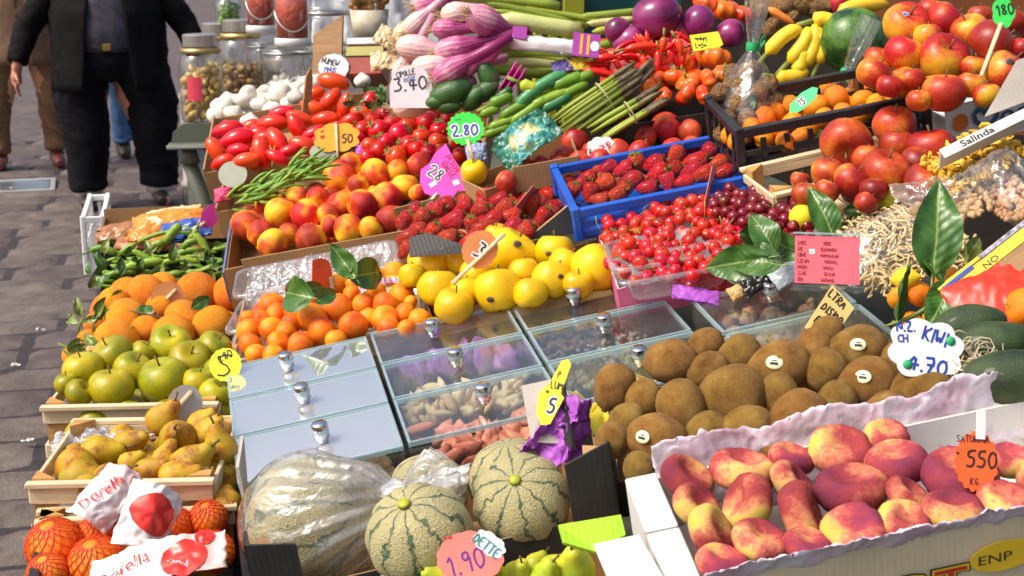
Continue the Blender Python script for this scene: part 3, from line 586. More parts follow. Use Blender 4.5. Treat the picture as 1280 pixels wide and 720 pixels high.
def leaf(px, py, s, Lpx, ang, label, pale=False, lean=0, yaw=0, mi=None, group=None):
    """leaf whose base is at the pixel; ang is its slant, lean tips it away"""
    p = atd(px, py, s); R = facing(ang-90, yaw, lean); set_ = LEAFP if pale else LEAF
    o = obj('leaf', set_[mi if mi is not None else random.randrange(len(set_))], None, TRS(p, R, Lpx/s)); return tag(o, label, 'leaf', group)
def pod(px0, py0, px1, py1, s, rpx, mat, label, name, cat, group=None, sag=.0, s1=None, taper=.5, seg=7, n=7, bend=(0, 0), stem=None, bumps=0, tip=0):
    """long vegetable between two pixels"""
    a = atd(px0, py0, s); b = atd(px1, py1, s1 or s); L = (b-a).length; pts = []; rad = []
    for i in range(n):
        f = i/(n-1); q = a.lerp(b, f)+(RT*bend[0]+UP*bend[1])*(L*math.sin(math.pi*f)); pts.append(q)
        e = min(1, f*6+.25)*min(1, (1-f)*(2+4*taper)+tip+.12); rad.append(rpx/s*e*(1+bumps*math.sin(i*2.6)))
    o0 = a.copy(); me = MB().tube([(p-o0) for p in pts], rad, seg).mesh(name, mat); o = obj(name, me, None, Matrix.Translation(o0)); tag(o, label, cat, group)
    if stem: obj('stem', MB().tube([pts[0]-o0, pts[0]-o0+(pts[0]-pts[1]).normalized()*(rpx/s*2.2)], rpx/s*.35, 5).mesh('stem', stem), o)
    return o
# ---------------------------------------------------------------- pavement of worn stone slabs
def stonemat():
    t = NT('worn_paving_stone'); wp = t.coord(); geo = t.new('NewGeometry').outputs['Position']; n = t.noise(7.0, 7, .75, vec=geo); f = t.noise(110, 4, .7, vec=geo)
    c = t.ramp(n, [(.3, (.03, .022, .02)), (.48, (.105, .078, .066)), (.62, (.16, .125, .108)), (.8, (.26, .21, .185))]); c = t.mix(t.math('MULTIPLY', f, .55), c, t.mix(.5, c, (.06, .045, .05)))
    hv = t.new('HueSaturation'); oi = t.new('ObjectInfo'); t.link(c, hv.inputs['Color']); t.link(t.math('MULTIPLY_ADD', oi.outputs['Random'], .5, .78), hv.inputs['Value']); t.link(t.math('MULTIPLY_ADD', oi.outputs['Random'], .05, .475), hv.inputs['Hue'])
    t.col(hv.outputs[0]).set(Roughness=.62); t.bump(t.math('ADD', n, t.math('MULTIPLY', f, .5)), .9, .012); return t.m
m_stone = stonemat(); m_grout = plain('dark_joint_dirt', (.035, .028, .03), .9, .5, 20, .3, 80)
pv = obj('pavement', MB().add([(-60, -30, 0), (60, -30, 0), (60, 160, 0), (-60, 160, 0)], [(0, 1, 2, 3)]).mesh('pavement', m_grout), None); pv['kind'] = 'structure'
st = []
for k in range(6):
    mb = MB(); n = 6
    def fn(u, v):
        x, y = u-.5, v-.5; e = min(u, 1-u, v, 1-v); z = .006+.009*min(1, e*9)+.004*noise.noise(Vector((x*3+k*5, y*3, k))); jx = .02*noise.noise(Vector((y*4, k, 2))); jy = .03*noise.noise(Vector((x*4, k, 7)))
        return Vector((x+jx, y+jy, z if e > 0 else -.004))
    st.append(mb.sheet(fn, n, n).mesh('paving_stone', m_stone))
y = 3.0; row = 0
while y < 11.5:
    d = U(.2, .3); x = -3.2-U(0, .5)
    while x < (.9 if y > 5 else .1):
        L = U(.28, .6)
        qv = Vector((x+L/2, y+d/2, 0))-EYE; dp = qv.dot(FW); ppx = 640+FPX*qv.dot(RT)/dp; ppy = 360-FPX*qv.dot(UP)/dp
        if -120 < ppx < 330 and -40 < ppy < 800:
            o = obj('paving_stone', random.choice(st), pv, Matrix.Translation((x+L/2, y+d/2, .0)) @ Matrix.Rotation(U(-.02, .02)+random.choice((0, math.pi)), 4, 'Z') @ Matrix.Diagonal((L-.014, d-.014, 1, 1)))
        x += L
    y += d; row += 1
far = obj('street', MB().add([(-60, 11.5, .006), (60, 11.5, .006), (60, 160, .006), (-60, 160, .006)], [(0, 1, 2, 3)]).mesh('street', m_stone), None); far['kind'] = 'structure'
# manhole cover
p = at(22, 236, GROUND); mh = empty('manhole_cover', Matrix.Translation((p.x, p.y, .014)) @ Matrix.Rotation(.06, 4, 'Z')); tag(mh, 'shiny rectangular metal cover set in the paving beside the men', 'manhole cover')
m_steel = plain('polished_steel', (.5, .54, .58), .28, .3, 7, .5, 12, metal=.9)
part('frame', MB().box((0, .21, .006), (.46, .03, .012)).box((0, -.21, .006), (.46, .03, .012)).box((-.215, 0, .0055), (.03, .389, .012)).box((.215, 0, .0055), (.03, .389, .012)), plain('bright_rim', (.7, .72, .7), .3, .1, metal=.6), mh, .002)
part('plate', MB().box((0, 0, .003), (.395, .385, .006)), m_steel, mh)
# ---------------------------------------------------------------- stall bench under the crates
m_cloth = plain('dark_green_cloth', (.07, .075, .05), .8, .4, 9, .3, 60); m_bench = m_ply
tb = empty('market_bench', Matrix.Translation((.5, 2.6, 0))); tag(tb, 'wooden market bench draped in dark green cloth under the crates', 'bench')
def bench_top(u, v):
    Y = .95+v*4.1; X0 = -.19 if Y < 3.95 else .0; X = X0+u*(1.56-X0); return Vector((X-.5, Y-2.6, .66+.13*max(0, X)+.03*max(0, Y-2)+.004*noise.noise(Vector((X*9, Y*9, 0)))))
part('cloth_top', MB().sheet(bench_top, 20, 40), m_cloth, tb, smooth=True)
def skirt(u, v): Y = .95+u*4.1; X = -.19 if Y < 3.95 else .0; zt = .66+.03*max(0, Y-2); return Vector((X-.5-.012-.012*math.sin(Y*26)*v-.004, Y-2.6, zt*(1-v)+.05*v))
part('cloth_skirt', MB().sheet(skirt, 160, 4), m_cloth, tb, smooth=True)
for X in (.06, 1.4):
    for Y in (1.1, 2.9, 4.8): part('leg', MB().box((X-.5, Y-2.6, .315), (.05, .05, .63)), m_bench, tb)
# ---------------------------------------------------------------- people in the street
m_skin = fruit('warm_skin', [(.3, (.42, .18, .10)), (.7, (.58, .28, .17))], 6, 3, rough=.5, coat=0, bump=.1, bsc=60)
def fold(me, amp, sx=6, sz=22, seed=0):
    """cloth folds: slanting creases, stronger where the cloth gathers"""
    for v in me.vertices:
        p = v.co; q = Vector((p.x*sx+p.z*2.5, p.y*sx, p.z*sz*.45+p.x*7+noise.noise(p*4)*2.5+seed)); n = (abs(noise.noise(q))-.2)*1.5+.5*noise.noise(q*2.3); v.co = p+v.normal*amp*n
    me.update()
def remesh(mb, name, mat, vox, sm=3):
    me = mb.mesh(name, mat); o = bpy.data.objects.new('tmp', me); COL.objects.link(o); md = o.modifiers.new('r', 'REMESH'); md.mode = 'VOXEL'; md.voxel_size = vox
    sm_ = o.modifiers.new('s', 'SMOOTH'); sm_.iterations = sm; sm_.factor = .5
    dg = bpy.context.evaluated_depsgraph_get(); r = bpy.data.meshes.new_from_object(o.evaluated_get(dg)); bpy.data.objects.remove(o); r.name = name
    r.polygons.foreach_set('use_smooth', [True]*len(r.polygons)); r.materials.clear(); r.materials.append(mat); return r
def ell(cx, cy, z, rx, ry, n=18, gap=0):
    out = []
    for k in range(n+(1 if gap else 0)):
        a = (-math.pi/2+gap/2)+(2*math.pi-gap)*k/n if gap else 2*math.pi*k/n
        out.append(Vector((cx+rx*math.cos(a), cy+ry*math.sin(a), z)))
    return out
def loft(mb, rings, closed=True):
    n = len(rings[0]); v = [p for r in rings for p in r]; f = []
    for i in range(len(rings)-1):
        for k in range(n if closed else n-1): k2 = (k+1) % n; f.append((i*n+k, i*n+k2, (i+1)*n+k2, (i+1)*n+k))
    if closed: f += [tuple(range(n-1, -1, -1)), tuple((len(rings)-1)*n+k for k in range(n))]
    return mb.add(v, f)
def person(x, y, rz, k, label, tro, jac, shi, feet=((-.17, 0), (.17, 0)), fat=1.0, vox=.011, thigh=.15, shoe=(.03, .02, .015), sock=None, open_=.9, hands=True, hem=.74):
    o = empty('person', Matrix.Translation((x, y, .012)) @ Matrix.Rotation(rz, 4, 'Z') @ Matrix.Scale(k, 4)); tag(o, label, 'person')
    b = MB(); hipz = .9
    for s, (fx, fy) in zip((-1, 1), feet):
        b.tube([(s*.09, 0, .95), (s*.11, -.01, .7), ((s*.11+fx)/2, fy*.5-.03, .48), (fx, fy, .25), (fx, fy+.01, .07)], [.1, .09, .065, .055, .045], 12)
        b.tube([(fx, fy+.05, .05), (fx*1.1, fy-.1, .035), (fx*1.15, fy-.16, .03)], [.04, .04, .025], 8)
    b.tube([(0, 0, .86), (0, 0, 1.05), (0, .01, 1.28), (0, .01, 1.42), (0, 0, 1.5)], [.16, .15, .17, .12, .06], 14); b.tube([(-.2, .01, 1.38), (.2, .01, 1.38)], .07, 10)
    b.tube([(0, 0, 1.44), (0, -.01, 1.56)], [.058, .055], 10)
    b.lathe([(0, -.12), (.045, -.11), (.066, -.06), (.076, 0), (.078, .05), (.06, .1), (0, .125)], 14, M=Matrix.Translation((0, -.015, 1.64)) @ Matrix.Diagonal((1, 1.2, 1, 1)))
    b.tube([(0, -.1, 1.66), (0, -.128, 1.63)], [.012, .017], 6)
    for s in (-1, 1): b.tube([(s*.076, 0, 1.67), (s*.084, .01, 1.63)], [.018, .012], 6)
    H = []
    for s in (-1, 1):
        sh, el, wr = Vector((s*.22, .01, 1.38)), Vector((s*.33*fat, .03, 1.1)), Vector((s*.36*fat+s*.04, -.04, .87))
        b.tube([sh, sh.lerp(el, .5), el, el.lerp(wr, .4), wr], [.06, .052, .045, .042, .03], 10)
        d = Vector((0, -.1, -1)).normalized(); b.tube([wr, wr+d*.05, wr+d*.095], [.03, .04, .038], 10, flat=.6)
        for j in range(4):
            q = wr+d*.09+Vector((s*.002, (j-1.5)*.021, 0)); L = (.07, .08, .075, .058)[j]; c = Vector((-s*.35, -.1, -1)).normalized(); c2 = Vector((-s*.9, -.1, -.8)).normalized(); b.tube([q, q+d*L*.45, q+d*L*.45+c*L*.35, q+d*L*.45+c*L*.35+c2*L*.3], [.0105, .0105, .009, .007], 6)
        q = wr+d*.035+Vector((0, -.03, 0)); b.tube([q, q+Vector((-s*.012, -.035, -.03)), q+Vector((-s*.022, -.045, -.065))], [.013, .012, .008], 6)
    obj('body', remesh(b, 'body', m_skin, vox), o)
    obj('hair', MB().lathe([(.085, -.02), (.09, .03), (.075, .09), (.03, .125), (0, .13)], 14, M=Matrix.Translation((0, .005, 1.66)) @ Matrix.Diagonal((1, 1.22, 1, 1))).mesh('hair', plain('dark_hair', (.03, .02, .015), .7, .4, 40)), o)
    for s in (-1, 1): obj('eye', MB().lathe([(0, -.009), (.009, 0), (0, .009)], 8, M=Matrix.Translation((s*.03, -.098, 1.655))).mesh('eye', INK['black']), o)
    t = MB()
    for s, (fx, fy) in zip((-1, 1), feet):
        loft(t, [ell(s*.1*fat, .0, 1.0, .13*fat, .15*fat), ell(s*.125*fat, .0, .85, thigh, .16*fat), ell((s*.13*fat+fx)*.5+s*.01, -.01+fy*.3, .65, thigh*.98, thigh*.98), ell(fx*.95, fy*.6-.02, .45, thigh*.86, thigh*.9), ell(fx, fy, .25, thigh*.74, thigh*.78), ell(fx, fy, .115, thigh*.7, thigh*.76)])
    loft(t, [ell(0, 0, .80, .12*fat, .14*fat), ell(0, 0, .9, .20*fat, .17*fat), ell(0, 0, 1.02, .20*fat, .175*fat)])
    me = remesh(t, 'trousers', tro, .014); fold(me, .016, 5, 24); obj('trousers', me, o)
    g = MB(); loft(g, [ell(0, 0, .97, .185*fat, .178*fat), ell(0, -.01, 1.1, .19*fat, .185*fat), ell(0, 0, 1.3, .2*fat, .17*fat), ell(0, .01, 1.42, .15, .11), ell(0, 0, 1.47, .075, .075)])
    me = remesh(g, 'shirt', shi, .016); fold(me, .007, seed=3); obj('shirt', me, o)
    obj('belt', MB().lathe([(.198*fat, .985), (.203*fat, .99), (.203*fat, 1.02), (.198*fat, 1.025)], 24, M=Matrix.Diagonal((1, .88, 1, 1))).mesh('belt', INK['black']), o)
    part('buckle', MB().box((.0, -.178*fat-.006, 1.005), (.05, .012, .04)), plain('brass', (.6, .42, .12), .3, .1, metal=.9), o, .003)
    j = MB(); rs = []
    for z, rx, ry, gp in ((hem, .255, .21, open_), (hem+.15, .25, .21, open_*.9), (1.0, .245, .205, open_*.85), (1.2, .245, .2, open_*.7), (1.36, .225, .16, open_*.6), (1.44, .15, .12, open_*.5), (1.5, .09, .09, open_*.5)): rs.append(ell(0, .01, z, rx*fat, ry*fat, 30, gp))
    loft(j, rs, False)
    for _ in (0,):
        bm = bmesh.new(); me = j.mesh('jacket', jac); bm.from_mesh(me); bmesh.ops.subdivide_edges(bm, edges=bm.edges[:], cuts=2, use_grid_fill=True); bm.to_mesh(me); bm.free(); fold(me, .016, 5, 9, 5); solid(me, .012); me.polygons.foreach_set('use_smooth', [True]*len(me.polygons)); jo = obj('jacket', me, o)
    for s in (-1, 1):
        sh, el, wr = Vector((s*.2*fat, .01, 1.39)), Vector((s*.33*fat+s*.01, .03, 1.1)), Vector((s*.36*fat+s*.035, -.03, .905))
        sl = MB().tube([sh, sh.lerp(el, .35), sh.lerp(el, .7), el, el.lerp(wr, .4), el.lerp(wr, .75), wr], [.095, .09, .085, .08, .075, .07, .066], 16, cap=True); me = remesh(sl, 'sleeve', jac, .014); fold(me, .008, 5, 20, s); obj('sleeve', me, jo)
    for s, (fx, fy) in zip((-1, 1), feet):
        if sock: obj('sock', MB().tube([(fx, fy, .16), (fx, fy, .075)], [thigh*.55, thigh*.5], 14).mesh('sock', sock), o)
        sm = MB(); sm.tube([(fx, fy+.07, .05), (fx, fy, .055), (fx+.01*s, fy-.1, .045), (fx+.015*s, fy-.17, .035)], [.045, .052, .05, .03], 12); sm.tube([(fx, fy+.01, .11), (fx, fy+.0, .05)], [.055, .055], 12)
        obj('shoe', remesh(sm, 'shoe', plain('shoe_%.2f' % shoe[0], shoe, .4, .3), .009), o)
    return o
m_navy = plain('near_black_trousers', (.004, .0035, .007), .85, .5, 25, .4, 160, spec=.2); m_blackj = plain('black_jacket', (.0035, .0025, .003), .8, .6, 18, .4, 140, spec=.2); m_char = plain('charcoal_shirt', (.05, .045, .062), .8, .3, 20, .3, 150)
m_brown = plain('brown_trousers', (.20, .10, .045), .8, .35, 12, .3, 120); m_tan = plain('brown_coat', (.16, .085, .045), .8, .3, 12); m_jean = plain('blue_jeans', (.07, .16, .34), .8, .4, 18, .3, 150); m_sock = plain('white_sock', (.6, .58, .55), .8, .1)
pl_ = at(120, 262, GROUND); pr_ = at(204, 254, GROUND); mid = (pl_+pr_)/2; KS = .93
def loc(p): return ((p.x-mid.x)/KS, (p.y-mid.y)/KS)
rzp = 0.0; vv = loc(pl_), loc(pr_)
person(mid.x-.06, mid.y, 0.0, KS, 'stout man in open black jacket and dark baggy trousers standing on the paving', m_navy, m_blackj, m_char, ((vv[0][0]+.03, vv[0][1]*.5), (vv[1][0]+.05, vv[1][1]*.5)), fat=1.42, vox=.009, thigh=.168, sock=m_sock)
q = at(48, 214, GROUND); person(q.x-.04, q.y+.1, 0.1, .95, 'passer-by in brown trousers half hidden behind the man in black', m_brown, m_tan, m_tan, ((-.22, 0), (.17, .05)), fat=1.05, vox=.016, thigh=.115, shoe=(.16, .04, .03), open_=.3)
q = at(157, 200, GROUND); person(q.x+.1, q.y+.1, .2, .95, 'passer-by in blue jeans glimpsed between the legs of the man in black', m_jean, m_jean, m_char, ((-.12, 0), (.12, 0)), vox=.016, thigh=.105, open_=.3, shoe=(.05, .035, .02))
# pale stone post behind the scale
q = at(240, 236, GROUND); bo = obj('stone_post', MB().lathe([(0, 0), (.085, 0), (.085, .03), (.07, .05), (.065, .55), (.075, .57), (.05, .62), (0, .63)], 20).mesh('stone_post', plain('pale_stone', (.42, .38, .36), .8, .15, 12, .2, 40)), None, Matrix.Translation((q.x+.02, q.y, .012))); tag(bo, 'short pale stone post behind the grey scale pan', 'post')
# scale with a green-grey pan hung on the end of the bench
p = atd(236, 178, 470); sc_ = empty('weighing_scale', TRS(p, Matrix.Rotation(-.05, 3, 'Z'))); tag(sc_, 'green grey metal weighing scale beside the plum tomatoes', 'scale')
part('back_plate', MB().prism([(-.045, .0), (.07, .0), (.07, .05), (-.012, .05), (-.04, .028)], .004, 0, Matrix.Rotation(math.pi/2, 4, 'X')), m_ggrey, sc_)
part('pan', MB().box((.01, -.04, -.004), (.125, .09, .008)), m_ggrey, sc_, .002); part('pan_rim', MB().box((.01, -.086, .001), (.127, .004, .008)), plain('pale_rim', (.45, .5, .45), .4, .1), sc_)
part('neck', MB().tube([(-.0, -.03, -.008), (.0, -.03, -.05)], [.018, .03], 12), m_ggrey, sc_, smooth=True); part('bracket', MB().prism([(.03, -.008), (.09, -.008), (.13, -.12), (.1, -.12)], .01, 0, Matrix.Rotation(math.pi/2, 4, 'X')), m_ggrey, sc_); part('pillar', MB().tube([(.0, -.03, -.05), (.05, -.02, -.2), (.06, .0, -.42)], [.02, .02, .03], 10), m_ggrey, sc_, smooth=True)

for (x, y_) in ((20, 465), (16, 240), (52, 420), (35, 560)):
    q = at(x, y_, GROUND); sc0 = crumple(lambda u, v: Vector(((u-.5)*.035, (v-.5)*.02, .008)), 10, 8, .012, 60, x).mesh('paper_scrap', m_sock); tag(obj('paper_scrap', sc0, None, Matrix.Translation((q.x, q.y, .02))), 'small white scrap of litter lying on the paving', 'litter', 'litter on the paving')
def rect(pl, fl, bl, br, dz=0):
    """frame, width, depth of a box from three rim corners seen in the photograph"""
    A, B, C = at(*fl, pl, dz), at(*bl, pl, dz), at(*br, pl, dz); e = (C-B); rot = math.atan2(e.y, e.x); M = pframe((pl[0]+dz, pl[1], pl[2]), A.x, A.y, rot)
    q = M.inverted() @ B; w_ = (C-B).length; d = q.y; M = M @ Matrix.Translation((q.x*.5, 0, 0)); return M, w_, d
def pxflap(par, pxs, s, mats, name='flap', t=.004):
    iv = par.matrix_basis.inverted(); return flap(par, [iv @ atd(x, y_, q) for x, y_, q in pxs], mats, t, name)
def chunks(name, M, w, d, h, n, size, mat, label, cat, shape=(1, .6, .4), jag=.3, seg=6):
    mb = MB(); prof = sph(5)
    for k in range(n):
        x, y = U(.06, .94)*w, U(.06, .94)*d; z = h*(.55+.45*noise.noise(Vector((x*14, y*14, size*99))))*U(.35, 1); s = size*U(.7, 1.3); off = U(0, 90)
        T = Matrix.Translation((x, y, z)) @ Quaternion(np.random.normal(size=4)).normalized().to_matrix().to_4x4() @ Matrix.Diagonal((s*shape[0], s*shape[1], s*shape[2], 1))
        mb.lathe(prof, seg, 0, lambda p: p*(1+jag*noise.noise(p*1.7+Vector((off, 0, 0)))), T)
    o = obj(name, mb.mesh(name, mat), None, M); tag(o, label, cat); o['kind'] = 'stuff'; return o
# ================================================================ clear cases with dried fruit
CP = plane(283, 462, 790, .17, .12)
XS, YS = [.044, .274, .504, .735], [2.205, 2.08, 1.953, 1.81]
LBL = [['clear lidded case with a painted white glare, beside the %s', None, None]]
kn = MB().lathe([(.008, 0), (.008, .005), (.0115, .007), (.0115, .027), (.010, .029), (0, .029)], 20).mesh('knob', m_knob)
kno = MB().lathe([(.0117, .014), (.0121, .015), (.0121, .018), (.0117, .019)], 20).mesh('knob_cap', m_edge)
def case(x0, x1, y0, y1, pl, label, milky=False, h=.075, dz=0, knobx=.5, tilt=0):
    M = pframe((pl[0]+dz, pl[1], pl[2]), x0, y0); o = empty('clear_case', M); tag(o, label, 'display case', 'clear cases of dried fruit'); w, d = x1-x0-.004, (y1-y0)*1.0-.004
    t = .004
    for nm, c, s in (('front_wall', (w/2, t/2, -h/2-.004), (w, t, h-.006)), ('back_wall', (w/2, d-t/2, -h/2-.004), (w, t, h-.006)), ('side_wall', (t/2, d/2, -h/2-.004), (t, d-2*t-.001, h-.006)), ('side_wall', (w-t/2, d/2, -h/2-.004), (t, d-2*t-.001, h-.006))): part(nm, MB().box(c, s), m_acry, o)
    part('base', MB().box((w/2, d/2, -h-.003), (w, d, .005)), m_kplas, o)
    L = obj('lid', MB().box((w/2, d/2, .002), (w-.006, d-.006, .003)).mesh('lid', m_glare if milky else m_acry, False), o)
    e = MB().box((w/2, .002, .002), (w-.001, .004, .007)).box((w/2, d-.002, .002), (w-.001, .004, .007)).box((.002, d/2, .002), (.004, d-.009, .0065)).box((w-.002, d/2, .002), (.004, d-.009, .0065)); obj('lid_edge', e.mesh('lid_edge', m_edge, False), L)
    obj('knob', kn, L, Matrix.Translation((w*knobx, d*.5, .0042))); obj('knob_cap', kno, L, Matrix.Translation((w*knobx, d*.5, .0042))); return M, w, d
m_pinkd = fruit('pink_dried_fruit', [(.3, (.45, .06, .05)), (.7, (.72, .26, .18))], 12, 3, rough=.4); m_nut = fruit('pale_nuts', [(.3, (.55, .34, .17)), (.7, (.78, .58, .36))], 12, 3, rough=.5); m_rais = fruit('dark_raisins', [(.3, (.10, .04, .03)), (.7, (.30, .13, .08))], 12, 3, rough=.45); m_mango = fruit('dried_mango', [(.3, (.72, .38, .02)), (.7, (.85, .58, .05))], 12, 3, rough=.4); m_beige = fruit('beige_nuts', [(.3, (.42, .24, .10)), (.7, (.66, .42, .22))], 12, 3, rough=.5); m_gritty = fruit('grey_seeds', [(.3, (.16, .13, .12)), (.7, (.36, .30, .26))], 12, 3, rough=.6); m_purp = plain('purple_tissue', (.42, .10, .55), .5, .3, 9)
CON = [[('white sugared fruit', m_nut, .012, (1, .7, .5)), ('purple tissue and nuts', m_purp, .03, (1, .8, .12)), ('dark raisins', m_rais, .009, (1, .7, .6))],
       [('white sugared almonds', m_nut, .012, (1, .7, .5)), ('pale curled nuts', m_nut, .015, (1.3, .5, .4)), ('grey seeds', m_gritty, .006, (1, .7, .6))],
       [('pale dried fruit', m_nut, .012, (1, .7, .5)), ('pink dried papaya strips', m_pinkd, .018, (1.4, .6, .35)), ('yellow dried mango', m_mango, .024, (1.5, .9, .2))]]
for j in range(3):
    for i in range(3):
        nm, mt, sz, shp = CON[j][i]; milky = (i == 0)  # left column gets the lids with painted glare
        lab = ('clear lidded plastic case of %s with white glare painted in' if milky else 'clear lidded plastic case of %s')%nm
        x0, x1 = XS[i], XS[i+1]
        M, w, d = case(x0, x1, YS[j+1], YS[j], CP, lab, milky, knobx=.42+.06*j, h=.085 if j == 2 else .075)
        chunks('dried_fruit', M @ Matrix.Translation((.006, .006, -.072)), w-.012, d-.012, .055, int(min(260, w*d/(sz*sz)*.6)), sz, mt, nm+' heaped inside its clear case', 'dried fruit', shp)
# only the left column's lids have glare painted in; these two right cases stay clear
M, w, d = case(.742, .955, 1.86, 2.0, CP, 'clear lidded case of walnut kernels beside the pink placard', dz=.028); chunks('dried_fruit', M @ Matrix.Translation((.006, .006, -.072)), w-.012, d-.012, .055, 150, .012, m_beige, 'walnut kernels inside the case by the pink placard', 'dried fruit', (1, .8, .7))
M, w, d = case(.742, .955, 1.70, 1.855, CP, 'clear lidded case of golden sultanas behind the kiwis', dz=.028); chunks('dried_fruit', M @ Matrix.Translation((.006, .006, -.072)), w-.012, d-.012, .06, 190, .01, m_mango, 'golden sultanas inside the case behind the kiwis', 'dried fruit', (1, .7, .6))
# ================================================================ flat peaches in a paper lined box
FP = plane(1080, 612, 1180, .2, .16)
M, w, d = rect(FP, (900, 724), (800, 600), (1226, 503), -.012)
W2 = w+.03; M = M @ Matrix.Translation((0, -.018, 0)); d += .018
bx = carton(M, W2, d, .07, m_crm, m_wht, 'cream box of flat peaches lined with white paper', (.014, .0, .0, None)); print('flatbox', W2, d)
for k in range(2): part('end_block', MB().box((-.018, d*(.25+.5*k), -.03), (.036, d*.5-.004, .075)), [m_wht], bx, .0015)
part('side_board', MB().box((W2+.012, d/2, -.03), (.02, d, .076)), m_wht, bx, .0015)
m_paper = None
t_ = NT('printed_tissue_paper'); c_ = t_.ramp(t_.noise(14, 3, .5, dist=1.5), [(.42, (.66, .60, .66)), (.54, (.66, .44, .52)), (.64, (.48, .22, .32))]); t_.col(t_.mix(.4, c_, (.70, .66, .74))).set(Roughness=.55); t_.bump(t_.noise(26, 4), .3, .01); m_paper = t_.m
def liner(u, v):  # back sheet: rises above the rim and leans back
    return Vector((u*W2, d-.006+.012*v, -.05+.088*v+.006*math.sin(u*17)*v))
def fl_(u, v): return Vector((u*(W2+.002)-.001, -.008+.03*abs(v-.4), (.032-.035*max(0, .4-v)*2.2)-.03*max(0, v-.4)))
pb = crumple(liner, 110, 18, .010, 42).mesh('paper_liner', m_paper); solid(pb, .0008); obj('paper_liner', pb, bx)
pf = crumple(fl_, 110, 18, .009, 48, 2).mesh('paper_liner', m_paper); solid(pf, .0008); obj('paper_liner', pf, bx)
FT = Matrix.Translation((0, -.0035, 0)) @ Matrix.Rotation(math.pi/2, 4, 'X')
m_red = colmat('print_red', (.5, .03, .02)); m_yel = colmat('print_yellow', (.78, .52, .02)); m_kbl = colmat('print_black', (.02, .02, .02))
printed(bx, 'RT.', FT @ Matrix.Translation((.195, -.064, .0000)), .05, m_kbl, 1.2, .0035, 'lettering'); printed(bx, 'RT.', FT @ Matrix.Translation((.195, -.064, .0006)), .05, m_yel, 1.2, .002, 'lettering'); printed(bx, 'RT.', FT @ Matrix.Translation((.195, -.064, .0012)), .05, m_red, 1.2, 0, 'lettering')
obj('label_disc', MB().prism(outline('oval', .07, .036), .0006).mesh('label_disc', m_yel, False), bx, FT @ Matrix.Translation((.305, -.028, 0))); printed(bx, 'ENP', FT @ Matrix.Translation((.277, -.034, .001)), .016, m_kbl, 1.3)
FM = M.copy(); fpk = pile('flat', FP, [(867, 618, 37, 60, .5), (884, 650, 33, 50, .7), (897, 676, 38, 30, .5), (945, 640, 42, 160, .25), (960, 602, 44, 80, .25), (1000, 588, 30, 75, .3), (995, 627, 34, 40, .4), (1020, 652, 44, 20, .35), (947, 694, 38, 70, .4), (905, 716, 34, 80, .3), (1053, 676, 42, 110, .6), (1055, 585, 42, 85, .75), (1082, 614, 48, 95, .3), (1119, 569, 30, 85, .5), (1147, 592, 42, 100, .35), (1183, 629, 50, 95, .45), (1105, 656, 36, 80, .6), (1195, 652, 40, 90, .3), (1268, 612, 42, 70, .9), (1225, 600, 30, 90, .5), (1010, 700, 32, 80, .4), (1130, 640, 30, 60, .4), (1255, 655, 36, 90, .5)], 'red and yellow flat peach in the paper lined box', 'flat peaches in the paper lined box', fill=[(885, 720), (820, 600), (1220, 515), (1290, 640)], k=.90, itr=40, box=(FM, W2+.1, d))
s = sign(1220, 577, 1215, 54, 74, 'zig', (.85, .12, .02), 'orange red zigzag price sign reading 550 above the flat peaches', roll=-4, lean=-8)
ink(s, 'SATURNIA', -.021, .019, .007, w=.14, rot=2); ink(s, '550', -.010, -.006, .017, w=.13); ink(s, 'KG', -.006, -.024, .007, w=.14); ink(s, '~', -.021, .004, .006); obj('clip', MB().box((.003, .038, .003), (.009, .03, .003)).mesh('clip', m_wplas, False), s)
# ================================================================ kiwis
KP = plane(950, 490, 1030, .2, .32)
M, w, d = rect(KP, (770, 600), (760, 500), (1190, 445), -.05); carton(M, w, d+.02, .06, m_blk, m_card, 'low dark carton under the kiwis', (-.005, 0, 0, 0))
KI_ = [(858, 458, 30, 10), (907, 441, 24, 60, 1.5), (935, 447, 26, 40), (983, 452, 36, 30, .6), (887, 474, 24, 30), (913, 493, 39, 20), (792, 497, 27, 65), (809, 505, 24, 70), (794, 521, 22, 40), (848, 507, 33, 100), (817, 546, 34, -8), (873, 563, 29, 10, .3), (813, 583, 22, 80, 2), (930, 538, 29, 15), (942, 550, 24, 30), (887, 541, 24, 20), (990, 507, 37, 45), (957, 498, 25, 90), (1030, 467, 27, 70), (1040, 500, 26, 70), (1063, 438, 33, 15), (1068, 488, 35, 20), (1146, 486, 35, 5), (1111, 452, 23, 80), (1012, 440, 24, 70), (1110, 500, 26, 20), (1175, 476, 24, 20), (1030, 430, 20, 40), (775, 545, 22, 80), (845, 575, 22, 30)]
ks = pile('kiwi', KP, [(a, b, c*1.05, *r) for a, b, c, *r in KI_], 'fuzzy brown kiwi heaped behind the flat peaches', 'kiwis heaped in the carton', fill=[(775, 590), (765, 500), (850, 450), (1190, 460), (1180, 520), (950, 580)], k=.93, itr=14)
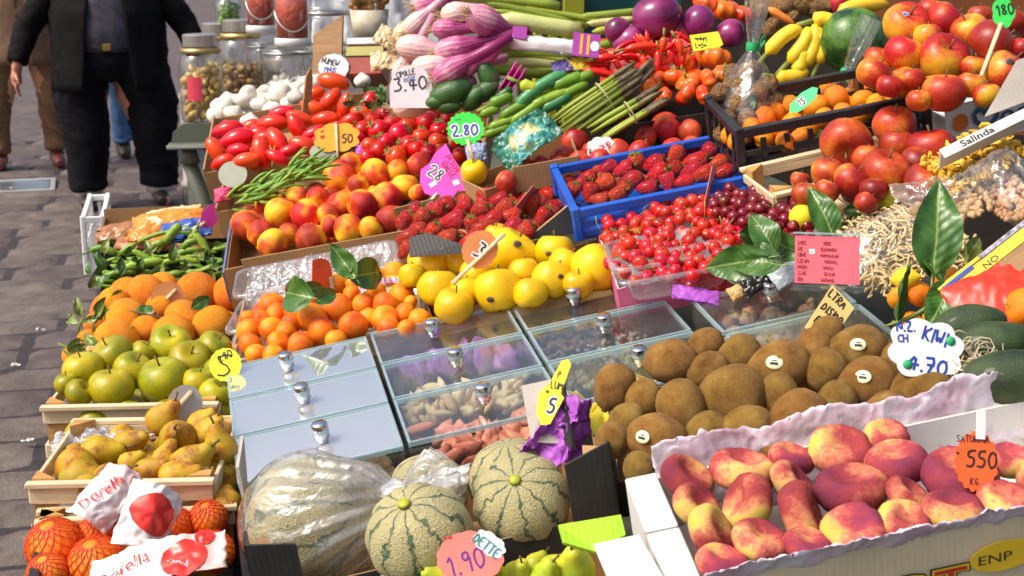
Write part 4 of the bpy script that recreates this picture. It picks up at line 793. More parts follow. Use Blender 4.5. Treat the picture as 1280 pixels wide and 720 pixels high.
def sticker(o, dirpx=(0, 0), c=(.8, .76, .5), k=1.0):
    """small oval label stuck on a fruit, on the side toward the street"""
    cc = o.matrix_world.translation if False else o.location.copy(); r = o.scale.x; n = (-FW*1.0+RT*dirpx[0]+UP*dirpx[1]).normalized()
    R = n.to_track_quat('Z', 'Y').to_matrix(); T = (TRS(o.location, o.rotation_euler.to_matrix(), o.scale)).inverted() @ TRS(o.location, R, r)
    # project disc on the fruit surface
    bm = MB().lathe([(0, .012), (.11, .008), (.22, -.012), (.23, -.03)], 14, M=Matrix.Diagonal((1.25, 1, 1, 1))); li = (T.to_3x3() @ Vector((0, 0, 1))).normalized()
    me = o.data; best = max(v.co.dot(li) for v in me.vertices); hit = max((v.co for v in me.vertices), key=lambda q: q.normalized().dot(li)).length
    M_ = Matrix.Translation(li*(hit*1.03)) @ T.to_3x3().to_4x4() @ Matrix.Scale(k, 4); st_ = obj('sticker', bm.mesh('sticker', colmat('sticker_%d' % int(c[0]*99+c[1]*9), c)), o, M_)
    obj('sticker_print', MB().box((0, -.04, .016), (.26, .09, .004)).box((0, .06, .016), (.16, .04, .004)).mesh('sticker_print', INK['black'], False), o, M_); return st_
bpy.context.view_layer.update()
for i_ in (3, 10, 11, 20, 21): ks[i_]['label'] = 'brown kiwi bearing an oval white and yellow sticker'; ks[i_]['group'] = 'kiwis with stickers'
sticker(ks[3], (-.35, .25)); sticker(ks[10], (-.75, .2)); sticker(ks[11], (-.15, .1)); sticker(ks[20], (-.2, .3)); sticker(ks[21], (-.5, .35))
s = sign(1157, 437, 1060, 92, 74, 'cloud', (.83, .83, .84), 'white cloud shaped kiwi price sign reading 4.70', roll=-8, lean=-10)
ink(s, 'N.Z.', -.036, .017, .011, 'blue', .2, 8, sx=1.2); ink(s, 'CH', -.034, .004, .009, 'blue', .2, 8, sx=1.2); ink(s, 'KIWI', -.006, .012, .016, 'blue', .16, -12, sx=1.0); ink(s, '4.70', -.02, -.025, .018, 'blue', .17, -5, sx=1.2)
for x, y in ((.028, .014), (-.02, -.021)): obj('pin', MB().lathe([(.0058, .0018), (.0055, .003), (0, .0038)], 14, M=Matrix.Translation((x, y, 0))).mesh('pin', INK['green']), s)
s = sign(1036, 398, 960, 44, 74, 'rect', (.82, .60, .20), 'tan hand lettered card leaning behind the kiwis', roll=-30, lean=-12, pts=[(-16, -40), (22, -28), (14, 40), (-22, 26)])
for k, tx in enumerate(('LTRA', 'DISIDR', 'PITT.S')): ink(s, tx, -.016+.004*k*0, .026-.02*k, .011, 'black', .17, -14)
# ================================================================ melons in the black carton
BP = plane(740, 645, 1060, .16, .0)
M, w, d = rect(BP, (335, 746), (300, 632), (716, 536), 0); w -= .032
mc = carton(M, w, d, .1, m_blk, m_card, 'black carton holding cantaloupe melons', (0, -.01, -.02, 0)); print('melon carton', w, d)
for sx, x0 in ((1, -.001), (-1, w+.001)):                               # raised folded corners
    hh = .068 if sx == 1 else .09; L = .055
    flap(mc, [(x0, -.002, -.03), (x0+sx*L, -.002, -.03), (x0+sx*L, -.002, hh*.82), (x0, -.002, hh)][::sx], [m_blk, m_card], name='corner_panel')
    flap(mc, [(x0-sx*.002, .07, -.03), (x0-sx*.002, .0, -.03), (x0-sx*.002, .0, hh), (x0-sx*.002, .07, hh*.8)][::sx], [m_blk, m_card], name='corner_panel')
    flap(mc, [(x0+sx*.004, .012, hh*.9), (x0+sx*.03, .012, hh*.72), (x0+sx*.02, .05, hh*.8)][::sx], [m_card, m_card], name='corner_fold')
flap(mc, [(.0, d, -.01), (.0, d-.09, .0), (.002, d-.085, .085), (.014, d-.015, .10)][::-1], [m_gry, m_blk], name='end_flap')
pxflap(mc, [(652, 482, 960), (690, 474, 965), (703, 555, 985), (664, 552, 985)][::-1], 0, [m_gry, m_blk], 'end_flap'); pxflap(mc, [(690, 474, 966), (703, 478, 985), (716, 560, 1000), (703, 555, 986)][::-1], 0, [m_blk, m_card], 'end_flap')
FT = Matrix.Translation((0, -.0045, 0)) @ Matrix.Rotation(math.pi/2, 4, 'X'); printed(mc, 'Società A', FT @ Matrix.Translation((.135, -.019, 0)), .02, INK['white'], 1.25, .0004)
MP = plane(640, 625, 990, .15, .05)
def melon(px, py, r, ang, tl, label, s=1000):
    return put('melon', atd(px, py, s), r/s, aim(ang, tl, U(0, 6)), label)
m1 = melon(652, 626, 60, 105, 1.3, 'netted cantaloupe melon with green stripes facing front in the carton', 1045); m2 = melon(640, 598, 54, 100, .3, 'netted cantaloupe melon behind the striped front one', 962)
m3 = melon(524, 668, 66, 110, .8, 'striped cantaloupe melon beside the plastic bag knot', 1075); m4 = melon(537, 612, 48, 80, .2, 'small cantaloupe melon half hidden behind the bag knot', 965)
for m_ in (m1, m3): obj('stem_scar', MB().lathe([(0, .90), (.1, .92), (.13, .90), (.1, .955), (0, .95)], 12).mesh('stem_scar', m_lime), m_)
m5 = melon(388, 655, 74, 20, .3, 'large cantaloupe melon wrapped in a clear plastic bag', 1010); m5.scale *= 1.12
# bag around it: gathered towards the knot on the right
pc = m5.location.copy(); rr = m5.scale.x*1.06; kp = atd(497, 622, scl(pc)*1.03); ax = (kp-pc); Lk = ax.length; axn = ax.normalized(); R_b = axn.to_track_quat('Z', 'Y').to_matrix()
def bagfn(p):
    th = math.atan2(p.y, p.x); g = max(0, min(1, (p.z+rr*.6)/(rr*1.6))); k = 1+.03*abs(math.sin(th*11+3*noise.noise(p*8)))*(.4+g)+.05*noise.noise(Vector((th*5, p.z*6, 1)))+.10*g*g*math.sin(th*17+2*noise.noise(p*9)); return Vector((p.x*k, p.y*k, p.z+.004*noise.noise(p*30)))
prof = [(0, -rr*1.02)]+[(rr*1.03*math.sin(math.pi*i/12), -rr*1.02*math.cos(math.pi*i/12)) for i in range(1, 8)]+[(rr*.78, rr*.62), (rr*.52, Lk*.80), (rr*.28, Lk*.92), (.014, Lk), (.012, Lk+.012), (.03, Lk+.035), (.042, Lk+.06), (.03, Lk+.075)]
bg_ = obj('plastic_bag', MB().lathe(prof, 110, fn=bagfn).mesh('plastic_bag', m_bag), None, TRS(pc, R_b)); tag(bg_, 'crinkled clear plastic bag knotted around the largest melon', 'plastic bag')
kb = crumple(lambda u, v: Vector(((u-.5)*.05+.01*v, .012*math.sin(u*9), Lk+.01+v*.085)), 10, 14, .02, 30, 4).mesh('bag_end', m_film); obj('bag_end', kb, bg_)
kc = MB().lathe([(r*.024, z*.028+Lk+.004) for r, z in sph(12)], 18, fn=lambda p: p+Vector((noise.noise(p*50), noise.noise(p*50+Vector((3, 1, 2))), 0))*.012).mesh('knot', m_film); obj('knot', kc, bg_)
# purple tissue paper and yellow sign at the carton's right end
p = atd(690, 560, 985); tp = crumple(lambda u, v: Vector(((u-.5)*.085*(1-.55*v)+.03*v, .012*math.sin(u*7), v*.08-.015)), 40, 40, .022, 34, 6).mesh('tissue_paper', m_purp); solid(tp, .0008); tag(obj('tissue_paper', tp, None, TRS(p, Matrix.Rotation(-.2, 3, 'Z'))), 'crumpled purple tissue paper behind the melon', 'tissue paper')
s = sign(693, 490, 1030, 36, 98, 'scallop', (.85, .75, .01), 'narrow yellow price sign above the purple tissue paper', roll=-12, yaw=-30, lean=-5, pts=[(-17, 30), (-20, 5), (-8, -12), (0, -40), (8, -44), (14, -38), (10, 0), (16, 4), (6, 40), (-6, 44), (-12, 36)])
ink(s, '5', -.002, -.026, .018, 'white', .35); ink(s, '5', -.002, -.026, .018, 'black', .16, z=.003); ink(s, 'P', .0, .018, .008); ink(s, 'LUM', -.006, .004, .009); ink(s, '~', -.01, -.006, .008)
s = sign(588, 697, 1150, 84, 66, 'scallop', (.88, .20, .16), 'coral price sign with a white patch over the green pears', roll=4, lean=-18)
ink(s, '1.90', -.024, -.02, .022, 'purple', .1, 14, sx=1.0); ink(s, '~~', -.028, .017, .009, 'red', .12, 8); obj('patch', MB().prism([(x*.6, y*.55) for x, y in outline('cloud', .062, .04)], .0006, 0, Matrix.Translation((.022, .013, .0018)) @ Matrix.Rotation(-.7, 4, 'Z')).mesh('patch', INK['white'], False), s)
ink(s, 'DETTE', .003, .018, .011, 'teal', .14, -42, z=.0034, sx=.9)
# ================================================================ green pears and lime box in front
GP = plane(680, 712, 1120, .15, .1)
M, w, d = rect(GP, (600, 740), (560, 690), (830, 650), .0); lb = carton(M, w*.9, d+.02, .08, m_lime_c, m_card, 'lime green carton of green pears', (-.02, 0, -.03, -.03))
pxflap(lb, [(698, 656, 1190), (776, 643, 1185), (782, 668, 1200), (745, 690, 1215), (704, 678, 1210)][::-1], 0, [m_lime_c, m_card], 'lid_flap'); pxflap(lb, [(742, 680, 1225), (798, 668, 1215), (832, 726, 1260), (764, 732, 1260)][::-1], 0, [m_wht, m_card], 'lid_flap')
pile('gpear', GP, [(645, 722, 22, 80, 1.0), (618, 722, 20, 110, .8), (716, 714, 28, 100, .9), (682, 724, 22, 70, .7), (552, 728, 20, 140, .5), (668, 704, 13, 45), (690, 706, 14, 30)], 'green pear in the lime green carton', 'green pears in the lime carton', k=.8)
# ================================================================ front strip: net bags, pears, green apples
LP = (.85, 0, 0)
M, w, d = rect(LP, (55, 608), (75, 532), (283, 528), 0); wood_crate(M, .238, d, .11, 'pale wooden slat crate of russet pears', 2, .024, .03)
PP = (.845, .06, .1)
PP = (PP[0]-.1*1.95+.012, PP[1], PP[2])
pile('pear', PP, [(120, 568, 23, 12, .1), (97, 581, 24, -18, .1), (97, 597, 22, 10, .2), (162, 580, 15, 42, .1), (223, 552, 26, 80, 1.8), (203, 526, 21, 55, .3), (237, 580, 24, 38, .2), (222, 596, 22, 20, .2), (187, 588, 18, 20, .4), (262, 543, 20, 60, .5), (275, 563, 22, 100, .2), (135, 600, 20, 30), (160, 556, 20, 30, .3), (250, 530, 18, 40), (205, 575, 18, 70), (110, 612, 20, 0, .2)], 'russet yellow pear in the pale wooden crate', 'pears in the pale wooden crate', fill=[(62, 640), (80, 545), (285, 530), (285, 630)], k=.8, itr=8, fdrop=1.3)
p = atd(112, 548, 860); pw = crumple(lambda u, v: Vector(((u-.5)*.1, (v-.5)*.05, .012*math.sin(u*3.1)*math.sin(v*3.1))), 22, 12, .02, 40, 3).mesh('wrapper', None or clear('printed_film', (.9, .9, .95), 1.5, .12, .55, .8, 30, milk=(.75, .77, .86), boost=1.5)); tag(obj('wrapper', pw, None, TRS(p, pframe(PP, 0, 0).to_3x3())), 'crumpled white plastic wrapper in the corner of the pear crate', 'wrapper')
M, w, d = rect(LP, (70, 512), (96, 440), (300, 436), 0); wood_crate(M, .262, d, .11, 'pale wooden slat crate of green apples', 2, .022, .034)
AP = (.875-.28*2.25, .05, .28)
pile('gapple', AP, [(207, 432, 26, 80, 1.0), (147, 444, 27, 120, .5), (105, 462, 26, 100, .3), (166, 466, 25, 60, .4), (240, 451, 27, 70, 1.0), (264, 437, 22, 60, .3), (206, 473, 32, 100, .4), (139, 484, 29, 90, .2), (100, 490, 18, 40, .3), (268, 492, 21, 60, .3), (180, 440, 17, 60, .2), (250, 478, 22, 80, .2), (85, 480, 16, 90, .2), (270, 465, 18, 60, .2)], 'green apple in the pale wooden crate', 'green apples in the pale wooden crate', k=.84, itr=10, ori=None)
pile('gapple', (.825, 0, 0), [(118, 527, 24, 90, .2), (165, 523, 24, 70, .2), (215, 518, 24, 90, .2), (268, 517, 22, 80, .2)], 'green apple showing between the crate slats', 'green apples showing between the slats', fill=[(100, 520), (110, 450), (290, 440), (290, 515)])
s = sign(282, 456, 800, 40, 42, 'scallop', (.82, .80, .02), 'bright yellow scalloped price sign on the green apples', roll=10, lean=-10); ink(s, 'S', -.014, -.018, .034, 'black', .07, sx=1.6); ink(s, '1.80', -.008, .004, .012, 'black', .14, 20)
# net bags of oranges
NP = (.80-.12*1.7, .04, .12)
no = pile('netor', NP, [(84, 680, 36), (122, 706, 36), (165, 668, 27), (115, 672, 26), (215, 700, 30), (255, 650, 24), (265, 690, 26), (225, 655, 22), (60, 718, 26), (185, 720, 30)], 'orange inside a red net bag', 'oranges in red net bags', fill=[(70, 720), (90, 660), (280, 640), (280, 720)], k=.88)
m_net = plain('red_net', (.72, .07, .015), .4, .2)
def netting(center, r, name, label):
    mb = MB(); A = aim(100, .6)
    for sg in (-1, 1):
        for k in range(16):
            pts = []
            for i in range(15):
                t = .25+2.6*i/14; a = 2*math.pi*k/16+sg*t*.85; pts.append(A @ Vector((math.sin(t)*math.cos(a), math.sin(t)*math.sin(a), math.cos(t)))*(r*1.025))
            mb.tube(pts, .0007, 4, cap=False)
    return mb
nets = []
for lab, ids in (('red net stretched over the oranges by the black crate corner', (0, 1, 8)), ('red net over the oranges under the white printed label', (2, 3, 4, 7, 9)), ('red net over the oranges against the melon carton', (5, 6))):
    mb = MB(); c0 = no[ids[0]].location.copy()
    for i in ids:
        n1 = netting(None, no[i].scale.x, '', ''); mb.add([Vector(v)+no[i].location-c0 for v in n1.v], n1.f); mb.tube([Vector((0, 0, 0)), no[i].location-c0+Vector((0, 0, .001))], .0009, 4) if i != ids[0] else None
    o = obj('net_bag', mb.mesh('net_bag', m_net), None, Matrix.Translation(c0)); tag(o, lab, 'net bag')
m_lab = None; t_ = NT('printed_bag_label'); t_.set(Roughness=.35); c_ = t_.ramp(t_.noise(9, 3), [(.35, (.66, .36, .34)), (.48, (.74, .62, .60)), (.6, (.80, .76, .76))]); t_.col(c_); t_.bump(t_.noise(20, 3), .25, .01); m_lab = t_.m
m_lred = colmat('label_red', (.68, .03, .02), .3)
def baglabel(px, py, s, w, h, roll, lean, yaw, label, seed, bow=.02):
    p = atd(px, py, s); f = lambda u, v: Vector(((u-.5)*w, (v-.5)*h, bow*math.cos((u-.5)*3)-.01*v))
    q = crumple(f, 34, 30, .010, 26, seed).mesh('bag_label', m_lab); solid(q, .0007); o = obj('bag_label', q, None, TRS(p, facing(roll, yaw, lean))); tag(o, label, 'label')
    def surf(mb):                                                    # drape flat print on the crumpled label
        out = MB()
        def mv(v):
            g = Vector(((v[0]), v[1], bow*math.cos((v[0]/w)*3)-.01*(v[1]/h+.5))); qq = g*26+Vector((seed*3.3, seed, 0))
            return g+Vector((crease(qq)*.5, crease(qq+Vector((5, 2, 1)))*.5, crease(qq+Vector((1, 7, 3)))))*.010+Vector((0, 0, .0016+v[2]))
        out.v = [tuple(mv(v)) for v in mb.v]; out.f = mb.f; out.m = mb.m; return out
    return o, surf
def disc(cx, cy, r, z=0):
    mb = MB(); rings = 5; seg = 28; v = [(cx, cy, z)]; f = []
    for i in range(1, rings+1):
        for k in range(seg): a = 2*math.pi*k/seg; v.append((cx+r*i/rings*math.cos(a), cy+r*i/rings*math.sin(a), z))
    for k in range(seg): f.append((0, 1+k, 1+(k+1) % seg))
    for i in range(rings-1):
        for k in range(seg): a0 = 1+i*seg; f.append((a0+k, a0+seg+k, a0+seg+(k+1) % seg, a0+(k+1) % seg))
    return mb.add(v, f)
def draped_text(o, surf, text, x, y, h, rot, mat):
    cu = bpy.data.curves.new('text', 'FONT'); cu.body = text; cu.size = h; cu.resolution_u = 2; cu.shear = .25; t = bpy.data.objects.new('text', cu); COL.objects.link(t); dg = bpy.context.evaluated_depsgraph_get(); me = bpy.data.meshes.new_from_object(t.evaluated_get(dg)); bpy.data.objects.remove(t)
    T = Matrix.Translation((x, y, .001)) @ Matrix.Rotation(math.radians(rot), 4, 'Z'); mb = MB(); mb.v = [tuple(T @ v.co) for v in me.vertices]; mb.f = [tuple(p.vertices) for p in me.polygons]; mb.m = [0]*len(mb.f); bpy.data.meshes.remove(me)
    obj('lettering', surf(mb).mesh('lettering', mat, False), o)
o, sf = baglabel(134, 622, 985, .062, .085, -30, -30, -10, 'white bag label lettered in red standing up over the net oranges', 1)
draped_text(o, sf, 'Dorella', -.008, -.036, .021, 74, m_lred)
o, sf = baglabel(186, 650, 1010, .07, .09, -28, -36, 20, 'white bag label printed with a red fruit shape', 5)
obj('print', sf(disc(.0, .005, .028)).mesh('print', m_lred), o)
o, sf = baglabel(196, 704, 1060, .165, .06, 14, -42, 0, 'large white bag label with a red disc draped over the net oranges', 8, .012)
obj('print', sf(disc(.035, -.006, .027)).mesh('print', m_lred), o); obj('print', sf(disc(.06, .022, .012)).mesh('print', m_lred), o); draped_text(o, sf, 'Dorella', -.07, -.02, .022, 20, m_lred); draped_text(o, sf, "L'arancia", .014, -.006, .008, -30, INK['white'])
M = pframe(LP, -.205, 1.55, 0, -.05); plastic_crate(M, .25, .26, .09, m_kplas, 'black plastic crate under the red net bags', 6, post=.03)
M = pframe(LP, -.212, 1.795, 0, -.035); wood_crate(M, .25, .03, .05, 'narrow wooden tray edge in front of the pear crate', 1, .022)
# grey scalloped sign backs and sticks
s = sign(231, 506, 850, 44, 50, 'scallop', (.45, .41, .38), 'grey back of a scalloped sign stuck among the pears', roll=-15, yaw=25, lean=-10, stick=(4, -18, -34, 46))
s = sign(210, 374, 640, 42, 44, 'scallop', (.62, .27, .09), 'tan back of a scalloped sign stuck among the oranges', roll=-15, yaw=20, lean=-10, stick=(6, -14, -22, 34))
# ================================================================ oranges with leaves
OP = (.84-.2*2.75, .05, .2)
pile('orange', OP, [(182, 368, 25), (257, 366, 27), (278, 366, 24), (143, 378, 20), (158, 401, 28), (230, 398, 25), (267, 407, 26), (151, 424, 29), (213, 419, 27), (112, 425, 14), (92, 446, 15), (200, 385, 18), (180, 415, 20), (120, 405, 15)], 'bright orange with leaves around it by the green apples', 'oranges beside the green apples', fill=[(105, 440), (120, 370), (285, 350), (290, 430)], k=.86, itr=9)
M = pframe((.80, 0, 0), -.2, 2.5); carton(M, .25, .46, .1, m_card, m_card, 'brown carton under the oranges', (-.02, -.02, -.02, 0))
for a in ((240, 385, 660, 34, 35, 0), (178, 398, 660, 30, 80, 1), (185, 410, 660, 24, 130, 1), (140, 372, 640, 22, 20, 0)): leaf(*a[:5], 'small green leaf lying on the oranges', a[5] == 9, -40, group='small leaves on the oranges')
for k in range(16): leaf(U(84, 128), U(385, 470), 700, U(16, 30), U(30, 200), 'wilted pale leaf hanging at the corner of the orange box', True, U(-50, 10), U(-40, 40), group='wilted leaves at the orange box corner')
for k in range(9):
    x, y_ = U(86, 118), U(390, 450); pod(x, y_, x+U(-22, 14), y_+U(-24, 24), 690, 1.6, m_gstem, 'thin green twig hanging at the corner of the orange box', 'twig', 'twig', 'twigs at the orange box corner', bend=(U(-.2, .2), U(-.2, .2)))
pod(160, 388, 226, 402, 660, 1.5, m_stem, 'thin brown twig lying across the oranges', 'twig', 'twig')
# ================================================================ broad beans, crisp packets, black boxes on the front strip
BPn = plane(190, 325, 560, .05, .1)
G = 'broad beans heaped on the front strip'; LB = 'long green broad bean pod in the heap behind the oranges'
for (a, b, c, d, r, bd) in ((205, 305, 226, 280, 6, (0, .05)), (185, 312, 206, 303, 5.5, (0, .1)), (226, 312, 250, 300, 5, (0, .15)), (240, 290, 262, 330, 5.5, (.1, .06)), (112, 314, 146, 318, 4.5, (0, .18)), (145, 340, 205, 326, 6, (0, .06)), (150, 318, 170, 306, 4, (0, .1)), (165, 312, 190, 326, 4, (0, 0)), (128, 348, 170, 340, 4, (0, .1)), (200, 330, 250, 328, 4, (0, .1)), (200, 350, 228, 342, 5, (0, .1)), (215, 322, 250, 312, 4, (0, .1)), (150, 360, 172, 352, 4, (0, .2)), (232, 340, 270, 330, 4, (0, -.1)), (135, 375, 160, 363, 5, (0, .2)), (172, 303, 240, 292, 3, (0, .1)), (246, 286, 236, 300, 4.5, (.1, 0))):
    pod(a, b, c, d, 575, r, m_bean, LB, 'broad_bean', 'bean', G, bend=bd, taper=.8, bumps=.12, stem=m_gstem, tip=.3, n=9)
for k in range(70):
    x, y_ = U(112, 280), U(302, 358); a = U(-.5, .6)
    if x < 130 and y_ < 318: continue
    L = U(18, 40); p0 = at(x, y_, BPn, -.015); s0 = scl(p0); pod(x, y_, x+L*math.cos(a), y_-L*math.sin(a)*.6, s0, U(1.8, 3.6), random.choice((m_bean, m_green)), 'thin green pod or stalk in the broad bean heap', 'bean_pod', 'bean', 'thin pods in the broad bean heap', bend=(0, U(-.15, .2)), bumps=.1)
for k in range(36): leaf(U(110, 285), U(312, 362), 590, U(12, 26), U(-20, 200), 'small crumpled leaf among the broad bean pods', k % 3 == 0, U(-70, 10), U(-50, 50), None, 'leaves among the broad beans')
M = pframe((.80, 0, .0), -.2, 2.98); carton(M, .27, .42, .1, m_blk, m_blk, 'dark carton holding the broad beans', (-.02, 0, 0, 0))
M = pframe((.845, 0, .0), -.215, 3.42); bc = carton(M, .30, .34, .1, m_blk, m_card, 'black carton of crisp packets behind the broad beans', (0, 0, .02, 0)); flap(bc, [(.0, .002, .0), (.075, .002, .0), (.075, .002, .03), (.0, .002, .03)], [m_blk, m_card], name='corner_panel')
m_pk = [colmat('packet_orange', (.75, .25, .03), .25), colmat('packet_blue', (.04, .10, .38), .25), colmat('packet_brown', (.35, .14, .05), .3), colmat('packet_cream', (.72, .52, .28), .25)]
def packet(px, py, s, wpx, hpx, mat, label, roll=0, lean=-50, yaw=0, puff=.25, seed=0, name='packet', cat='packet', group=None, amp=.16):
    w, h = wpx/s, hpx/s
    def fn(u, v): e = math.sin(math.pi*u)**.6*math.sin(math.pi*v)**.6; return Vector(((u-.5)*w, (v-.5)*h, puff*h*e))
    mb = crumple(fn, 30, 22, min(w, h)*amp, 2.4/min(w, h), seed); mb2 = crumple(lambda u, v: fn(1-u, v)*1.0-Vector((0, 0, .9*fn(1-u, v).z+.1*min(w, h))), 8, 8, 0, 9); mb.add(mb2.v, mb2.f)
    return tag(obj(name, mb.mesh(name, mat), None, TRS(atd(px, py, s), facing(roll, yaw, lean))), label, cat, group)
packet(208, 276, 530, 90, 40, m_pk[0], 'shiny orange crisp packet on the black carton', 8, -55, seed=1); packet(232, 286, 540, 66, 36, m_pk[1], 'shiny blue crisp packet on the black carton', 10, -50, seed=2); packet(160, 288, 530, 80, 34, m_pk[2], 'brown crisp packet at the street edge of the black carton', 6, -55, seed=3); packet(215, 266, 515, 70, 22, m_pk[3], 'cream and orange crisp packet lying topmost', 8, -55, seed=4); packet(185, 296, 545, 50, 22, m_pk[0], 'small orange packet half under the bean pods', -5, -50, seed=5); packet(200, 303, 540, 110, 26, m_pk[2], 'dark brown packet behind the bean pods', 0, -50, seed=9)
M = pframe((.82, 0, .0), -.275, 3.86); wc = plastic_crate(M, .05, .34, .15, m_wplas, 'white plastic crate at the street end of the front strip', 3, lattice=False, t=.008, post=.014)
M = pframe((.82, 0, 0), -.21, 3.78); carton(M, .1, .14, .08, m_blk, m_blk, 'small black box inside the white plastic crate', (.0, 0, 0, 0))
s = sign(263, 270, 570, 22, 34, 'scallop', (.80, .06, .55), 'pink back of a sign beside the crisp packets', roll=-35, yaw=30, lean=-5, stick=(-2, 10, -10, 26))
# ================================================================ peaches crate
PC = plane(400, 268, 615, .2, .16)
M, w, d = rect(PC, (288, 336), (282, 268), (480, 228), -.03)
pcx = carton(M, w+.01, d, .09, m_card, m_card, 'brown and blue cardboard tray of yellow red peaches', (0, -.01, 0, -.01)); flap(pcx, [(-.004, 0, -.07), (-.004, d, -.07), (-.004, d, -.005), (-.004, 0, -.005)][::-1], [m_blu, m_blu], name='printed_side')
pile('peach', PC, [(308, 281, 20), (333, 252, 17), (350, 266, 20), (327, 292, 18), (342, 306, 20), (372, 247, 15), (398, 249, 16), (388, 269, 21), (360, 293, 15), (388, 299, 20), (425, 257, 18), (425, 221, 21), (440, 208, 18), (470, 218, 20), (455, 256, 20), (480, 248, 19), (486, 276, 20), (437, 287, 20), (507, 234, 18), (500, 213, 15), (523, 208, 18), (524, 242, 13), (413, 283, 14), (447, 232, 14), (520, 184, 16), (590, 246, 18), (570, 240, 16), (465, 285, 16), (405, 268, 14), (550, 195, 15)], 'yellow red peach heaped in the cardboard tray', 'peaches heaped in the tray', fill=[(300, 300), (310, 265), (480, 220), (530, 230), (500, 285), (350, 315)], k=.85, itr=10)
put('yapple', atd(593, 215, 640), 17.5/640, aim(100, .6), 'single yellow apple behind the pink sign')
s = sign(555, 216, 640, 62, 72, 'rect', (.86, .10, .62), 'large pointed pink price sign standing on the peaches', roll=0, lean=-6, pts=[(2, -37), (12, -18), (22, -4), (33, 18), (30, 24), (18, 22), (12, 30), (0, 35), (-14, 30), (-24, 26), (-30, 12), (-29, -4), (-18, -12), (-12, -24)], stick=(-8, 26, -22, 42))
ink(s, 'PESCHE', .002, .03, .011, 'red', .12, -55); ink(s, 'GIALLE', -.006, .018, .011, 'red', .12, -55); ink(s, '28', -.034, -.002, .024, 'white', .3, -35); ink(s, '28', -.034, -.002, .024, 'black', .09, -35, z=.003); ink(s, '-', -.018, -.038, .03, 'white', .3, 30); ink(s, '-', .024, -.03, .02, 'white', .5, 20)
# ================================================================ apricots in clear punnets
RP = plane(430, 385, 735, .2, .14)
M, w, d = rect(RP, (296, 455), (290, 345), (500, 305), -.03); carton(M, w+.02, d, .08, m_card, m_card, 'brown tray holding the apricot punnets', (-.03, -.02, .03, -.02))
for nm, a, b, c in (('clear plastic punnet of apricots beside the oranges', (292, 448), (294, 415), (410, 398)), ('clear plastic punnet of apricots with a white rim behind', (294, 412), (298, 376), (420, 360)), ('clear plastic punnet of apricots under the lettered band', (420, 420), (412, 370), (520, 352))):
    M, w, d = rect(RP, a, b, c, -.012); punnet(M, w, d, .05, nm)
pile('apricot', RP, [(340, 383, 18), (312, 399, 12), (343, 394, 14), (384, 375, 15), (366, 391, 14), (423, 357, 16), (440, 356, 11), (400, 366, 13), (423, 386, 19), (455, 381, 15), (485, 380, 17), (467, 348, 17), (493, 343, 16), (500, 371, 17), (389, 399, 20), (443, 407, 19), (403, 414, 19), (480, 399, 18), (485, 409, 15), (513, 378, 9), (523, 402, 16), (311, 414, 16), (340, 412, 16), (358, 414, 14), (348, 428, 15), (375, 432, 17), (320, 444, 14), (341, 443, 14), (313, 430, 15), (365, 405, 13), (462, 398, 13), (505, 392, 14), (470, 365, 13), (330, 398, 12), (420, 425, 14), (440, 368, 12), (510, 410, 12)], 'small orange apricot in the clear punnets', 'apricots in the clear punnets', fill=[(310, 445), (312, 395), (500, 350), (520, 400), (420, 430)], k=.82, itr=9)
p = atd(477, 361, 720); bd = empty('paper_band', TRS(p, facing(14, 0, -30))); tag(bd, 'yellow white lettered paper band across the apricots', 'band')
def bandf(u, v): return Vector(((u-.5)*.105, (v-.5)*.022+.006*math.sin(u*3), .012*math.sin(u*3.14)))
b_ = MB().sheet(bandf, 14, 2).mesh('strip', m_yel); solid(b_, .001); obj('strip', b_, bd); b2 = MB().sheet(lambda u, v: bandf(u, .22+v*.56)+Vector((0, 0, .0014)), 14, 2).mesh('strip_print', INK['white']); obj('strip_print', b2, bd)
printed(bd, 'ONELLI', Matrix.Translation((-.036, -.0025, .0155)), .017, colmat('print_pink', (.75, .05, .25)), 1.2, .0003)
for a in ((388, 372, 770, 74, 170, 1, -40), (372, 366, 760, 44, 15, 0, -40), (445, 348, 745, 56, 128, 2, -20), (440, 346, 745, 66, 12, 1, -45), (395, 378, 770, 40, 35, 3, -45)): leaf(*a[:5], 'dark green leaf laid between the peach tray and the apricots', False, a[6], 0, a[5], 'leaves above the apricots')
for (x, y_, w_, h_, r_) in ((350, 348, 84, 34, 8), (438, 328, 100, 30, 10)):
    p = atd(x, y_, 690); q = crumple(lambda u, v: Vector(((u-.5)*w_/690, (v-.5)*h_/690*1.6, 0)), 44, 30, .022, 45, x).mesh('wrapping_film', m_film); tag(obj('wrapping_film', q, None, TRS(p, facing(r_, 0, -45))), 'crinkled clear film folded over punnets below the peaches', 'film', 'films below the peaches')
for nm, a, b, c in (('empty film lined tray below the peaches', (300, 368), (296, 340), (385, 322)), ('empty film lined tray by the dark leaf below the peaches', (392, 352), (390, 322), (490, 300))):
    M, w, d = rect(RP, a, b, c, .01); punnet(M, w, d, .05, nm)
s = sign(403, 352, 720, 14, 56, 'rect', (.80, .10, .02), 'red sign turned edge on between the apricots', roll=2, yaw=66, lean=-5, pts=[(-22, 26), (-26, 0), (-20, -26), (0, -30), (20, -26), (26, 0), (22, 26), (0, 30)], stick=(16, -6, 18, 40))
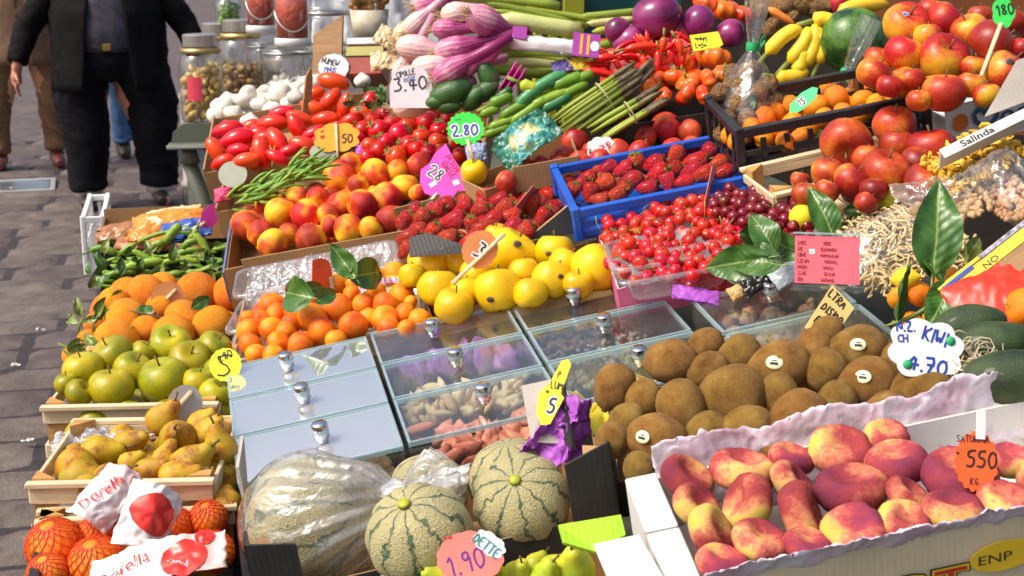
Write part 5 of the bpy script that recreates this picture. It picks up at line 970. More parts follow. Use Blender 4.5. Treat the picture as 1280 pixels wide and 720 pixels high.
# ================================================================ yellow apples and the strawberry carton behind
YP = plane(640, 345, 752, .2, .2)
M = pframe(YP, .385, 2.225, 0, -.055); carton(M, .34, .20, .07, m_blk, m_card, 'dark carton under the yellow apples', (-.01, -.01, 0, 0))
ya = pile('yapple', YP, [(538, 329, 28, 100, .9), (577, 328, 20, 90), (547, 360, 26, 90), (568, 382, 26, 80), (638, 318, 36, 60, .2), (595, 343, 21, 80), (626, 364, 32, 95, -.2), (620, 293, 16, 90), (690, 353, 27, 70), (693, 315, 26, 90), (708, 330, 22, 60), (745, 336, 32, 40), (585, 365, 20, 90), (660, 365, 22, 90), (655, 340, 20, 90), (720, 355, 20, 90), (515, 345, 18, 90)], 'large yellow apple heaped behind the clear cases', 'yellow apples behind the clear cases', k=.82, itr=9)
for i in (4, 6, 8, 9, 11): ya[i]['label'] = 'large yellow apple with a small dark sticker'; ya[i]['group'] = 'yellow apples with stickers'
for i, dd in ((4, (.25, .35)), (6, (-.35, -.4)), (9, (-.3, -.1)), (11, (.45, .2)), (8, (.4, .2))): sticker(ya[i], dd, (.12, .07, .02), .55)
s = sign(600, 312, 760, 44, 50, 'scallop', (.82, .30, .10), 'orange scalloped sign on a stick among the yellow apples', roll=-35, yaw=10, lean=-10, stick=(14, -34, -6, 56)); ink(s, '3', -.006, -.014, .026, 'white', .34); ink(s, '3', -.006, -.014, .026, 'black', .1, z=.003)
SP = plane(590, 272, 690, .2, .15)
M, w, d = rect(SP, (520, 325), (500, 255), (655, 215), -.02); sc1 = carton(M, w, d, .07, m_card, m_card, 'torn brown carton of strawberries behind the yellow apples', (-.02, -.02, -.005, -.03))
pxflap(sc1, [(602, 256, 640), (662, 208, 630), (692, 222, 640), (690, 240, 650), (640, 246, 640)], 0, [m_card, m_card]); pxflap(sc1, [(557, 262, 640), (580, 246, 635), (606, 243, 635), (608, 252, 640), (575, 264, 645)], 0, [m_card, m_card])
pxflap(sc1, [(655, 300, 720), (716, 250, 715), (724, 254, 712), (722, 290, 715)], 0, [m_card, m_blk], 'end_flap'); pxflap(sc1, [(512, 322, 740), (512, 298, 735), (534, 292, 735), (576, 306, 740), (578, 318, 745)], 0, [m_card, m_blk], 'front_flap')
ori_s = lambda: aim(U(-60, 240), U(-.2, .6), U(0, 6))
SLs = 'glossy red strawberry in the torn brown carton'
st1 = pile('straw', SP, [(567, 276, 16, 15, .1), (526, 273, 14, 30), (552, 259, 14, 10), (518, 264, 12, 40), (548, 262, 12, 20), (560, 298, 14, 10), (590, 300, 14, 20), (630, 262, 14, 30), (665, 255, 15, 100, .3), (615, 275, 13, 20), (605, 285, 13, 0), (600, 262, 12, 20), (640, 285, 14, 30), (655, 290, 14, 40), (512, 295, 13, 20), (520, 290, 13, 10), (625, 250, 11, 30), (540, 290, 12, 50), (580, 258, 11, 20), (508, 275, 11, 60), (680, 270, 12, 60), (590, 282, 12, 100), (508, 312, 12, 50), (535, 308, 12, 0), (640, 270, 12, 0), (620, 300, 12, 20)], SLs, 'strawberries in the torn carton', fill=[(510, 315), (505, 265), (600, 245), (690, 240), (700, 275), (620, 310)], k=.75, ori=ori_s)
s = sign(648, 262, 690, 14, 70, 'rect', (.62, .16, .13), 'red sign seen edge on among the strawberries in the carton', roll=-40, yaw=70, lean=0, pts=[(-16, 34), (-16, -34), (16, -34), (16, 34)])
# ================================================================ blue crate of strawberries
CB = plane(800, 222, 700, .2, .14)
M, w, d = rect(CB, (730, 265), (684, 215), (884, 174), .0); plastic_crate(M, w, d, .05, m_bplas, 'bright blue plastic crate of strawberries', 5, lattice=True, post=.016); print('blue', w, d)
S2 = (CB[0]-.012, CB[1], CB[2])
pile('straw', S2, [(755, 230, 14, 20, .1), (800, 190, 13, 60), (738, 240, 12, 80), (715, 240, 12, 60), (790, 225, 14, 10), (760, 210, 12, 30), (822, 218, 15, 30), (818, 205, 14, 20), (795, 205, 14, 100, .4), (870, 203, 15, 15), (865, 215, 14, 20), (845, 195, 13, 60), (835, 228, 13, 100), (770, 245, 13, 30), (810, 235, 12, 10), (880, 218, 14, 25), (855, 228, 12, 10), (735, 222, 11, 20), (898, 205, 13, 30), (905, 215, 12, 20), (780, 212, 12, 20), (840, 212, 12, 20), (750, 250, 11, 0), (725, 230, 11, 30), (885, 190, 12, 40), (860, 185, 11, 20), (780, 238, 11, 60)], 'red strawberry in the blue plastic crate', 'strawberries in the blue crate', fill=[(725, 255), (692, 220), (875, 180), (930, 215), (800, 245)], k=.75, ori=ori_s)
# ================================================================ cherries
CH = plane(850, 295, 770, .2, .14)
for nm, a, b, c in (('clear punnet of red cherries beside the yellow apples', (775, 335), (755, 305), (860, 285)), ('clear punnet of red cherries in front of the blue crate', (780, 352), (765, 325), (900, 300))):
    M, w, d = rect(CH, a, b, c, .006); punnet(M, w, d, .045, nm)
scatter('cherry', CH, [(765, 330), (750, 275), (840, 248), (930, 235), (1000, 285), (950, 320), (880, 345), (790, 345)], 9.0/770, 'bright red cherry with a thin stem', 'red cherries heaped by the blue crate', 150, parts=.55, k=.86, jit=.8, mound=.012)
scatter('dcherry', plane(940, 262, 770, .2, .14), [(890, 268), (895, 235), (960, 238), (1010, 262), (1020, 305), (975, 300), (930, 280)], 8.6/770, 'dark purple cherry beside the bright red ones', 'dark cherries by the leaves', 60, parts=0, k=.86, jit=.6, mound=.012)
M, w, d = rect(CH, (770, 362), (745, 285), (1010, 235), -.035); carton(M, w, d, .05, colmat('pink_card', (.62, .12, .25)), m_wht, 'pink edged tray under the cherries', (0, 0, 0, 0))
s = sign(886, 236, 730, 10, 56, 'rect', (.75, .30, .24), 'thin pink sign edge standing in the cherries', roll=-12, yaw=72, lean=0, pts=[(-14, 28), (-14, -28), (14, -28), (14, 28)])
packet(873, 348, 800, 74, 40, colmat('packet_red', (.60, .02, .03), .25), 'red and pink packet between the cherries and the clear cases', -14, -40, seed=6, puff=.18); packet(870, 368, 820, 60, 24, m_purp, 'purple packet behind the clear cases', -10, -45, seed=16, puff=.2)
packet(945, 345, 830, 52, 38, colmat('packet_black', (.02, .018, .016), .2), 'small black and gold packet under the green leaves', 35, -40, seed=7, puff=.15); packet(990, 338, 840, 56, 30, colmat('packet_pale', (.55, .62, .66), .2), 'pale foil packet behind the pink placard', 30, -40, seed=8, puff=.2); packet(925, 362, 830, 30, 20, colmat('packet_gold', (.55, .32, .10), .2), 'small gold packet below the leaves', 30, -40, seed=18, puff=.2)
lf = 'broad glossy green leaf lying over the cherries'
for a in ((960, 322, 868, 92, 190, 0, -30, 0), (975, 330, 872, 74, 160, 1, -30, 20), (925, 292, 850, 66, -12, 3, -45, 0), (1004, 318, 865, 76, 168, 0, -45, -20), (968, 312, 865, 60, 118, 1, -15, 0)): leaf(a[0], a[1], a[2], a[3], a[4], lf, False, a[6], a[7], a[5], 'green leaves over the cherries')
leaf(1043, 297, 820, 76, 112, 'upright broad green leaf behind the pink placard', False, -12, 0, 0); leaf(1050, 290, 810, 62, 20, 'dark green leaf pointing toward the pasta bag', False, -35, 0, 3); leaf(1098, 256, 800, 46, 190, 'small leaf beside the lime', False, -40, 0, 2)
put('lemon', atd(1003, 272, 800), 17/800, aim(80, .2), 'single lemon behind the upright green leaf'); put('lime', atd(1107, 250, 800), 13/800, aim(50, .3), 'single lime below the dark red apples')
# pink placard in a clear holder
m_dred = colmat('ink_dark_red', (.22, .01, .02))
p = atd(1034, 325, 925); pk = empty('placard', TRS(p, facing(-2, -5, -12))); tag(pk, 'pink placard with lines of writing in a clear holder', 'placard')
w, h = 76/880, 58/880; part('card', MB().box((0, 0, 0), (w, h, .0012)), colmat('placard_pink', (.88, .13, .17)), pk); part('holder', MB().box((0, -h/2-.004, -.012), (w+.006, .002, .03)), m_acry, pk); part('holder_edge', MB().box((0, h/2+.003, .0015), (w+.006, .002, .005)), m_edge, pk)
scr = lambda n: ''.join(random.choice('NUMWEISL') for _ in range(n))
for r_ in range(7): ink(pk, scr(random.randint(3, 5)), -.039, .0205-.0085*r_, .0052, m_dred, .2, -2, z=.001, gap=.5); ink(pk, scr(random.randint(4, 9)), -.010+U(0, .008), .0205-.0085*r_, .0046, m_dred, .2, -2, z=.001, gap=.5)
ink(pk, '25', -.024, .008, .006, 'white', .3, z=.0012)
# ================================================================ pasta, lemon leaves, avocados at the right
PA = plane(1080, 325, 870, .2, .1)
M, w, d = rect(PA, (1060, 400), (1020, 300), (1190, 270), -.05)
mb = MB()
for k in range(420):
    x, y_ = U(.12, .86)*w, U(.1, .9)*d; a = U(.9, 1.9); L = U(.03, .08); z0 = .02+.03*math.sin(math.pi*x/w)*math.sin(math.pi*y_/d)+U(0, .012); pts = [Vector((x+math.cos(a)*L*(i/5-.5)+.006*math.sin(i*1.7+k), y_+math.sin(a)*L*(i/5-.5), z0+.008*math.sin(i*1.3+k))) for i in range(6)]; mb.tube(pts, .0026, 4, flat=.5)
o = obj('tagliatelle', mb.mesh('tagliatelle', fruit('egg_pasta', [(.3, (.66, .48, .22)), (.7, (.80, .64, .36))], 20, 2, rough=.6)), None, M); tag(o, 'tangle of pale tagliatelle in a clear bag', 'pasta'); o['kind'] = 'stuff'
def pillow(px, py, s, wpx, hpx, mat, label, roll, lean, seed, puff=.3, name='cellophane_bag', cat='plastic bag', amp=.012): 
    w, h = wpx/s, hpx/s; fn = lambda u, v: Vector(((u-.5)*w, (v-.5)*h, puff*h*(math.sin(math.pi*u)*math.sin(math.pi*v))**.5)); q = crumple(fn, 30, 24, amp, 26, seed).mesh(name, mat); return tag(obj(name, q, None, TRS(atd(px, py, s), facing(roll, 0, lean))), label, cat)
pillow(1105, 310, 875, 130, 100, m_cello, 'clear cellophane bag around the tagliatelle', 25, -45, 2)
pillow(1205, 245, 880, 120, 70, m_cello, 'crinkled cellophane bag of beige grain', 25, -45, 4); pillow(1262, 232, 890, 70, 110, m_cello, 'cellophane bag of brown grain at the stall back', 30, -45, 6)
for (x, y_, w_, h_, mt, nm) in ((1195, 255, 100, 50, m_beige, 'beige grain inside the crinkled cellophane bag'), (1262, 240, 60, 90, m_beige, 'brown grain inside the cellophane bag at the stall back')):
    chunks('grain', TRS(atd(x, y_, 850), facing(25, 0, -50)) @ Matrix.Translation((-w_/1700, -h_/1700, -.02)), w_/850, h_/850*1.3, .02, 240, .006, mt, nm, 'grain', (1, .8, .7))
pillow(1150, 237, 850, 70, 34, clear('foil_window', (.8, .72, .65), 1.6, .08, .5, .8, 14, milk=(.62, .42, .28), boost=1.6), 'tan cellophane packet under the dark red apples', 10, -40, 9, .2)
leaf(1166, 345, 930, 128, 84, 'tall pointed citrus leaf standing over the lemons', False, -6, -8, 0); leaf(1178, 350, 930, 52, 120, 'short side leaf at the base of the tall citrus leaf', False, -10, 30, 3); leaf(1190, 352, 930, 76, 245, 'long leaf hanging below the tall citrus leaf', False, 15, 20, 2); leaf(1118, 400, 930, 72, 75, 'narrow dark leaf beside the lemon peel', False, -10, 60, 2); leaf(1205, 320, 900, 44, 40, 'pale yellow leaf beside the tall citrus leaf', True, -20, 0, 0); leaf(1215, 345, 910, 40, 80, 'pale curled leaf beside the yellow label', True, -20, 0, 1)
pod(1105, 408, 1192, 358, 930, 3, m_gstem, 'green citrus twig carrying leaves', 'twig', 'twig', bend=(0, -.08)); pod(1206, 300, 1212, 375, 930, 2, m_gstem, 'thin green stalk beside the tall citrus leaf', 'stalk', 'twig')
for (x, y_, r, k_) in ((1150, 368, 17, 'mand'), (1132, 348, 15, 'lemon'), (1185, 352, 19, 'mand'), (1206, 358, 18, 'lemon'), (1165, 398, 13, 'lemon'), (1140, 402, 14, 'mand'), (1122, 372, 14, 'mand'), (1190, 388, 15, 'lime')): put(k_, atd(x, y_, 910), r/910, None, {'mand': 'orange clementine among the citrus leaves', 'lemon': 'yellow lemon among the citrus leaves', 'lime': 'green lime below the citrus leaves'}[k_], {'mand': 'clementines among citrus leaves', 'lemon': 'lemons among citrus leaves'}.get(k_))
AV = plane(1240, 440, 1040, .2, .15)
put('avo', at(1213, 408, AV), .036, aim(10, .2, 1), 'dark green avocado lying behind the others', s=(1.1, 1.1, 1.0)); put('avo', at(1240, 432, AV), .040, aim(12, .2, 2), 'dark blue green avocado in the middle of the three', s=(1.1, 1.1, 1.02)); put('avo', at(1262, 472, AV, .0), .046, aim(15, .3, 3), 'dark green avocado beside the straw and the tan carton')
sw = MB()
for k in range(46):
    c = Vector((U(0, .04), U(0, .05), U(0, .02))); R0 = U(.008, .02); a0 = U(0, 6); pts = [c+Vector((R0*math.cos(a0+i*.8), R0*math.sin(a0+i*.8)*.8, .006*math.sin(i+k))) for i in range(random.randint(4, 8))]; sw.tube(pts, .0008, 4)
o = obj('packing_straw', sw.mesh('packing_straw', plain('straw', (.62, .52, .34), .7, .2)), None, TRS(atd(1197, 475, 1060), facing(0, 0, -40))); tag(o, 'tangle of thin packing straw between kiwis and avocados', 'straw'); o['kind'] = 'stuff'
M = TRS(atd(1252, 480, 1090), pframe(AV, 0, 0).to_3x3()); tc_ = carton(M, .08, .05, .05, m_card, m_card, 'tan cardboard corner beside the avocados', (.0, .0, .0, .012))
packet(1248, 372, 950, 110, 90, colmat('red_bag', (.72, .035, .012), .35), 'bright red bag above the avocados', 25, -35, seed=11, puff=.1, amp=.05)
o = empty('long_box', TRS(atd(1240, 330, 930), facing(38, 0, -30))); tag(o, 'long slim box with yellow and blue label at the right', 'box'); part('body', MB().box((0, -.014, 0), (.16, .05, .03)), m_ply, o, .002); part('label_band', MB().box((0, .0135, .0), (.16, .005, .0305)).box((0, .0, .0156), (.16, .016, .001)), m_yel, o); part('label_blue', MB().box((-.05, .008, .0166), (.05, .006, .001)), INK['blue'], o); part('label_check', MB().box((.03, .012, .0166), (.08, .006, .001)), plain('check_print', (.3, .3, .45), .5, .9, 160), o); printed(o, 'NO', Matrix.Translation((-.016, -.006, .0168)), .012, m_kbl, 1.3)
put('mand', atd(1278, 385, 960), .026, None, 'orange fruit half out of view at the right above the avocados')
# ================================================================ green beans, tomatoes, white bulbs
GB = plane(345, 222, 575, .2, .14)
for k in range(95):
    t = U(0, 1); x, y_ = 292+t*95+U(-14, 14), 252-t*46+U(-9, 12); a = U(-.15, .95); L = U(20, 48); p0 = at(x, y_, GB, U(-.01, .02)); pod(x, y_, x+L*math.cos(a), y_-L*math.sin(a)*.7, scl(p0), U(2.0, 2.9), m_green, 'slim green bean in the heap behind the peaches', 'green_bean', 'bean', 'green beans behind the peaches', bend=(0, U(-.14, .2)), taper=.4, seg=6, n=6)
pod(340, 210, 344, 180, 560, 1.6, m_gstem, 'single thin bean stalk standing upright', 'bean_stalk', 'bean'); pod(366, 200, 385, 184, 560, 1.6, m_gstem, 'curved bean stalk above the green beans', 'bean_stalk', 'bean', bend=(.1, .2))
M, w, d = rect(GB, (290, 262), (268, 215), (400, 190), -.03); carton(M, w, d, .06, m_card, m_card, 'brown tray under the green beans', (0, 0, 0, .01))
s = sign(291, 218, 560, 36, 34, 'oval', (.40, .42, .33), 'grey green back of a round sign on the tomatoes', lean=-10); s = sign(404, 190, 560, 34, 22, 'oval', (.40, .42, .33), 'grey green sign back below the orange sign', lean=-10); packet(278, 243, 590, 20, 20, colmat('packet_pink', (.7, .05, .15)), 'pink paper scrap beside the green beans', 10, -30, seed=3)
TP = plane(340, 165, 535, .2, .22)
plt_ = [(417, 102, 20, -12), (392, 118, 14, 20), (412, 127, 19, 50), (432, 135, 19, 78), (390, 134, 16, -20), (407, 149, 17, 0), (455, 143, 17, -15), (460, 127, 14, 60), (375, 148, 17, -22), (372, 160, 19, -60), (348, 178, 21, -58), (340, 155, 20, 0), (352, 141, 16, 10), (285, 163, 20, 12), (300, 173, 22, 14), (327, 190, 20, -72), (270, 187, 18, -58), (278, 203, 16, 20), (307, 201, 18, 10), (297, 188, 15, 0), (378, 183, 19, -20), (392, 167, 16, 30), (318, 168, 16, 0), (330, 172, 15, 0), (360, 190, 15, 20), (440, 150, 15, 20), (405, 175, 15, 0), (420, 160, 15, 10), (350, 195, 15, -30)]
pile('plumtom', TP, [(a, b, c*.93, e, U(-.1, .3)) for a, b, c, e in plt_], 'long plum tomato in the heap by the orange sign', 'plum tomatoes heaped by the orange sign', fill=[(270, 205), (280, 165), (400, 120), (460, 150), (400, 190), (310, 210)], k=.7, itr=8, ori=lambda: aim(U(-80, 80), .2, 0))
TR_ = plane(510, 168, 555, .2, .2)
pile('tomato', TR_, [(473, 163, 14), (500, 168, 15), (473, 190, 14), (495, 196, 14), (465, 182, 12), (483, 143, 13), (505, 144, 13), (523, 150, 15), (528, 134, 12), (527, 171, 12), (522, 187, 13), (453, 163, 13), (532, 153, 16), (550, 163, 13), (548, 178, 13), (593, 183, 12), (480, 178, 12), (510, 182, 13), (510, 158, 12), (540, 138, 12), (560, 150, 12), (490, 155, 12), (445, 175, 12), (555, 190, 12), (537, 190, 12), (575, 175, 11), (600, 195, 11), (465, 150, 12), (550, 133, 11), (460, 197, 11), (575, 195, 11)], 'round red vine tomato behind the peaches', 'round tomatoes behind the peaches', fill=[(450, 200), (450, 150), (550, 130), (600, 190), (540, 205)], k=.82, ori=lambda: aim(U(20, 160), U(-.2, .9), U(0, 6)))
M, w, d = rect(TP, (265, 215), (258, 150), (470, 110), -.06); carton(M, w, d, .07, m_card, m_card, 'low brown carton under the plum tomatoes', (0, 0, 0, .01)); M, w, d = rect(TR_, (445, 212), (440, 150), (600, 128), -.06); carton(M, w, d, .07, m_card, m_card, 'low carton under the round tomatoes', (0, 0, 0, 0))
s = sign(421, 172, 560, 56, 36, 'cloud', (.88, .40, .02), 'orange lobed price sign on a white stick in the tomatoes', roll=4, lean=-8, stick=(0, -18, 0, 34)); ink(s, '50', .012, -.014, .02, 'black', .16); ink(s, '~', -.034, -.008, .02, 'red', .14, 10); ink(s, '~', -.03, .008, .014, 'red', .14, 30)
s = sign(582, 161, 640, 46, 42, 'zig', (.04, .80, .06), 'bright green zigzag price sign reading 2.80', lean=-8, stick=(2, 14, 10, 40)); ink(s, '2.80', -.026, -.016, .022, 'white', .42, 4, sx=1.1); ink(s, '2.80', -.026, -.016, .022, 'blue', .14, 4, z=.003, sx=1.1); ink(s, '~~', -.02, .012, .01, 'green', .14, 8)
packet(455, 185, 560, 22, 18, m_purp, 'pink paper corner between tomatoes and peaches', 20, -20, seed=2)
FB = plane(320, 135, 480, .2, .15)
pile('garlic', FB, [(348, 115, 15), (300, 128, 14), (270, 146, 13), (293, 143, 13), (327, 132, 13), (397, 102, 11), (453, 101, 11), (313, 152, 12), (285, 132, 14), (340, 138, 13), (370, 122, 12), (310, 118, 13), (425, 95, 12)], 'white papery garlic bulb in front of the glass jars', 'white garlic bulbs by the jars', fill=[(265, 160), (275, 125), (400, 100), (380, 140)], ori=lambda: aim(U(40, 140), U(-.4, .6)))
for k in range(26): leaf(U(438, 490), U(112, 138), 540, U(8, 18), U(0, 180), 'small dark green herb leaf behind the tomatoes', False, U(-60, 20), U(-40, 40), None, 'herb leaves behind the tomatoes')
p = atd(384, 112, 520); o = obj('wooden_divider', MB().prism([(-.012, -.06), (.012, -.06), (.01, .03), (.002, .055), (-.008, .03)], .006).mesh('wooden_divider', m_ply, False), None, TRS(p, facing(-4, 40, 0))); tag(o, 'pointed dark wooden stake beside the plum tomatoes', 'stake')
# ================================================================ glass jars at the end of the bench
m_lid = plain('brushed_lid', (.50, .47, .43), .35, .2, 20, metal=.8); m_gold = plain('gold_band', (.50, .36, .14), .35, .2, metal=.8)
JP = plane(255, 150, 420, .1, .06)
def jar(px, base, s, rpx, hpx, label, fill_mat, fillh=.6, lid='tall', chunk=.018, lidc=None):
    p = atd(px, base, s); r = rpx/s; h = hpx/s*1.0; o = empty('glass_jar', Matrix.Translation(p)); tag(o, label, 'jar')
    prof = [(0, .002), (r*.9, .002), (r, r*.15), (r, h*.66), (r*.82, h*.78), (r*.7, h*.80), (r*.7, h*.86)]; part('glass', MB().lathe(prof, 28), m_glass, o, smooth=True)
    if lid == 'tall':
        part('lid', MB().lathe([(r*.76, h*.86), (r*.78, h*.87), (r*.78, h*.99), (r*.72, h), (0, h)], 28), m_lid, o, smooth=False); part('band', MB().lathe([(r*.9, h*.79), (r*.92, h*.80), (r*.92, h*.835), (r*.8, h*.85)], 28), m_gold, o, smooth=True)
    elif lid == 'clip': part('lid', MB().lathe([(r*1.02, h*.80), (r*1.04, h*.82), (r*.9, h*.88), (r*.6, h*.95), (0, h*.97)], 28), m_glass, o, smooth=True); part('band', MB().lathe([(r*1.0, h*.76), (r*1.03, h*.77), (r*1.03, h*.80), (r*1.0, h*.81)], 28), m_lid, o, smooth=True)
    else: part('lid', MB().lathe([(r*.8, h*.86), (r*.82, h*.87), (r*.82, h*.97), (0, h)], 28), lidc, o)
    mb = MB(); pr = sph(5)
    for k in range(90):
        a, q = U(0, 6.28), r*.8*math.sqrt(U(0, 1)); z = U(.06, 1)*h*fillh; sz = chunk*U(.7, 1.2); mb.lathe(pr, 6, 0, None, Matrix.Translation((q*math.cos(a), q*math.sin(a), z)) @ rot3().to_4x4() @ Matrix.Diagonal((sz, sz*.7, sz*.5, 1)))
    c = part('contents', mb, fill_mat, o, smooth=True); c['kind'] = 'stuff'; return o
m_pick = fruit('yellow_pickle', [(.3, (.55, .32, .04)), (.7, (.78, .56, .15))], 10, 3, rough=.3); m_dmix = fruit('brown_spice', [(.3, (.22, .08, .03)), (.7, (.5, .28, .10))], 10, 3, rough=.4); m_rspice = fruit('red_chilli_flakes', [(.3, (.48, .03, .01)), (.7, (.70, .12, .04))], 60, 3, rough=.5, bump=.5, bsc=90); m_clearc = fruit('pale_spice', [(.3, (.40, .36, .30)), (.7, (.62, .58, .5))], 10, 3)
j1 = jar(255, 152, 410, 27, 108, 'glass jar of yellow pickles with a tall metal lid', m_pick, .62); part('label', MB().lathe([(27/410*1.004, .11), (27/410*1.004, .18)], 28).mesh and MB().sheet(lambda u, v: Vector((27/410*1.01*math.cos(-2.3+u*.7), 27/410*1.01*math.sin(-2.3+u*.7), .07+v*.07)), 8, 1), colmat('label_pink', (.72, .05, .10)), j1)
jar(304, 132, 395, 27, 106, 'glass jar of brown spices behind the pickle jar', m_dmix, .45); jar(276, 128, 375, 24, 98, 'glass jar with metal lid farther along the bench end', m_pick, .5); jar(362, 118, 420, 31, 66, 'wide clip top glass jar below the red chilli jar', m_clearc, .3, 'clip'); jar(335, 110, 385, 24, 66, 'clip top glass jar between the spice jars', m_dmix, .5, 'clip'); jar(410, 92, 400, 30, 95, 'tall glass jar behind the wooden board', m_clearc, .4, 'clip')
def redjar(px, base, s, r, h, label):
    p = atd(px, base, s); o = empty('spice_jar', Matrix.Translation(p)); tag(o, label, 'jar'); r /= s; h /= s
    part('contents', MB().lathe([(0, .012), (r*.93, .012), (r*.93, h*.95), (0, h*.95)], 26), m_rspice, o, smooth=True); part('glass', MB().lathe([(0, .0), (r*.9, 0), (r, .012), (r, h), (r*.9, h*1.06)], 26), m_glass, o, smooth=True); part('base_cap', MB().lathe([(r*.9, -.012), (r*1.08, -.012), (r*1.08, .008), (r*1.02, .012)], 26), m_wplas, o, smooth=True); part('lid', MB().lathe([(r*.95, h*1.0), (r*1.05, h*1.02), (r*1.05, h*1.22), (0, h*1.24)], 26), m_lid, o); part('wire', MB().tube([(r*1.02*math.cos(a), r*1.02*math.sin(a), h*(.55-.35*math.cos((a+1.57)*1.1))) for a in [(-3.1+.18*i) for i in range(16)]], .003, 5), m_lid, o, smooth=True)
redjar(366, 52, 430, 21, 66, 'tall jar of red chilli flakes with a wire clasp'); redjar(327, 36, 410, 18, 60, 'second jar of red chilli flakes behind the clasped one'); jar(286, 40, 380, 16, 50, 'small jar with a cream lid behind the spice jars', m_green, .7, 'flat', .012, m_crm)
p = atd(411, 58, 450); o = obj('wooden_board', MB().prism([(-.042, -.1), (.042, -.1), (.042, .085), (-.042, .03)], .012).mesh('wooden_board', m_ply, False), None, TRS(p, facing(0, -12, -5))); tag(o, 'brown wooden board standing beside the chilli jar', 'board')
s = sign(417, 84, 470, 38, 34, 'scallop', (.80, .80, .82), 'white scalloped card with dark scribble before the wooden board', lean=-8); ink(s, 'NUMEW', -.032, .012, .016, 'black', .16, -14, gap=.5); ink(s, 'MNUS', -.024, -.012, .014, 'blue', .16, -8, gap=.5)
# red drawer box and pale cloth behind
p = atd(455, 74, 470); o = empty('sauce_box', TRS(p, facing(0, -8, -15))); tag(o, 'glass fronted box of red sauce behind the garlic', 'box'); part('body', MB().box((0, 0, -.05), (.10, .085, .09)), colmat('sauce_red', (.30, .03, .015), .2), o, .004); part('label', MB().box((0, .024, -.003), (.101, .026, .006)), colmat('label_olive', (.38, .36, .08)), o); part('lid', MB().box((0, .055, -.05), (.106, .022, .094)), plain('steel_lid', (.45, .45, .45), .3, .2, metal=.6), o, .003)
p = atd(462, 32, 440); pot = empty('flower_pot', TRS(p)); tag(pot, 'patterned cream pot of dried brown buds at the far end', 'pot'); part('pot', MB().lathe([(0, -.045), (.045, -.045), (.056, .045), (.05, .045), (.045, .03), (0, .03)], 24), plain('patterned_ceramic', (.58, .52, .38), .4, .45, 28), pot, smooth=True)
mb = MB()
for k in range(40): mb.lathe(sph(5), 6, 0, None, Matrix.Translation((U(-.045, .045), U(-.04, .04), .045+U(0, .05))) @ Matrix.Diagonal((.014, .014, .011, 1)))
part('buds', mb, m_dmix, pot, smooth=True)
def sheetthing(px, py, s, wpx, hpx, mat, name, label, cat, roll=0, lean=0, amp=.02, sc=14, seed=0):
    w, h = wpx/s, hpx/s; q = crumple(lambda u, v: Vector(((u-.5)*w, (v-.5)*h, .02*math.sin(u*14+v*2))), 30, 20, amp, sc, seed).mesh(name, mat); solid(q, .002); return tag(obj(name, q, None, TRS(atd(px, py, s), facing(roll, 0, lean))), label, cat)
sheetthing(500, 25, 400, 90, 110, plain('grey_cloth', (.42, .43, .46), .8, .2, 9), 'grey_cloth', 'hanging grey cloth behind the onions', 'cloth', 12); sheetthing(436, 40, 390, 90, 120, plain('white_cloth', (.70, .66, .68), .8, .08, 9), 'white_cloth', 'hanging white cloth behind the patterned pot', 'cloth', 0, seed=3)
for k, (x, y_, r_) in enumerate(((486, 48, -30), (505, 40, 40), (480, 75, 5))): packet(x, y_, 500, 34, 26, m_pk[3], 'folded cream paper packet beside the onion roots', r_, -20, seed=k, puff=.1, group='cream packets beside the onions')
# ================================================================ onions and leeks
def onion(px, py, s, r, ang, neck, label, pale=False, tl=.2, rt=True, grp='red onions with necks'):
    mt = m_ponion if pale else m_onion; p = atd(px, py, s); R = aim(ang, tl, U(0, 6)); k = r/s*.9; L = neck*1.3
    prof = [(0, -1.15), (.22, -1.12), (.52, -.92), (.75, -.5), (.82, .0), (.76, .5), (.6, 1.0), (.44, 1.5), (.36, 1.7+L*.5), (.3, 1.8+L*1.3), (0, 1.82+L*1.3)]
    o = obj('onion', MB().lathe(prof, 22, fn=wob(.08, 1, px*.1)).mesh('onion', mt), None, TRS(p, R, k)); tag(o, label, 'onion', grp)
    if rt:
        mb = MB()
        for i in range(26): a = U(0, 6.28); q = U(0, .3); L2 = U(.25, .7); b = U(.2, .9); mb.tube([(q*math.cos(a), q*math.sin(a), -.96), (q*math.cos(a)+b*.4*L2*math.cos(a), q*math.sin(a)+b*.4*L2*math.sin(a), -1-L2*.5), (q*math.cos(a)+b*L2*math.cos(a+.4), q*math.sin(a)+b*L2*math.sin(a+.4), -1.05-L2)], .022, 4)
        obj('roots', mb.mesh('roots', m_root), o)
    return o
LO = 'purple red onion with dry roots heaped beside the leeks'; LOp = 'pale pink onion with dry roots heaped beside the leeks'
onion(606, 27, 590, 25, -15, 1.2, LO, tl=-.7); onion(570, 17, 570, 20, 5, 3, LOp, True, grp='pale onions with necks'); onion(558, 36, 570, 18, 0, 2, LO); onion(565, 62, 585, 22, 12, 2, LO); onion(518, 60, 570, 23, -10, 1.6, LOp, True, grp='pale onions with necks'); onion(535, 85, 585, 22, 5, 2, LOp, True, grp='pale onions with necks'); onion(562, 90, 600, 22, 28, 1.6, LO); onion(505, 88, 560, 20, 60, 1.5, LOp, True, grp='pale onions with necks'); onion(515, 130, 590, 24, 20, 1.2, 'pale pink onion under the white 3.40 sign', True, grp=None); onion(545, 112, 590, 20, 30, 1.2, LO); onion(520, 30, 550, 18, 40, 1, LOp, True, grp='pale onions with necks'); onion(538, 5, 545, 22, 10, 2, LO)
pod(575, 92, 622, 58, 600, 11, m_onion, 'thick purple onion neck rising toward the leeks', 'onion_stalk', 'onion', taper=.2, tip=.7, seg=12); pod(560, 98, 600, 72, 600, 9, m_onion, 'purple onion neck in the middle of the heap', 'onion_stalk', 'onion', taper=.2, tip=.7, seg=12)
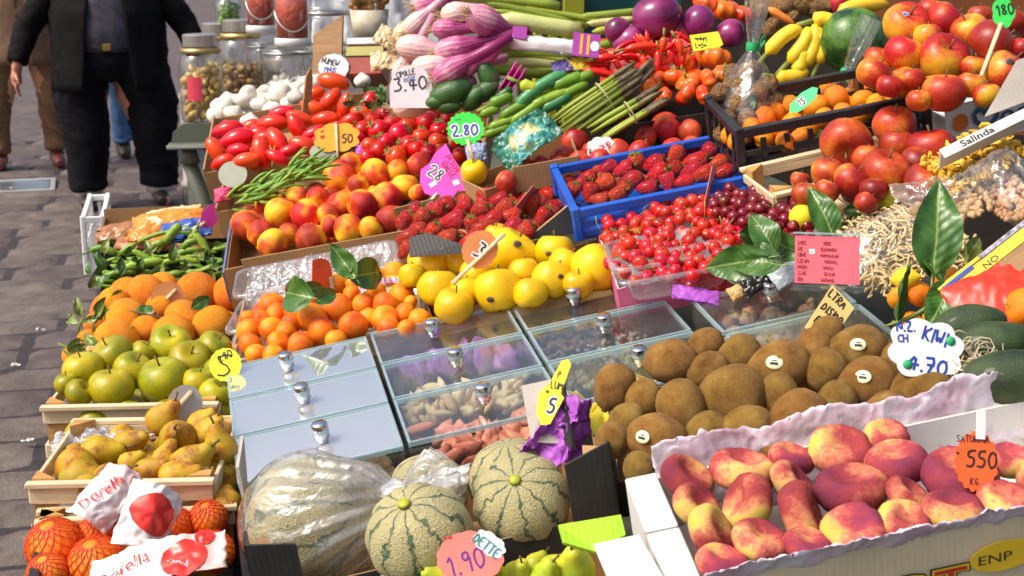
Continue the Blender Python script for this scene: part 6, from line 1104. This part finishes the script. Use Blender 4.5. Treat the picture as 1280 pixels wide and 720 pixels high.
GK = 'leeks and spring onions beside the onions'
for (a, b, c, d, r, mt, lab) in ((620, 22, 726, 38, 11, m_leek, 'thick pale leek stalk lying across the back'), (590, 52, 735, 62, 9, m_leek, None), (612, 68, 720, 70, 7, m_gleek, None), (615, 80, 712, 84, 7, m_leek, None), (600, 2, 720, 30, 5, m_gleek, None), (610, 12, 735, 32, 4, m_gleek, None), (640, 8, 760, 28, 4, m_gleek, None), (720, 22, 800, 14, 5, m_gleek, None), (730, 30, 795, 24, 5, m_leek, None), (740, 40, 790, 34, 5, m_gleek, None), (590, 84, 690, 92, 7, m_gleek, None), (620, 60, 730, 78, 6, m_gleek, None), (730, 62, 790, 46, 6, m_gleek, None), (735, 75, 790, 62, 6, m_leek, None), (650, 92, 740, 84, 6, m_gleek, None), (560, -4, 700, 8, 6, m_gleek, None)): pod(a, b, c, d, 580, r, mt, lab or ('green leek leaf lying across the back of the stall' if mt is m_gleek else 'pale leek stalk lying across the back of the stall'), 'leek', 'leek', None if lab else GK+(' (leaves)' if mt is m_gleek else ' (stalks)'), taper=0, tip=.8, seg=10, bend=(0, U(-.03, .04)))
p = atd(690, 57, 600); o = empty('wrap_label', TRS(p, facing(-6, 0, -25))); tag(o, 'white wrapper with a purple end label around the leeks', 'wrapper'); q = crumple(lambda u, v: Vector(((u-.5)*.17, (v-.5)*.04, .016*math.sin(math.pi*v))), 20, 8, .006, 30, 2).mesh('wrapper', m_lab); solid(q, .0008); obj('wrapper', q, o); part('purple_label', MB().box((.07, -.004, .02), (.056, .058, .002)), colmat('label_purple', (.30, .03, .28)), o); part('label_stripes', MB().box((.06, -.004, .0216), (.006, .05, .001)).box((.074, -.004, .0216), (.006, .05, .001)), colmat('label_orange', (.8, .3, .03)), o); obj('label_star', MB().prism(outline('zig', .018, .024, 36), .001, 0, Matrix.Translation((.088, -.006, .0214))).mesh('label_star', INK['white'], False), o); part('band', MB().box((-.07, .012, .016), (.03, .03, .003)), colmat('label_purple', (.3, .03, .28)), o)
s = sign(514, 108, 600, 54, 56, 'oval', (.66, .60, .62), 'greyish white rounded price sign reading 3.40', lean=-8, pts=[(-26, 28), (-27, 0), (-22, -16), (-10, -26), (4, -28), (18, -20), (26, -4), (27, 28)]); ink(s, '3.40', -.034, -.012, .028, 'black', .13, 6, sx=1.15); ink(s, 'CIPOLLE', -.03, .017, .012, 'black', .16, 14, gap=.6); ink(s, 'ROSSE', -.014, .008, .009, 'blue', .14, 14, gap=.6)
sheetthing(640, 101, 610, 16, 42, colmat('magenta_strip', (.80, .06, .42)), 'paper_strip', 'narrow magenta paper strip among the green squash', 'paper', -35, -20, .004)
# ================================================================ squash, green peppers, asparagus
for (x, y_, r, a, lab) in ((563, 116, 22, 20, 'largest dark green round squash before the onions'), (594, 122, 16, 40, None), (612, 98, 17, 120, None), (607, 114, 16, 30, None), (560, 133, 13, 0, None), (625, 112, 12, 60, None), (545, 128, 13, 10, None)): put('cuke', atd(x, y_, 600), r/600*1.1, aim(a, .2), lab or 'dark green squash in the heap before the onions', None if lab else 'dark green squash before the onions')
GPp = plane(680, 125, 600, .2, .2)
for (a, b, c, d, r, mt) in ((640, 140, 708, 92, 8, m_teal), (632, 158, 690, 118, 7, m_green), (625, 148, 660, 128, 7, m_green), (660, 135, 715, 112, 7, m_green), (690, 110, 730, 95, 8, m_green), (612, 132, 640, 118, 8, m_green), (650, 122, 700, 100, 7, m_teal), (676, 138, 716, 116, 7, m_teal), (610, 160, 648, 146, 6, m_green), (650, 104, 672, 112, 8, m_lime), (700, 122, 735, 104, 7, m_green), (640, 165, 672, 150, 6, m_green), (600, 145, 625, 135, 6, m_green), (620, 125, 640, 110, 6, m_cuke), (720, 102, 742, 92, 7, m_green), (605, 170, 640, 158, 6, m_green)): pod(a, b, c, d, 615, r, mt, {m_teal.name: 'blue green courgette in the heap left of the asparagus', m_green.name: 'long green pepper in the heap before the asparagus', m_lime.name: 'yellow green chunky pepper behind the courgettes', m_cuke.name: 'dark green short pepper beside the magenta strip'}[mt.name].replace('left of', 'beside'), 'green_pepper' if mt is not m_teal else 'courgette', 'pepper' if mt is not m_teal else 'courgette', 'green peppers before the asparagus' if mt is m_green else ('courgettes by the asparagus' if mt is m_teal else None), taper=.35, tip=.35, seg=12, bend=(0, U(-.05, .1)), stem=m_gstem)
for bi, (x0, y0, x1, y1, n, lab) in enumerate(((700, 160, 778, 106, 20, 'asparagus spear in the upper banded bunch'), (742, 168, 806, 130, 14, 'asparagus spear in the lower banded bunch'), (775, 122, 800, 95, 10, 'asparagus spear in the small bunch under the chillies'))):
    s0 = (630, 645, 615)[bi]; dv = Vector((x1-x0, y1-y0, 0)).normalized(); nv = Vector((-dv.y, dv.x, 0)); pc0 = atd((x0+x1)/2, (y0+y1)/2, s0)
    for k in range(n):
        o1 = U(-1, 1)*(17, 13, 9)[bi]; o2 = U(-4, 4); q = U(-5, 5)*(1-abs(o1)/30); sd_ = s0+U(-10, 14)
        a = (x0+nv.x*o1+dv.x*o2, y0+nv.y*o1+dv.y*o2); b = (x1+nv.x*o1*.9+dv.x*o2, y1+nv.y*o1*.9+dv.y*o2)
        sp_ = pod(a[0], a[1], b[0], b[1], sd_, 3.0, m_aspar, lab, 'asparagus', 'asparagus', 'asparagus spears bunch %s' % ('upper', 'lower', 'small')[bi], taper=.0, tip=.8, seg=7, n=4)
        A = atd(a[0], a[1], sd_); B = atd(b[0], b[1], sd_); dirv = (B-A).normalized(); obj('tip', MB().tube([B-A-dirv*.008, B-A+dirv*.012, B-A+dirv*.028, B-A+dirv*.042], [.0048, .0062, .005, .001], 7).mesh('tip', m_aspt), sp_)
    C_ = atd(x0+(x1-x0)*.72, y0+(y1-y0)*.72, s0+12); Rr = ((atd(x1, y1, s0)-atd(x0, y0, s0)).normalized()).to_track_quat('Z', 'Y').to_matrix(); rb = MB().tube([(Rr @ Vector((math.cos(a), math.sin(a), 0)))*((20, 15, 10)[bi]/s0) for a in [i*.3491 for i in range(19)]], .0014, 5, cap=False); tag(obj('rubber_band', rb.mesh('rubber_band', plain('band_rubber', (.5, .45, .25), .6, .1)), None, Matrix.Translation(C_)), 'thin rubber band around the %s asparagus bunch' % ('upper', 'lower', 'small')[bi], 'rubber band')
q = crumple(lambda u, v: Vector(((u-.5)*.125, (v-.5)*.085, .015*math.sin(u*3))), 44, 34, .016, 36, 3)
t_ = NT('sunflower_bag_print'); x_ = t_.new('TexVoronoi'); x_.inputs['Scale'].default_value = 16; t_.link(t_.coord(), x_.inputs[0]); ln = t_.new('VectorMath', operation='LENGTH'); t_.link(t_.coord(), ln.inputs[0]); t_.col(t_.mix(t_.ramp(t_.noise(40, 3), [(.45, (0, 0, 0)), (.55, (1, 1, 1))]), t_.ramp(ln.outputs['Value'], [(.0, (.75, .8, .75)), (.25, (.7, .62, .25)), (.34, (.03, .22, .16)), (.6, (.01, .1, .05)), (1, (.01, .06, .04))]), t_.ramp(ln.outputs['Value'], [(.0, (.2, .5, .55)), (.3, (.05, .3, .28)), (.5, (.02, .13, .09))]))).set(Roughness=.3)
x_ = None; ln_in = t_
for n_ in t_.n:
    if n_.type == 'VECT_MATH': 
        mp = t_.new('Mapping'); mp.inputs['Scale'].default_value = (9, 9, 9); t_.link(t_.coord(), mp.inputs[0]); t_.link(mp.outputs[0], n_.inputs[0])
qm = q.mesh('printed_bag', t_.m); solid(qm, .001); tag(obj('printed_bag', qm, None, TRS(atd(658, 176, 660), facing(38, 0, -35))), 'crumpled green printed plastic bag before the green peppers', 'plastic bag')
M, w, d = rect(plane(655, 190, 650, .2, .12), (650, 208), (625, 182), (700, 168)); carton(M, w*1.05, d, .05, m_card, m_card, 'brown cardboard piece before the printed green bag', (.0, 0, .01, 0)); M, w, d = rect(plane(620, 225, 650, .2, .12), (600, 240), (580, 222), (660, 195)); carton(M, w, d, .05, m_card, m_card, 'small brown carton behind the single yellow apple', (0, 0, 0, 0))
pxs = [(592, 195, 600, 30, 24)]; packet(596, 192, 600, 26, 26, colmat('packet_bluewhite', (.3, .36, .55)), 'blue and white packet below the green price sign', 10, -10, seed=1)
packet(722, 80, 600, 30, 16, m_yel, 'yellow card behind the asparagus', 0, -20, seed=1, puff=.02); packet(703, 82, 600, 26, 18, colmat('packet_navy', (.08, .06, .25)), 'navy printed card behind the courgettes', 15, -20, seed=2, puff=.02)
# ================================================================ chillies, ribbed tomatoes, aubergines
G1 = 'red chillies heaped at the back'
for k in range(62):
    x, y_ = U(752, 868), U(54, 108)
    if y_ > 92 and x > 800: continue
    a = U(-.6, 3.6); L = U(22, 44); pod(x, y_, x+L*math.cos(a), y_-L*math.sin(a)*.7, 590+U(-8, 14), U(3, 5), m_chili, 'shiny red chilli in the heap behind the asparagus', 'chilli', 'chilli', G1, bend=(U(-.1, .1), U(-.15, .2)), taper=.1, stem=m_gstem, seg=7, n=7)
for (a, b, c, d) in ((822, 62, 818, 100), (802, 68, 808, 104), (845, 48, 852, 70), (728, 88, 775, 100), (830, 46, 826, 66), (780, 62, 826, 58), (745, 74, 772, 72), (790, 100, 830, 84)): pod(a, b, c, d, 605, 5, m_chili, 'long red chilli lying on top of the heap', 'chilli', 'chilli', 'long chillies on top of the heap', bend=(.06, .06), taper=.1, stem=m_gstem, seg=8)
tag(obj('chilli_bed', MB().sheet(lambda u, v: at(750+125*u, 110-62*v, plane(810, 90, 585, .2, .15)), 4, 4).mesh('chilli_bed', m_chili), None), 'dark red bottom layer of the chilli heap', 'chilli')
BF = plane(860, 95, 610, .2, .2)
pile('beef', BF, [(858, 76, 17), (893, 73, 22), (840, 98, 16), (862, 104, 16), (811, 111, 17), (828, 122, 13), (857, 118, 15), (884, 102, 15), (905, 92, 14), (880, 120, 13), (825, 100, 12)], 'orange red ribbed tomato by the chillies', 'ribbed tomatoes by the chillies', fill=[(810, 125), (830, 90), (910, 80), (900, 120)], k=.8, ori=lambda: aim(U(20, 160), U(-.2, .8)))
s = sign(883, 52, 600, 40, 22, 'rect', (.85, .80, .02), 'yellow card with dark writing on the ribbed tomatoes', roll=5, lean=-15, pts=[(-20, -10), (16, -12), (20, 6), (14, 10), (-18, 12)]); ink(s, '~N~M', -.024, .002, .011, 'black', .16, -6, gap=.5); ink(s, 'L~S~', -.024, -.013, .011, 'black', .16, -6, gap=.5); s = sign(884, 102, 615, 22, 20, 'flower', (.85, .55, .05), 'small yellow flower shaped sign in the ribbed tomatoes', lean=-15)
for (x, y_, r, a, lab) in ((822, 21, 29, 10, 'largest shiny purple aubergine at the back'), (873, 27, 20, 60, 'dark purple aubergine beside the largest one'), (913, 42, 18, 20, 'small purple aubergine behind the yellow card'), (787, 52, 20, 40, 'purple radicchio head beside the chillies'), (772, 38, 16, 40, 'dark violet radicchio head behind the chillies')): put('egg', atd(x, y_, 585), r/585, aim(a, .3), lab, mi=0 if r > 17 else 1, cat='radicchio' if 'radicchio' in lab else 'aubergine')
for (x, y_, r) in ((905, 12, 20), (885, 5, 18), (930, 18, 16)): put('beef', atd(x, y_, 560), r/560, aim(80, .3), 'orange ribbed squash behind the aubergines', 'ribbed squash behind the aubergines', cat='squash')
# ================================================================ nectarines behind the blue crate
NP2 = plane(790, 170, 640, .2, .2)
pile('nectar', NP2, [(719, 178, 19), (781, 162, 20), (704, 197, 17), (702, 208, 14), (724, 204, 16), (833, 160, 21), (808, 172, 15), (862, 164, 15), (770, 192, 18), (842, 188, 16), (652, 208, 15), (632, 227, 14), (800, 190, 15), (750, 200, 15), (865, 182, 13), (745, 210, 13), (675, 205, 12), (738, 190, 12)], 'dark red nectarine behind the blue strawberry crate', 'nectarines behind the blue crate', fill=[(700, 215), (710, 185), (870, 160), (875, 178), (740, 205)], k=.84)
s = sign(752, 186, 660, 36, 30, 'cloud', (.82, .80, .78), 'white lobed sign with red writing in the nectarines', roll=5, lean=-8, stick=(-6, 8, -20, 40)); ink(s, 'PESCA', -.004, .004, .009, 'red', .16, -65, gap=.7); ink(s, 'GIALLA', .007, .010, .009, 'red', .16, -65, gap=.7); ink(s, '€', -.02, -.014, .014, 'black', .14, 30)
M, w, d = rect(plane(850, 125, 620, .2, .12), (760, 160), (745, 140), (880, 118), .0); carton(M, w*1.08, d, .06, m_blk, m_blk, 'black carton side behind the nectarines', (0, 0, .0, 0))
# ================================================================ black crate of mandarins, walnuts in cellophane
KP2 = plane(1040, 140, 725, .2, .12)
M, w, d = rect(KP2, (930, 166), (880, 128), (1100, 84), .0); w = (at(1155, 116, KP2)-at(930, 166, KP2)).length; plastic_crate(M, w, d, .085, m_kplas, 'black plastic crate of mandarins and walnuts', 8, post=.016, t=.009); print('black', w, d)
pile('mand', (KP2[0]-.012, .2, .2), [], '', '') if False else None
MN = plane(1000, 142, 690, .2, .16)
pile('mand', MN, [(928, 145, 17), (957, 147, 17), (913, 169, 13), (921, 176, 13), (985, 134, 15), (1045, 123, 17), (1078, 126, 15), (967, 142, 13), (1020, 133, 16), (1076, 143, 14), (1010, 160, 14), (972, 164, 14), (982, 178, 14), (940, 160, 13), (1030, 148, 14), (1055, 142, 14), (990, 152, 14), (955, 172, 13), (1000, 172, 12), (1035, 112, 13), (1095, 130, 13)], 'small bright mandarin in the black crate', 'mandarins in the black crate', fill=[(930, 180), (900, 150), (1080, 110), (1130, 130)], k=.84)
for (x, y_, a) in ((938, 140, 100), (1012, 170, 40)): leaf(x, y_, 690, 34, a, 'narrow olive leaf among the mandarins', False, -20, 0, 2, 'leaves among the mandarins')
def tiebag(px, py, s, r, h, neck, flare, label, lean, mat=m_cello, seed=0, sq=.7):
    p = atd(px, py, s); R = aim(90+lean, .25); hh = h/s; r_ = r/s
    prof = [(0, 0), (r_*.6, 0), (r_*.92, hh*.08), (r_, hh*.3), (r_*.85, hh*.55), (r_*.5, hh*.8), (r_*.2, hh*.96), (.012, hh), (.012, hh+.008), (neck*.6/s, hh+.03), (neck/s, hh+.07), (neck*1.05/s, hh+flare/s)]
    fn = lambda q: Vector((q.x*(1+.03*math.sin(math.atan2(q.y, q.x)*11+q.z*40)+.12*noise.noise(q*18+Vector((seed, 0, 0)))), q.y*sq*(1+.05*math.sin(math.atan2(q.y, q.x)*9)), q.z))
    o = obj('cellophane_bag', MB().lathe(prof, 48, fn=fn).mesh('cellophane_bag', mat), None, TRS(p, R)); tag(o, label, 'plastic bag')
    gr = INK['green']; rb = MB().lathe([(.0145, hh-.004), (.0155, hh), (.0155, hh+.008), (.0145, hh+.012)], 20, M=Matrix.Diagonal((1, sq+.1, 1, 1))); obj('ribbon', rb.mesh('ribbon', gr), o)
    for sg in (-1, 1):
        def rf(u, v): return Vector((sg*(.014+u*.05), -.012-.006*math.sin(u*5), hh+.004+.02*math.sin(u*4.2*(1 if sg > 0 else .7))*(1 if sg < 0 else -.6)+(v-.5)*.009))
        q = MB().sheet(rf, 12, 1).mesh('ribbon_tail', gr); solid(q, .0008); obj('ribbon_tail', q, o)
    return o
wb = tiebag(930, 178, 672, 58, 116, 20, 84, 'tall cellophane bag of walnuts tied with green ribbon', -3)
wpts, wr = [], []
for k in range(44):
    z = U(.02, .115); rm = .068*(1 if z < .07 else 1-(z-.07)/.075); a = U(0, 6.28); q = rm*math.sqrt(U(.1, 1)); wpts.append(Vector((q*math.cos(a), q*.72*math.sin(a), z))); wr.append(U(.0165, .0195))
for q, r in zip(relax(wpts, wr, 25, .95), wr): put('walnut', wb.matrix_basis @ q, r, None, 'brown walnut inside the cellophane bag', 'walnuts in the cellophane bag')
tiebag(1028, 158, 660, 44, 68, 18, 76, 'crinkled cellophane bag tied with green ribbon beside the watermelon', -22, seed=5)
s = sign(1004, 126, 700, 44, 34, 'zig', (.06, .70, .22), 'green zigzag sign lying on the mandarins', roll=35, lean=-25, pts=[(-24, 4), (-16, -6), (4, -10), (20, -8), (24, -2), (16, 6), (-4, 10), (-18, 9)]); ink(s, '15', -.012, -.006, .013, 'white', .42, -8); ink(s, '15', -.012, -.006, .013, 'black', .14, -8, z=.003)
# bananas, watermelon, roots
for k, (a, b, c, d, bx_, by_) in enumerate(((958, 68, 1002, 36, .02, .14), (985, 78, 1010, 34, .14, .05), (1004, 84, 1018, 30, .14, .02), (1022, 80, 1018, 32, .16, .0), (995, 92, 1002, 60, .1, .0), (1016, 26, 1044, 30, .0, .14), (1046, 18, 1110, 6, .0, .1), (970, 96, 1010, 88, 0, -.1))): pod(a, b, c, d, 640, 9.5, m_banana, 'ripe yellow banana behind the walnut bag', 'banana', 'banana', 'bananas behind the walnut bag', taper=.25, tip=.25, seg=9, n=9, bend=(bx_, by_), stem=m_gstem)
wm = put('egg', atd(1066, 52, 640), 42/640, aim(60, .2), 'dark green watermelon beside the bananas', cat='watermelon'); wm.name = 'watermelon'; wm.data = mk('watermelon', m_wmelon, aprof(18, .03, .03, 1.05, 0), 28, wob(.03, 1, 1))
pod(960, 10, 996, 32, 600, 5, colmat('carrot', (.8, .22, .03)), 'orange carrot behind the bananas', 'carrot', 'carrot', taper=.2, seg=9); 
for (x, y_, r) in ((975, 8, 18), (1000, 2, 18), (1022, 12, 14), (950, 8, 14), (990, 20, 12), (1040, 4, 14), (965, 35, 13), (975, 50, 12)): put('walnut', atd(x, y_, 590), r/590, None, 'brown knobbly root behind the bananas', 'brown roots behind the bananas', cat='root', s=(1.2, .9, .8))
put('nectar', atd(1052, 4, 600), 14/600, None, 'single dark red fruit behind the watermelon')
# ================================================================ apples at the upper right
AT = plane(1175, 75, 740, .2, .35)
at_ = pile('rapple', AT, [(1133, 31, 29, 80, 1.4), (1133, 68, 26, 70, .3), (1177, 73, 32, 75, 1.5), (1092, 92, 22, 60, .3), (1139, 99, 17, 90, .3), (1112, 108, 17, 80, .2), (1190, 30, 25, 40, .3), (1208, 38, 24, 120, .4), (1238, 53, 31, 30, .2), (1258, 91, 30, 60, .4), (1181, 116, 28, 90, .3), (1214, 108, 19, 80, .2), (1274, 60, 16, 80, .3), (1217, 84, 17, 80, .2), (1265, 28, 20, 70, .2), (1160, 45, 18, 90, 0), (1232, 118, 18, 90, .3), (1150, 125, 16, 90, .3), (1225, 20, 16, 90, .2), (1165, 15, 18, 80, .2)], 'large red and yellow apple heaped above the heart printed carton', 'red yellow apples heaped at the stall back', fill=[(1090, 110), (1100, 60), (1270, 20), (1290, 90), (1180, 130)], k=.84, itr=10)
at_[0]['label'] = 'red apple with a blue white sticker atop the heap'; at_[9]['label'] = 'yellow red apple with a dark sticker beside the stick'
for i_ in (0, 9): del at_[i_]['group']
sticker(at_[0], (-.35, .4), (.25, .3, .5), .6); sticker(at_[9], (-.2, .35), (.05, .05, .06), .6)
M, w, d = rect(plane(1180, 150, 740, .2, .12), (1166, 138), (1120, 95), (1260, 62), .0); hc = carton(M, .2, d, .075, m_wht, m_wht, 'white carton printed with a blue heart and green leaf', (0, 0, -.02, -.02))
FT = Matrix.Translation((0, -.003, 0)) @ Matrix.Rotation(math.pi/2, 4, 'X'); m_dkb = colmat('print_blue_grey', (.06, .08, .16))
obj('printed_disc', MB().prism(outline('oval', .03, .032), .0006).mesh('printed_disc', colmat('print_orange', (.75, .18, .03)), False), hc, FT @ Matrix.Translation((.026, -.033, 0)))
hp = [(.0, -.5), (-.55, .05), (-.62, .38), (-.42, .6), (-.15, .52), (0, .3), (.15, .52), (.42, .6), (.62, .38), (.55, .05), (.0, -.5)]; mb = MB()
for a, b in zip(hp, hp[1:]): A, B = Vector((*a, 0))*.036, Vector((*b, 0))*.036; n_ = (B-A).normalized(); pr = Vector((-n_.y, n_.x, 0))*.0042; mb.add([A-n_*.002+pr, A-n_*.002-pr, B+n_*.002-pr, B+n_*.002+pr], [(0, 1, 2, 3)], 0, Matrix.Translation((0, 0, len(mb.f)*2e-5)))
obj('printed_heart', mb.mesh('printed_heart', m_dkb, False), hc, FT @ Matrix.Translation((.074, -.038, .0007))); printed(hc, 'od', FT @ Matrix.Translation((.1, -.05, .0007)), .045, m_dkb, 1.2, .001)
mb = MB().prism([(0, -.012), (-.008, -.002), (-.006, .008), (0, .012), (.008, .01), (.007, -.002)], .0006); mb.prism([(-.012, .004), (-.018, .008), (-.01, .01)], .0006); obj('printed_leaf', mb.mesh('printed_leaf', colmat('print_green', (.04, .30, .02)), False), hc, FT @ Matrix.Translation((.066, -.006, .0007)))
s = sign(1254, 16, 760, 28, 38, 'flower', (.05, .72, .10), 'green flower shaped price sign reading 180 on a wooden stick', lean=-6, stick=(-4, 14, -42, 108)); ink(s, '180', -.012, -.006, .018, 'black', .14, 8)
# dark red apples in a wooden tray
DR = plane(1090, 195, 770, .2, .26)
M, w, d = rect(plane(1000, 236, 770, .2, .12), (962, 248), (950, 225), (1140, 178), .0); wood_crate(M, w, d+.05, .06, 'pale wooden tray of dark red apples', 1, .014)
pile('dapple', DR, [(1058, 178, 33, 250, 1.2), (1118, 157, 27, 90, .5), (1165, 189, 30, 100, .2), (1112, 214, 32, 80, .5), (1124, 182, 22, 90, .2), (1037, 217, 22, 80, .3), (1064, 225, 23, 60, .4), (1157, 230, 27, 70, .6), (1200, 190, 18, 80, .2), (1012, 243, 18, 80), (1092, 238, 18, 90), (1085, 200, 20, 80), (1140, 205, 22, 60), (1185, 215, 20, 90), (1000, 225, 12, 80), (1028, 240, 16, 70), (1082, 254, 15, 50), (1195, 235, 16, 60)], 'dark red speckled apple in front of the black crate', 'dark red apples before the black crate', fill=[(990, 250), (1010, 220), (1190, 180), (1200, 240), (1090, 255)], k=.84, itr=10)
# long white flap carton lettered Salinda with dried yellow flowers
p = atd(1235, 165, 850); o = empty('dried_goods_box', TRS(p, facing(26, 0, -30))); tag(o, 'white edged box lettered Salinda full of yellow dried flakes', 'box'); part('white_rim', MB().box((.0, .0, 0), (.15, .016, .004)), m_wht, o); printed(o, 'Salinda', Matrix.Translation((-.045, -.005, .0024)), .015, m_kbl, 1.3, .0004); part('wall', MB().box((0, .006, -.025), (.15, .004, .045)), m_wht, o)
chunks('dried_flakes', TRS(atd(1190, 240, 850), facing(26, 0, -60)) @ Matrix.Translation((0, -.0, -.02)), .14, .13, .035, 420, .008, fruit('yellow_flakes', [(.3, (.45, .22, .02)), (.5, (.72, .45, .03)), (.7, (.85, .65, .10))], 60, 4, rough=.6), 'yellow brown dried flakes heaped in the lettered box', 'dried flakes', (1, .6, .25), .4)
p = atd(1262, 118, 830); o = obj('grey_board', MB().prism([(-.05, -.02), (.03, .045), (.06, .045), (.06, -.02)], .004).mesh('grey_board', m_gry, False), None, TRS(p, facing(20, 0, -15))); tag(o, 'torn grey cardboard flap beside the green sign stick', 'cardboard')
# back of the stall: posts and boards behind the goods
m_yp = plain('yellow_green_paint', (.34, .36, .02), .5, .3, 8); m_tealp = plain('teal_paint', (.01, .10, .09), .5, .4, 8); m_rust = plain('red_brown_board', (.38, .12, .03), .6, .3, 8)
for k, x in enumerate((672, 690, 716)): p = atd(x, 4, 500); tag(obj('stall_post', MB().box((0, 0, -.05), (.018 if k < 2 else .05, .03, .8)).mesh('stall_post', m_yp, False), None, TRS(p)), 'yellow green painted post behind the leeks', 'post', 'yellow green posts behind the leeks')
p = atd(775, 2, 490); tag(obj('back_board', MB().box((.02, 0, -.06), (.28, .03, .26)).mesh('back_board', m_tealp, False), None, TRS(p)), 'dark teal painted board behind the aubergines', 'board')
p = atd(1180, -6, 600); tag(obj('slatted_board', MB().box((.02, .02, -.1), (.42, .02, .4)).mesh('slatted_board', m_rust, False), None, TRS(p)), 'red brown board behind the upper apples', 'board')
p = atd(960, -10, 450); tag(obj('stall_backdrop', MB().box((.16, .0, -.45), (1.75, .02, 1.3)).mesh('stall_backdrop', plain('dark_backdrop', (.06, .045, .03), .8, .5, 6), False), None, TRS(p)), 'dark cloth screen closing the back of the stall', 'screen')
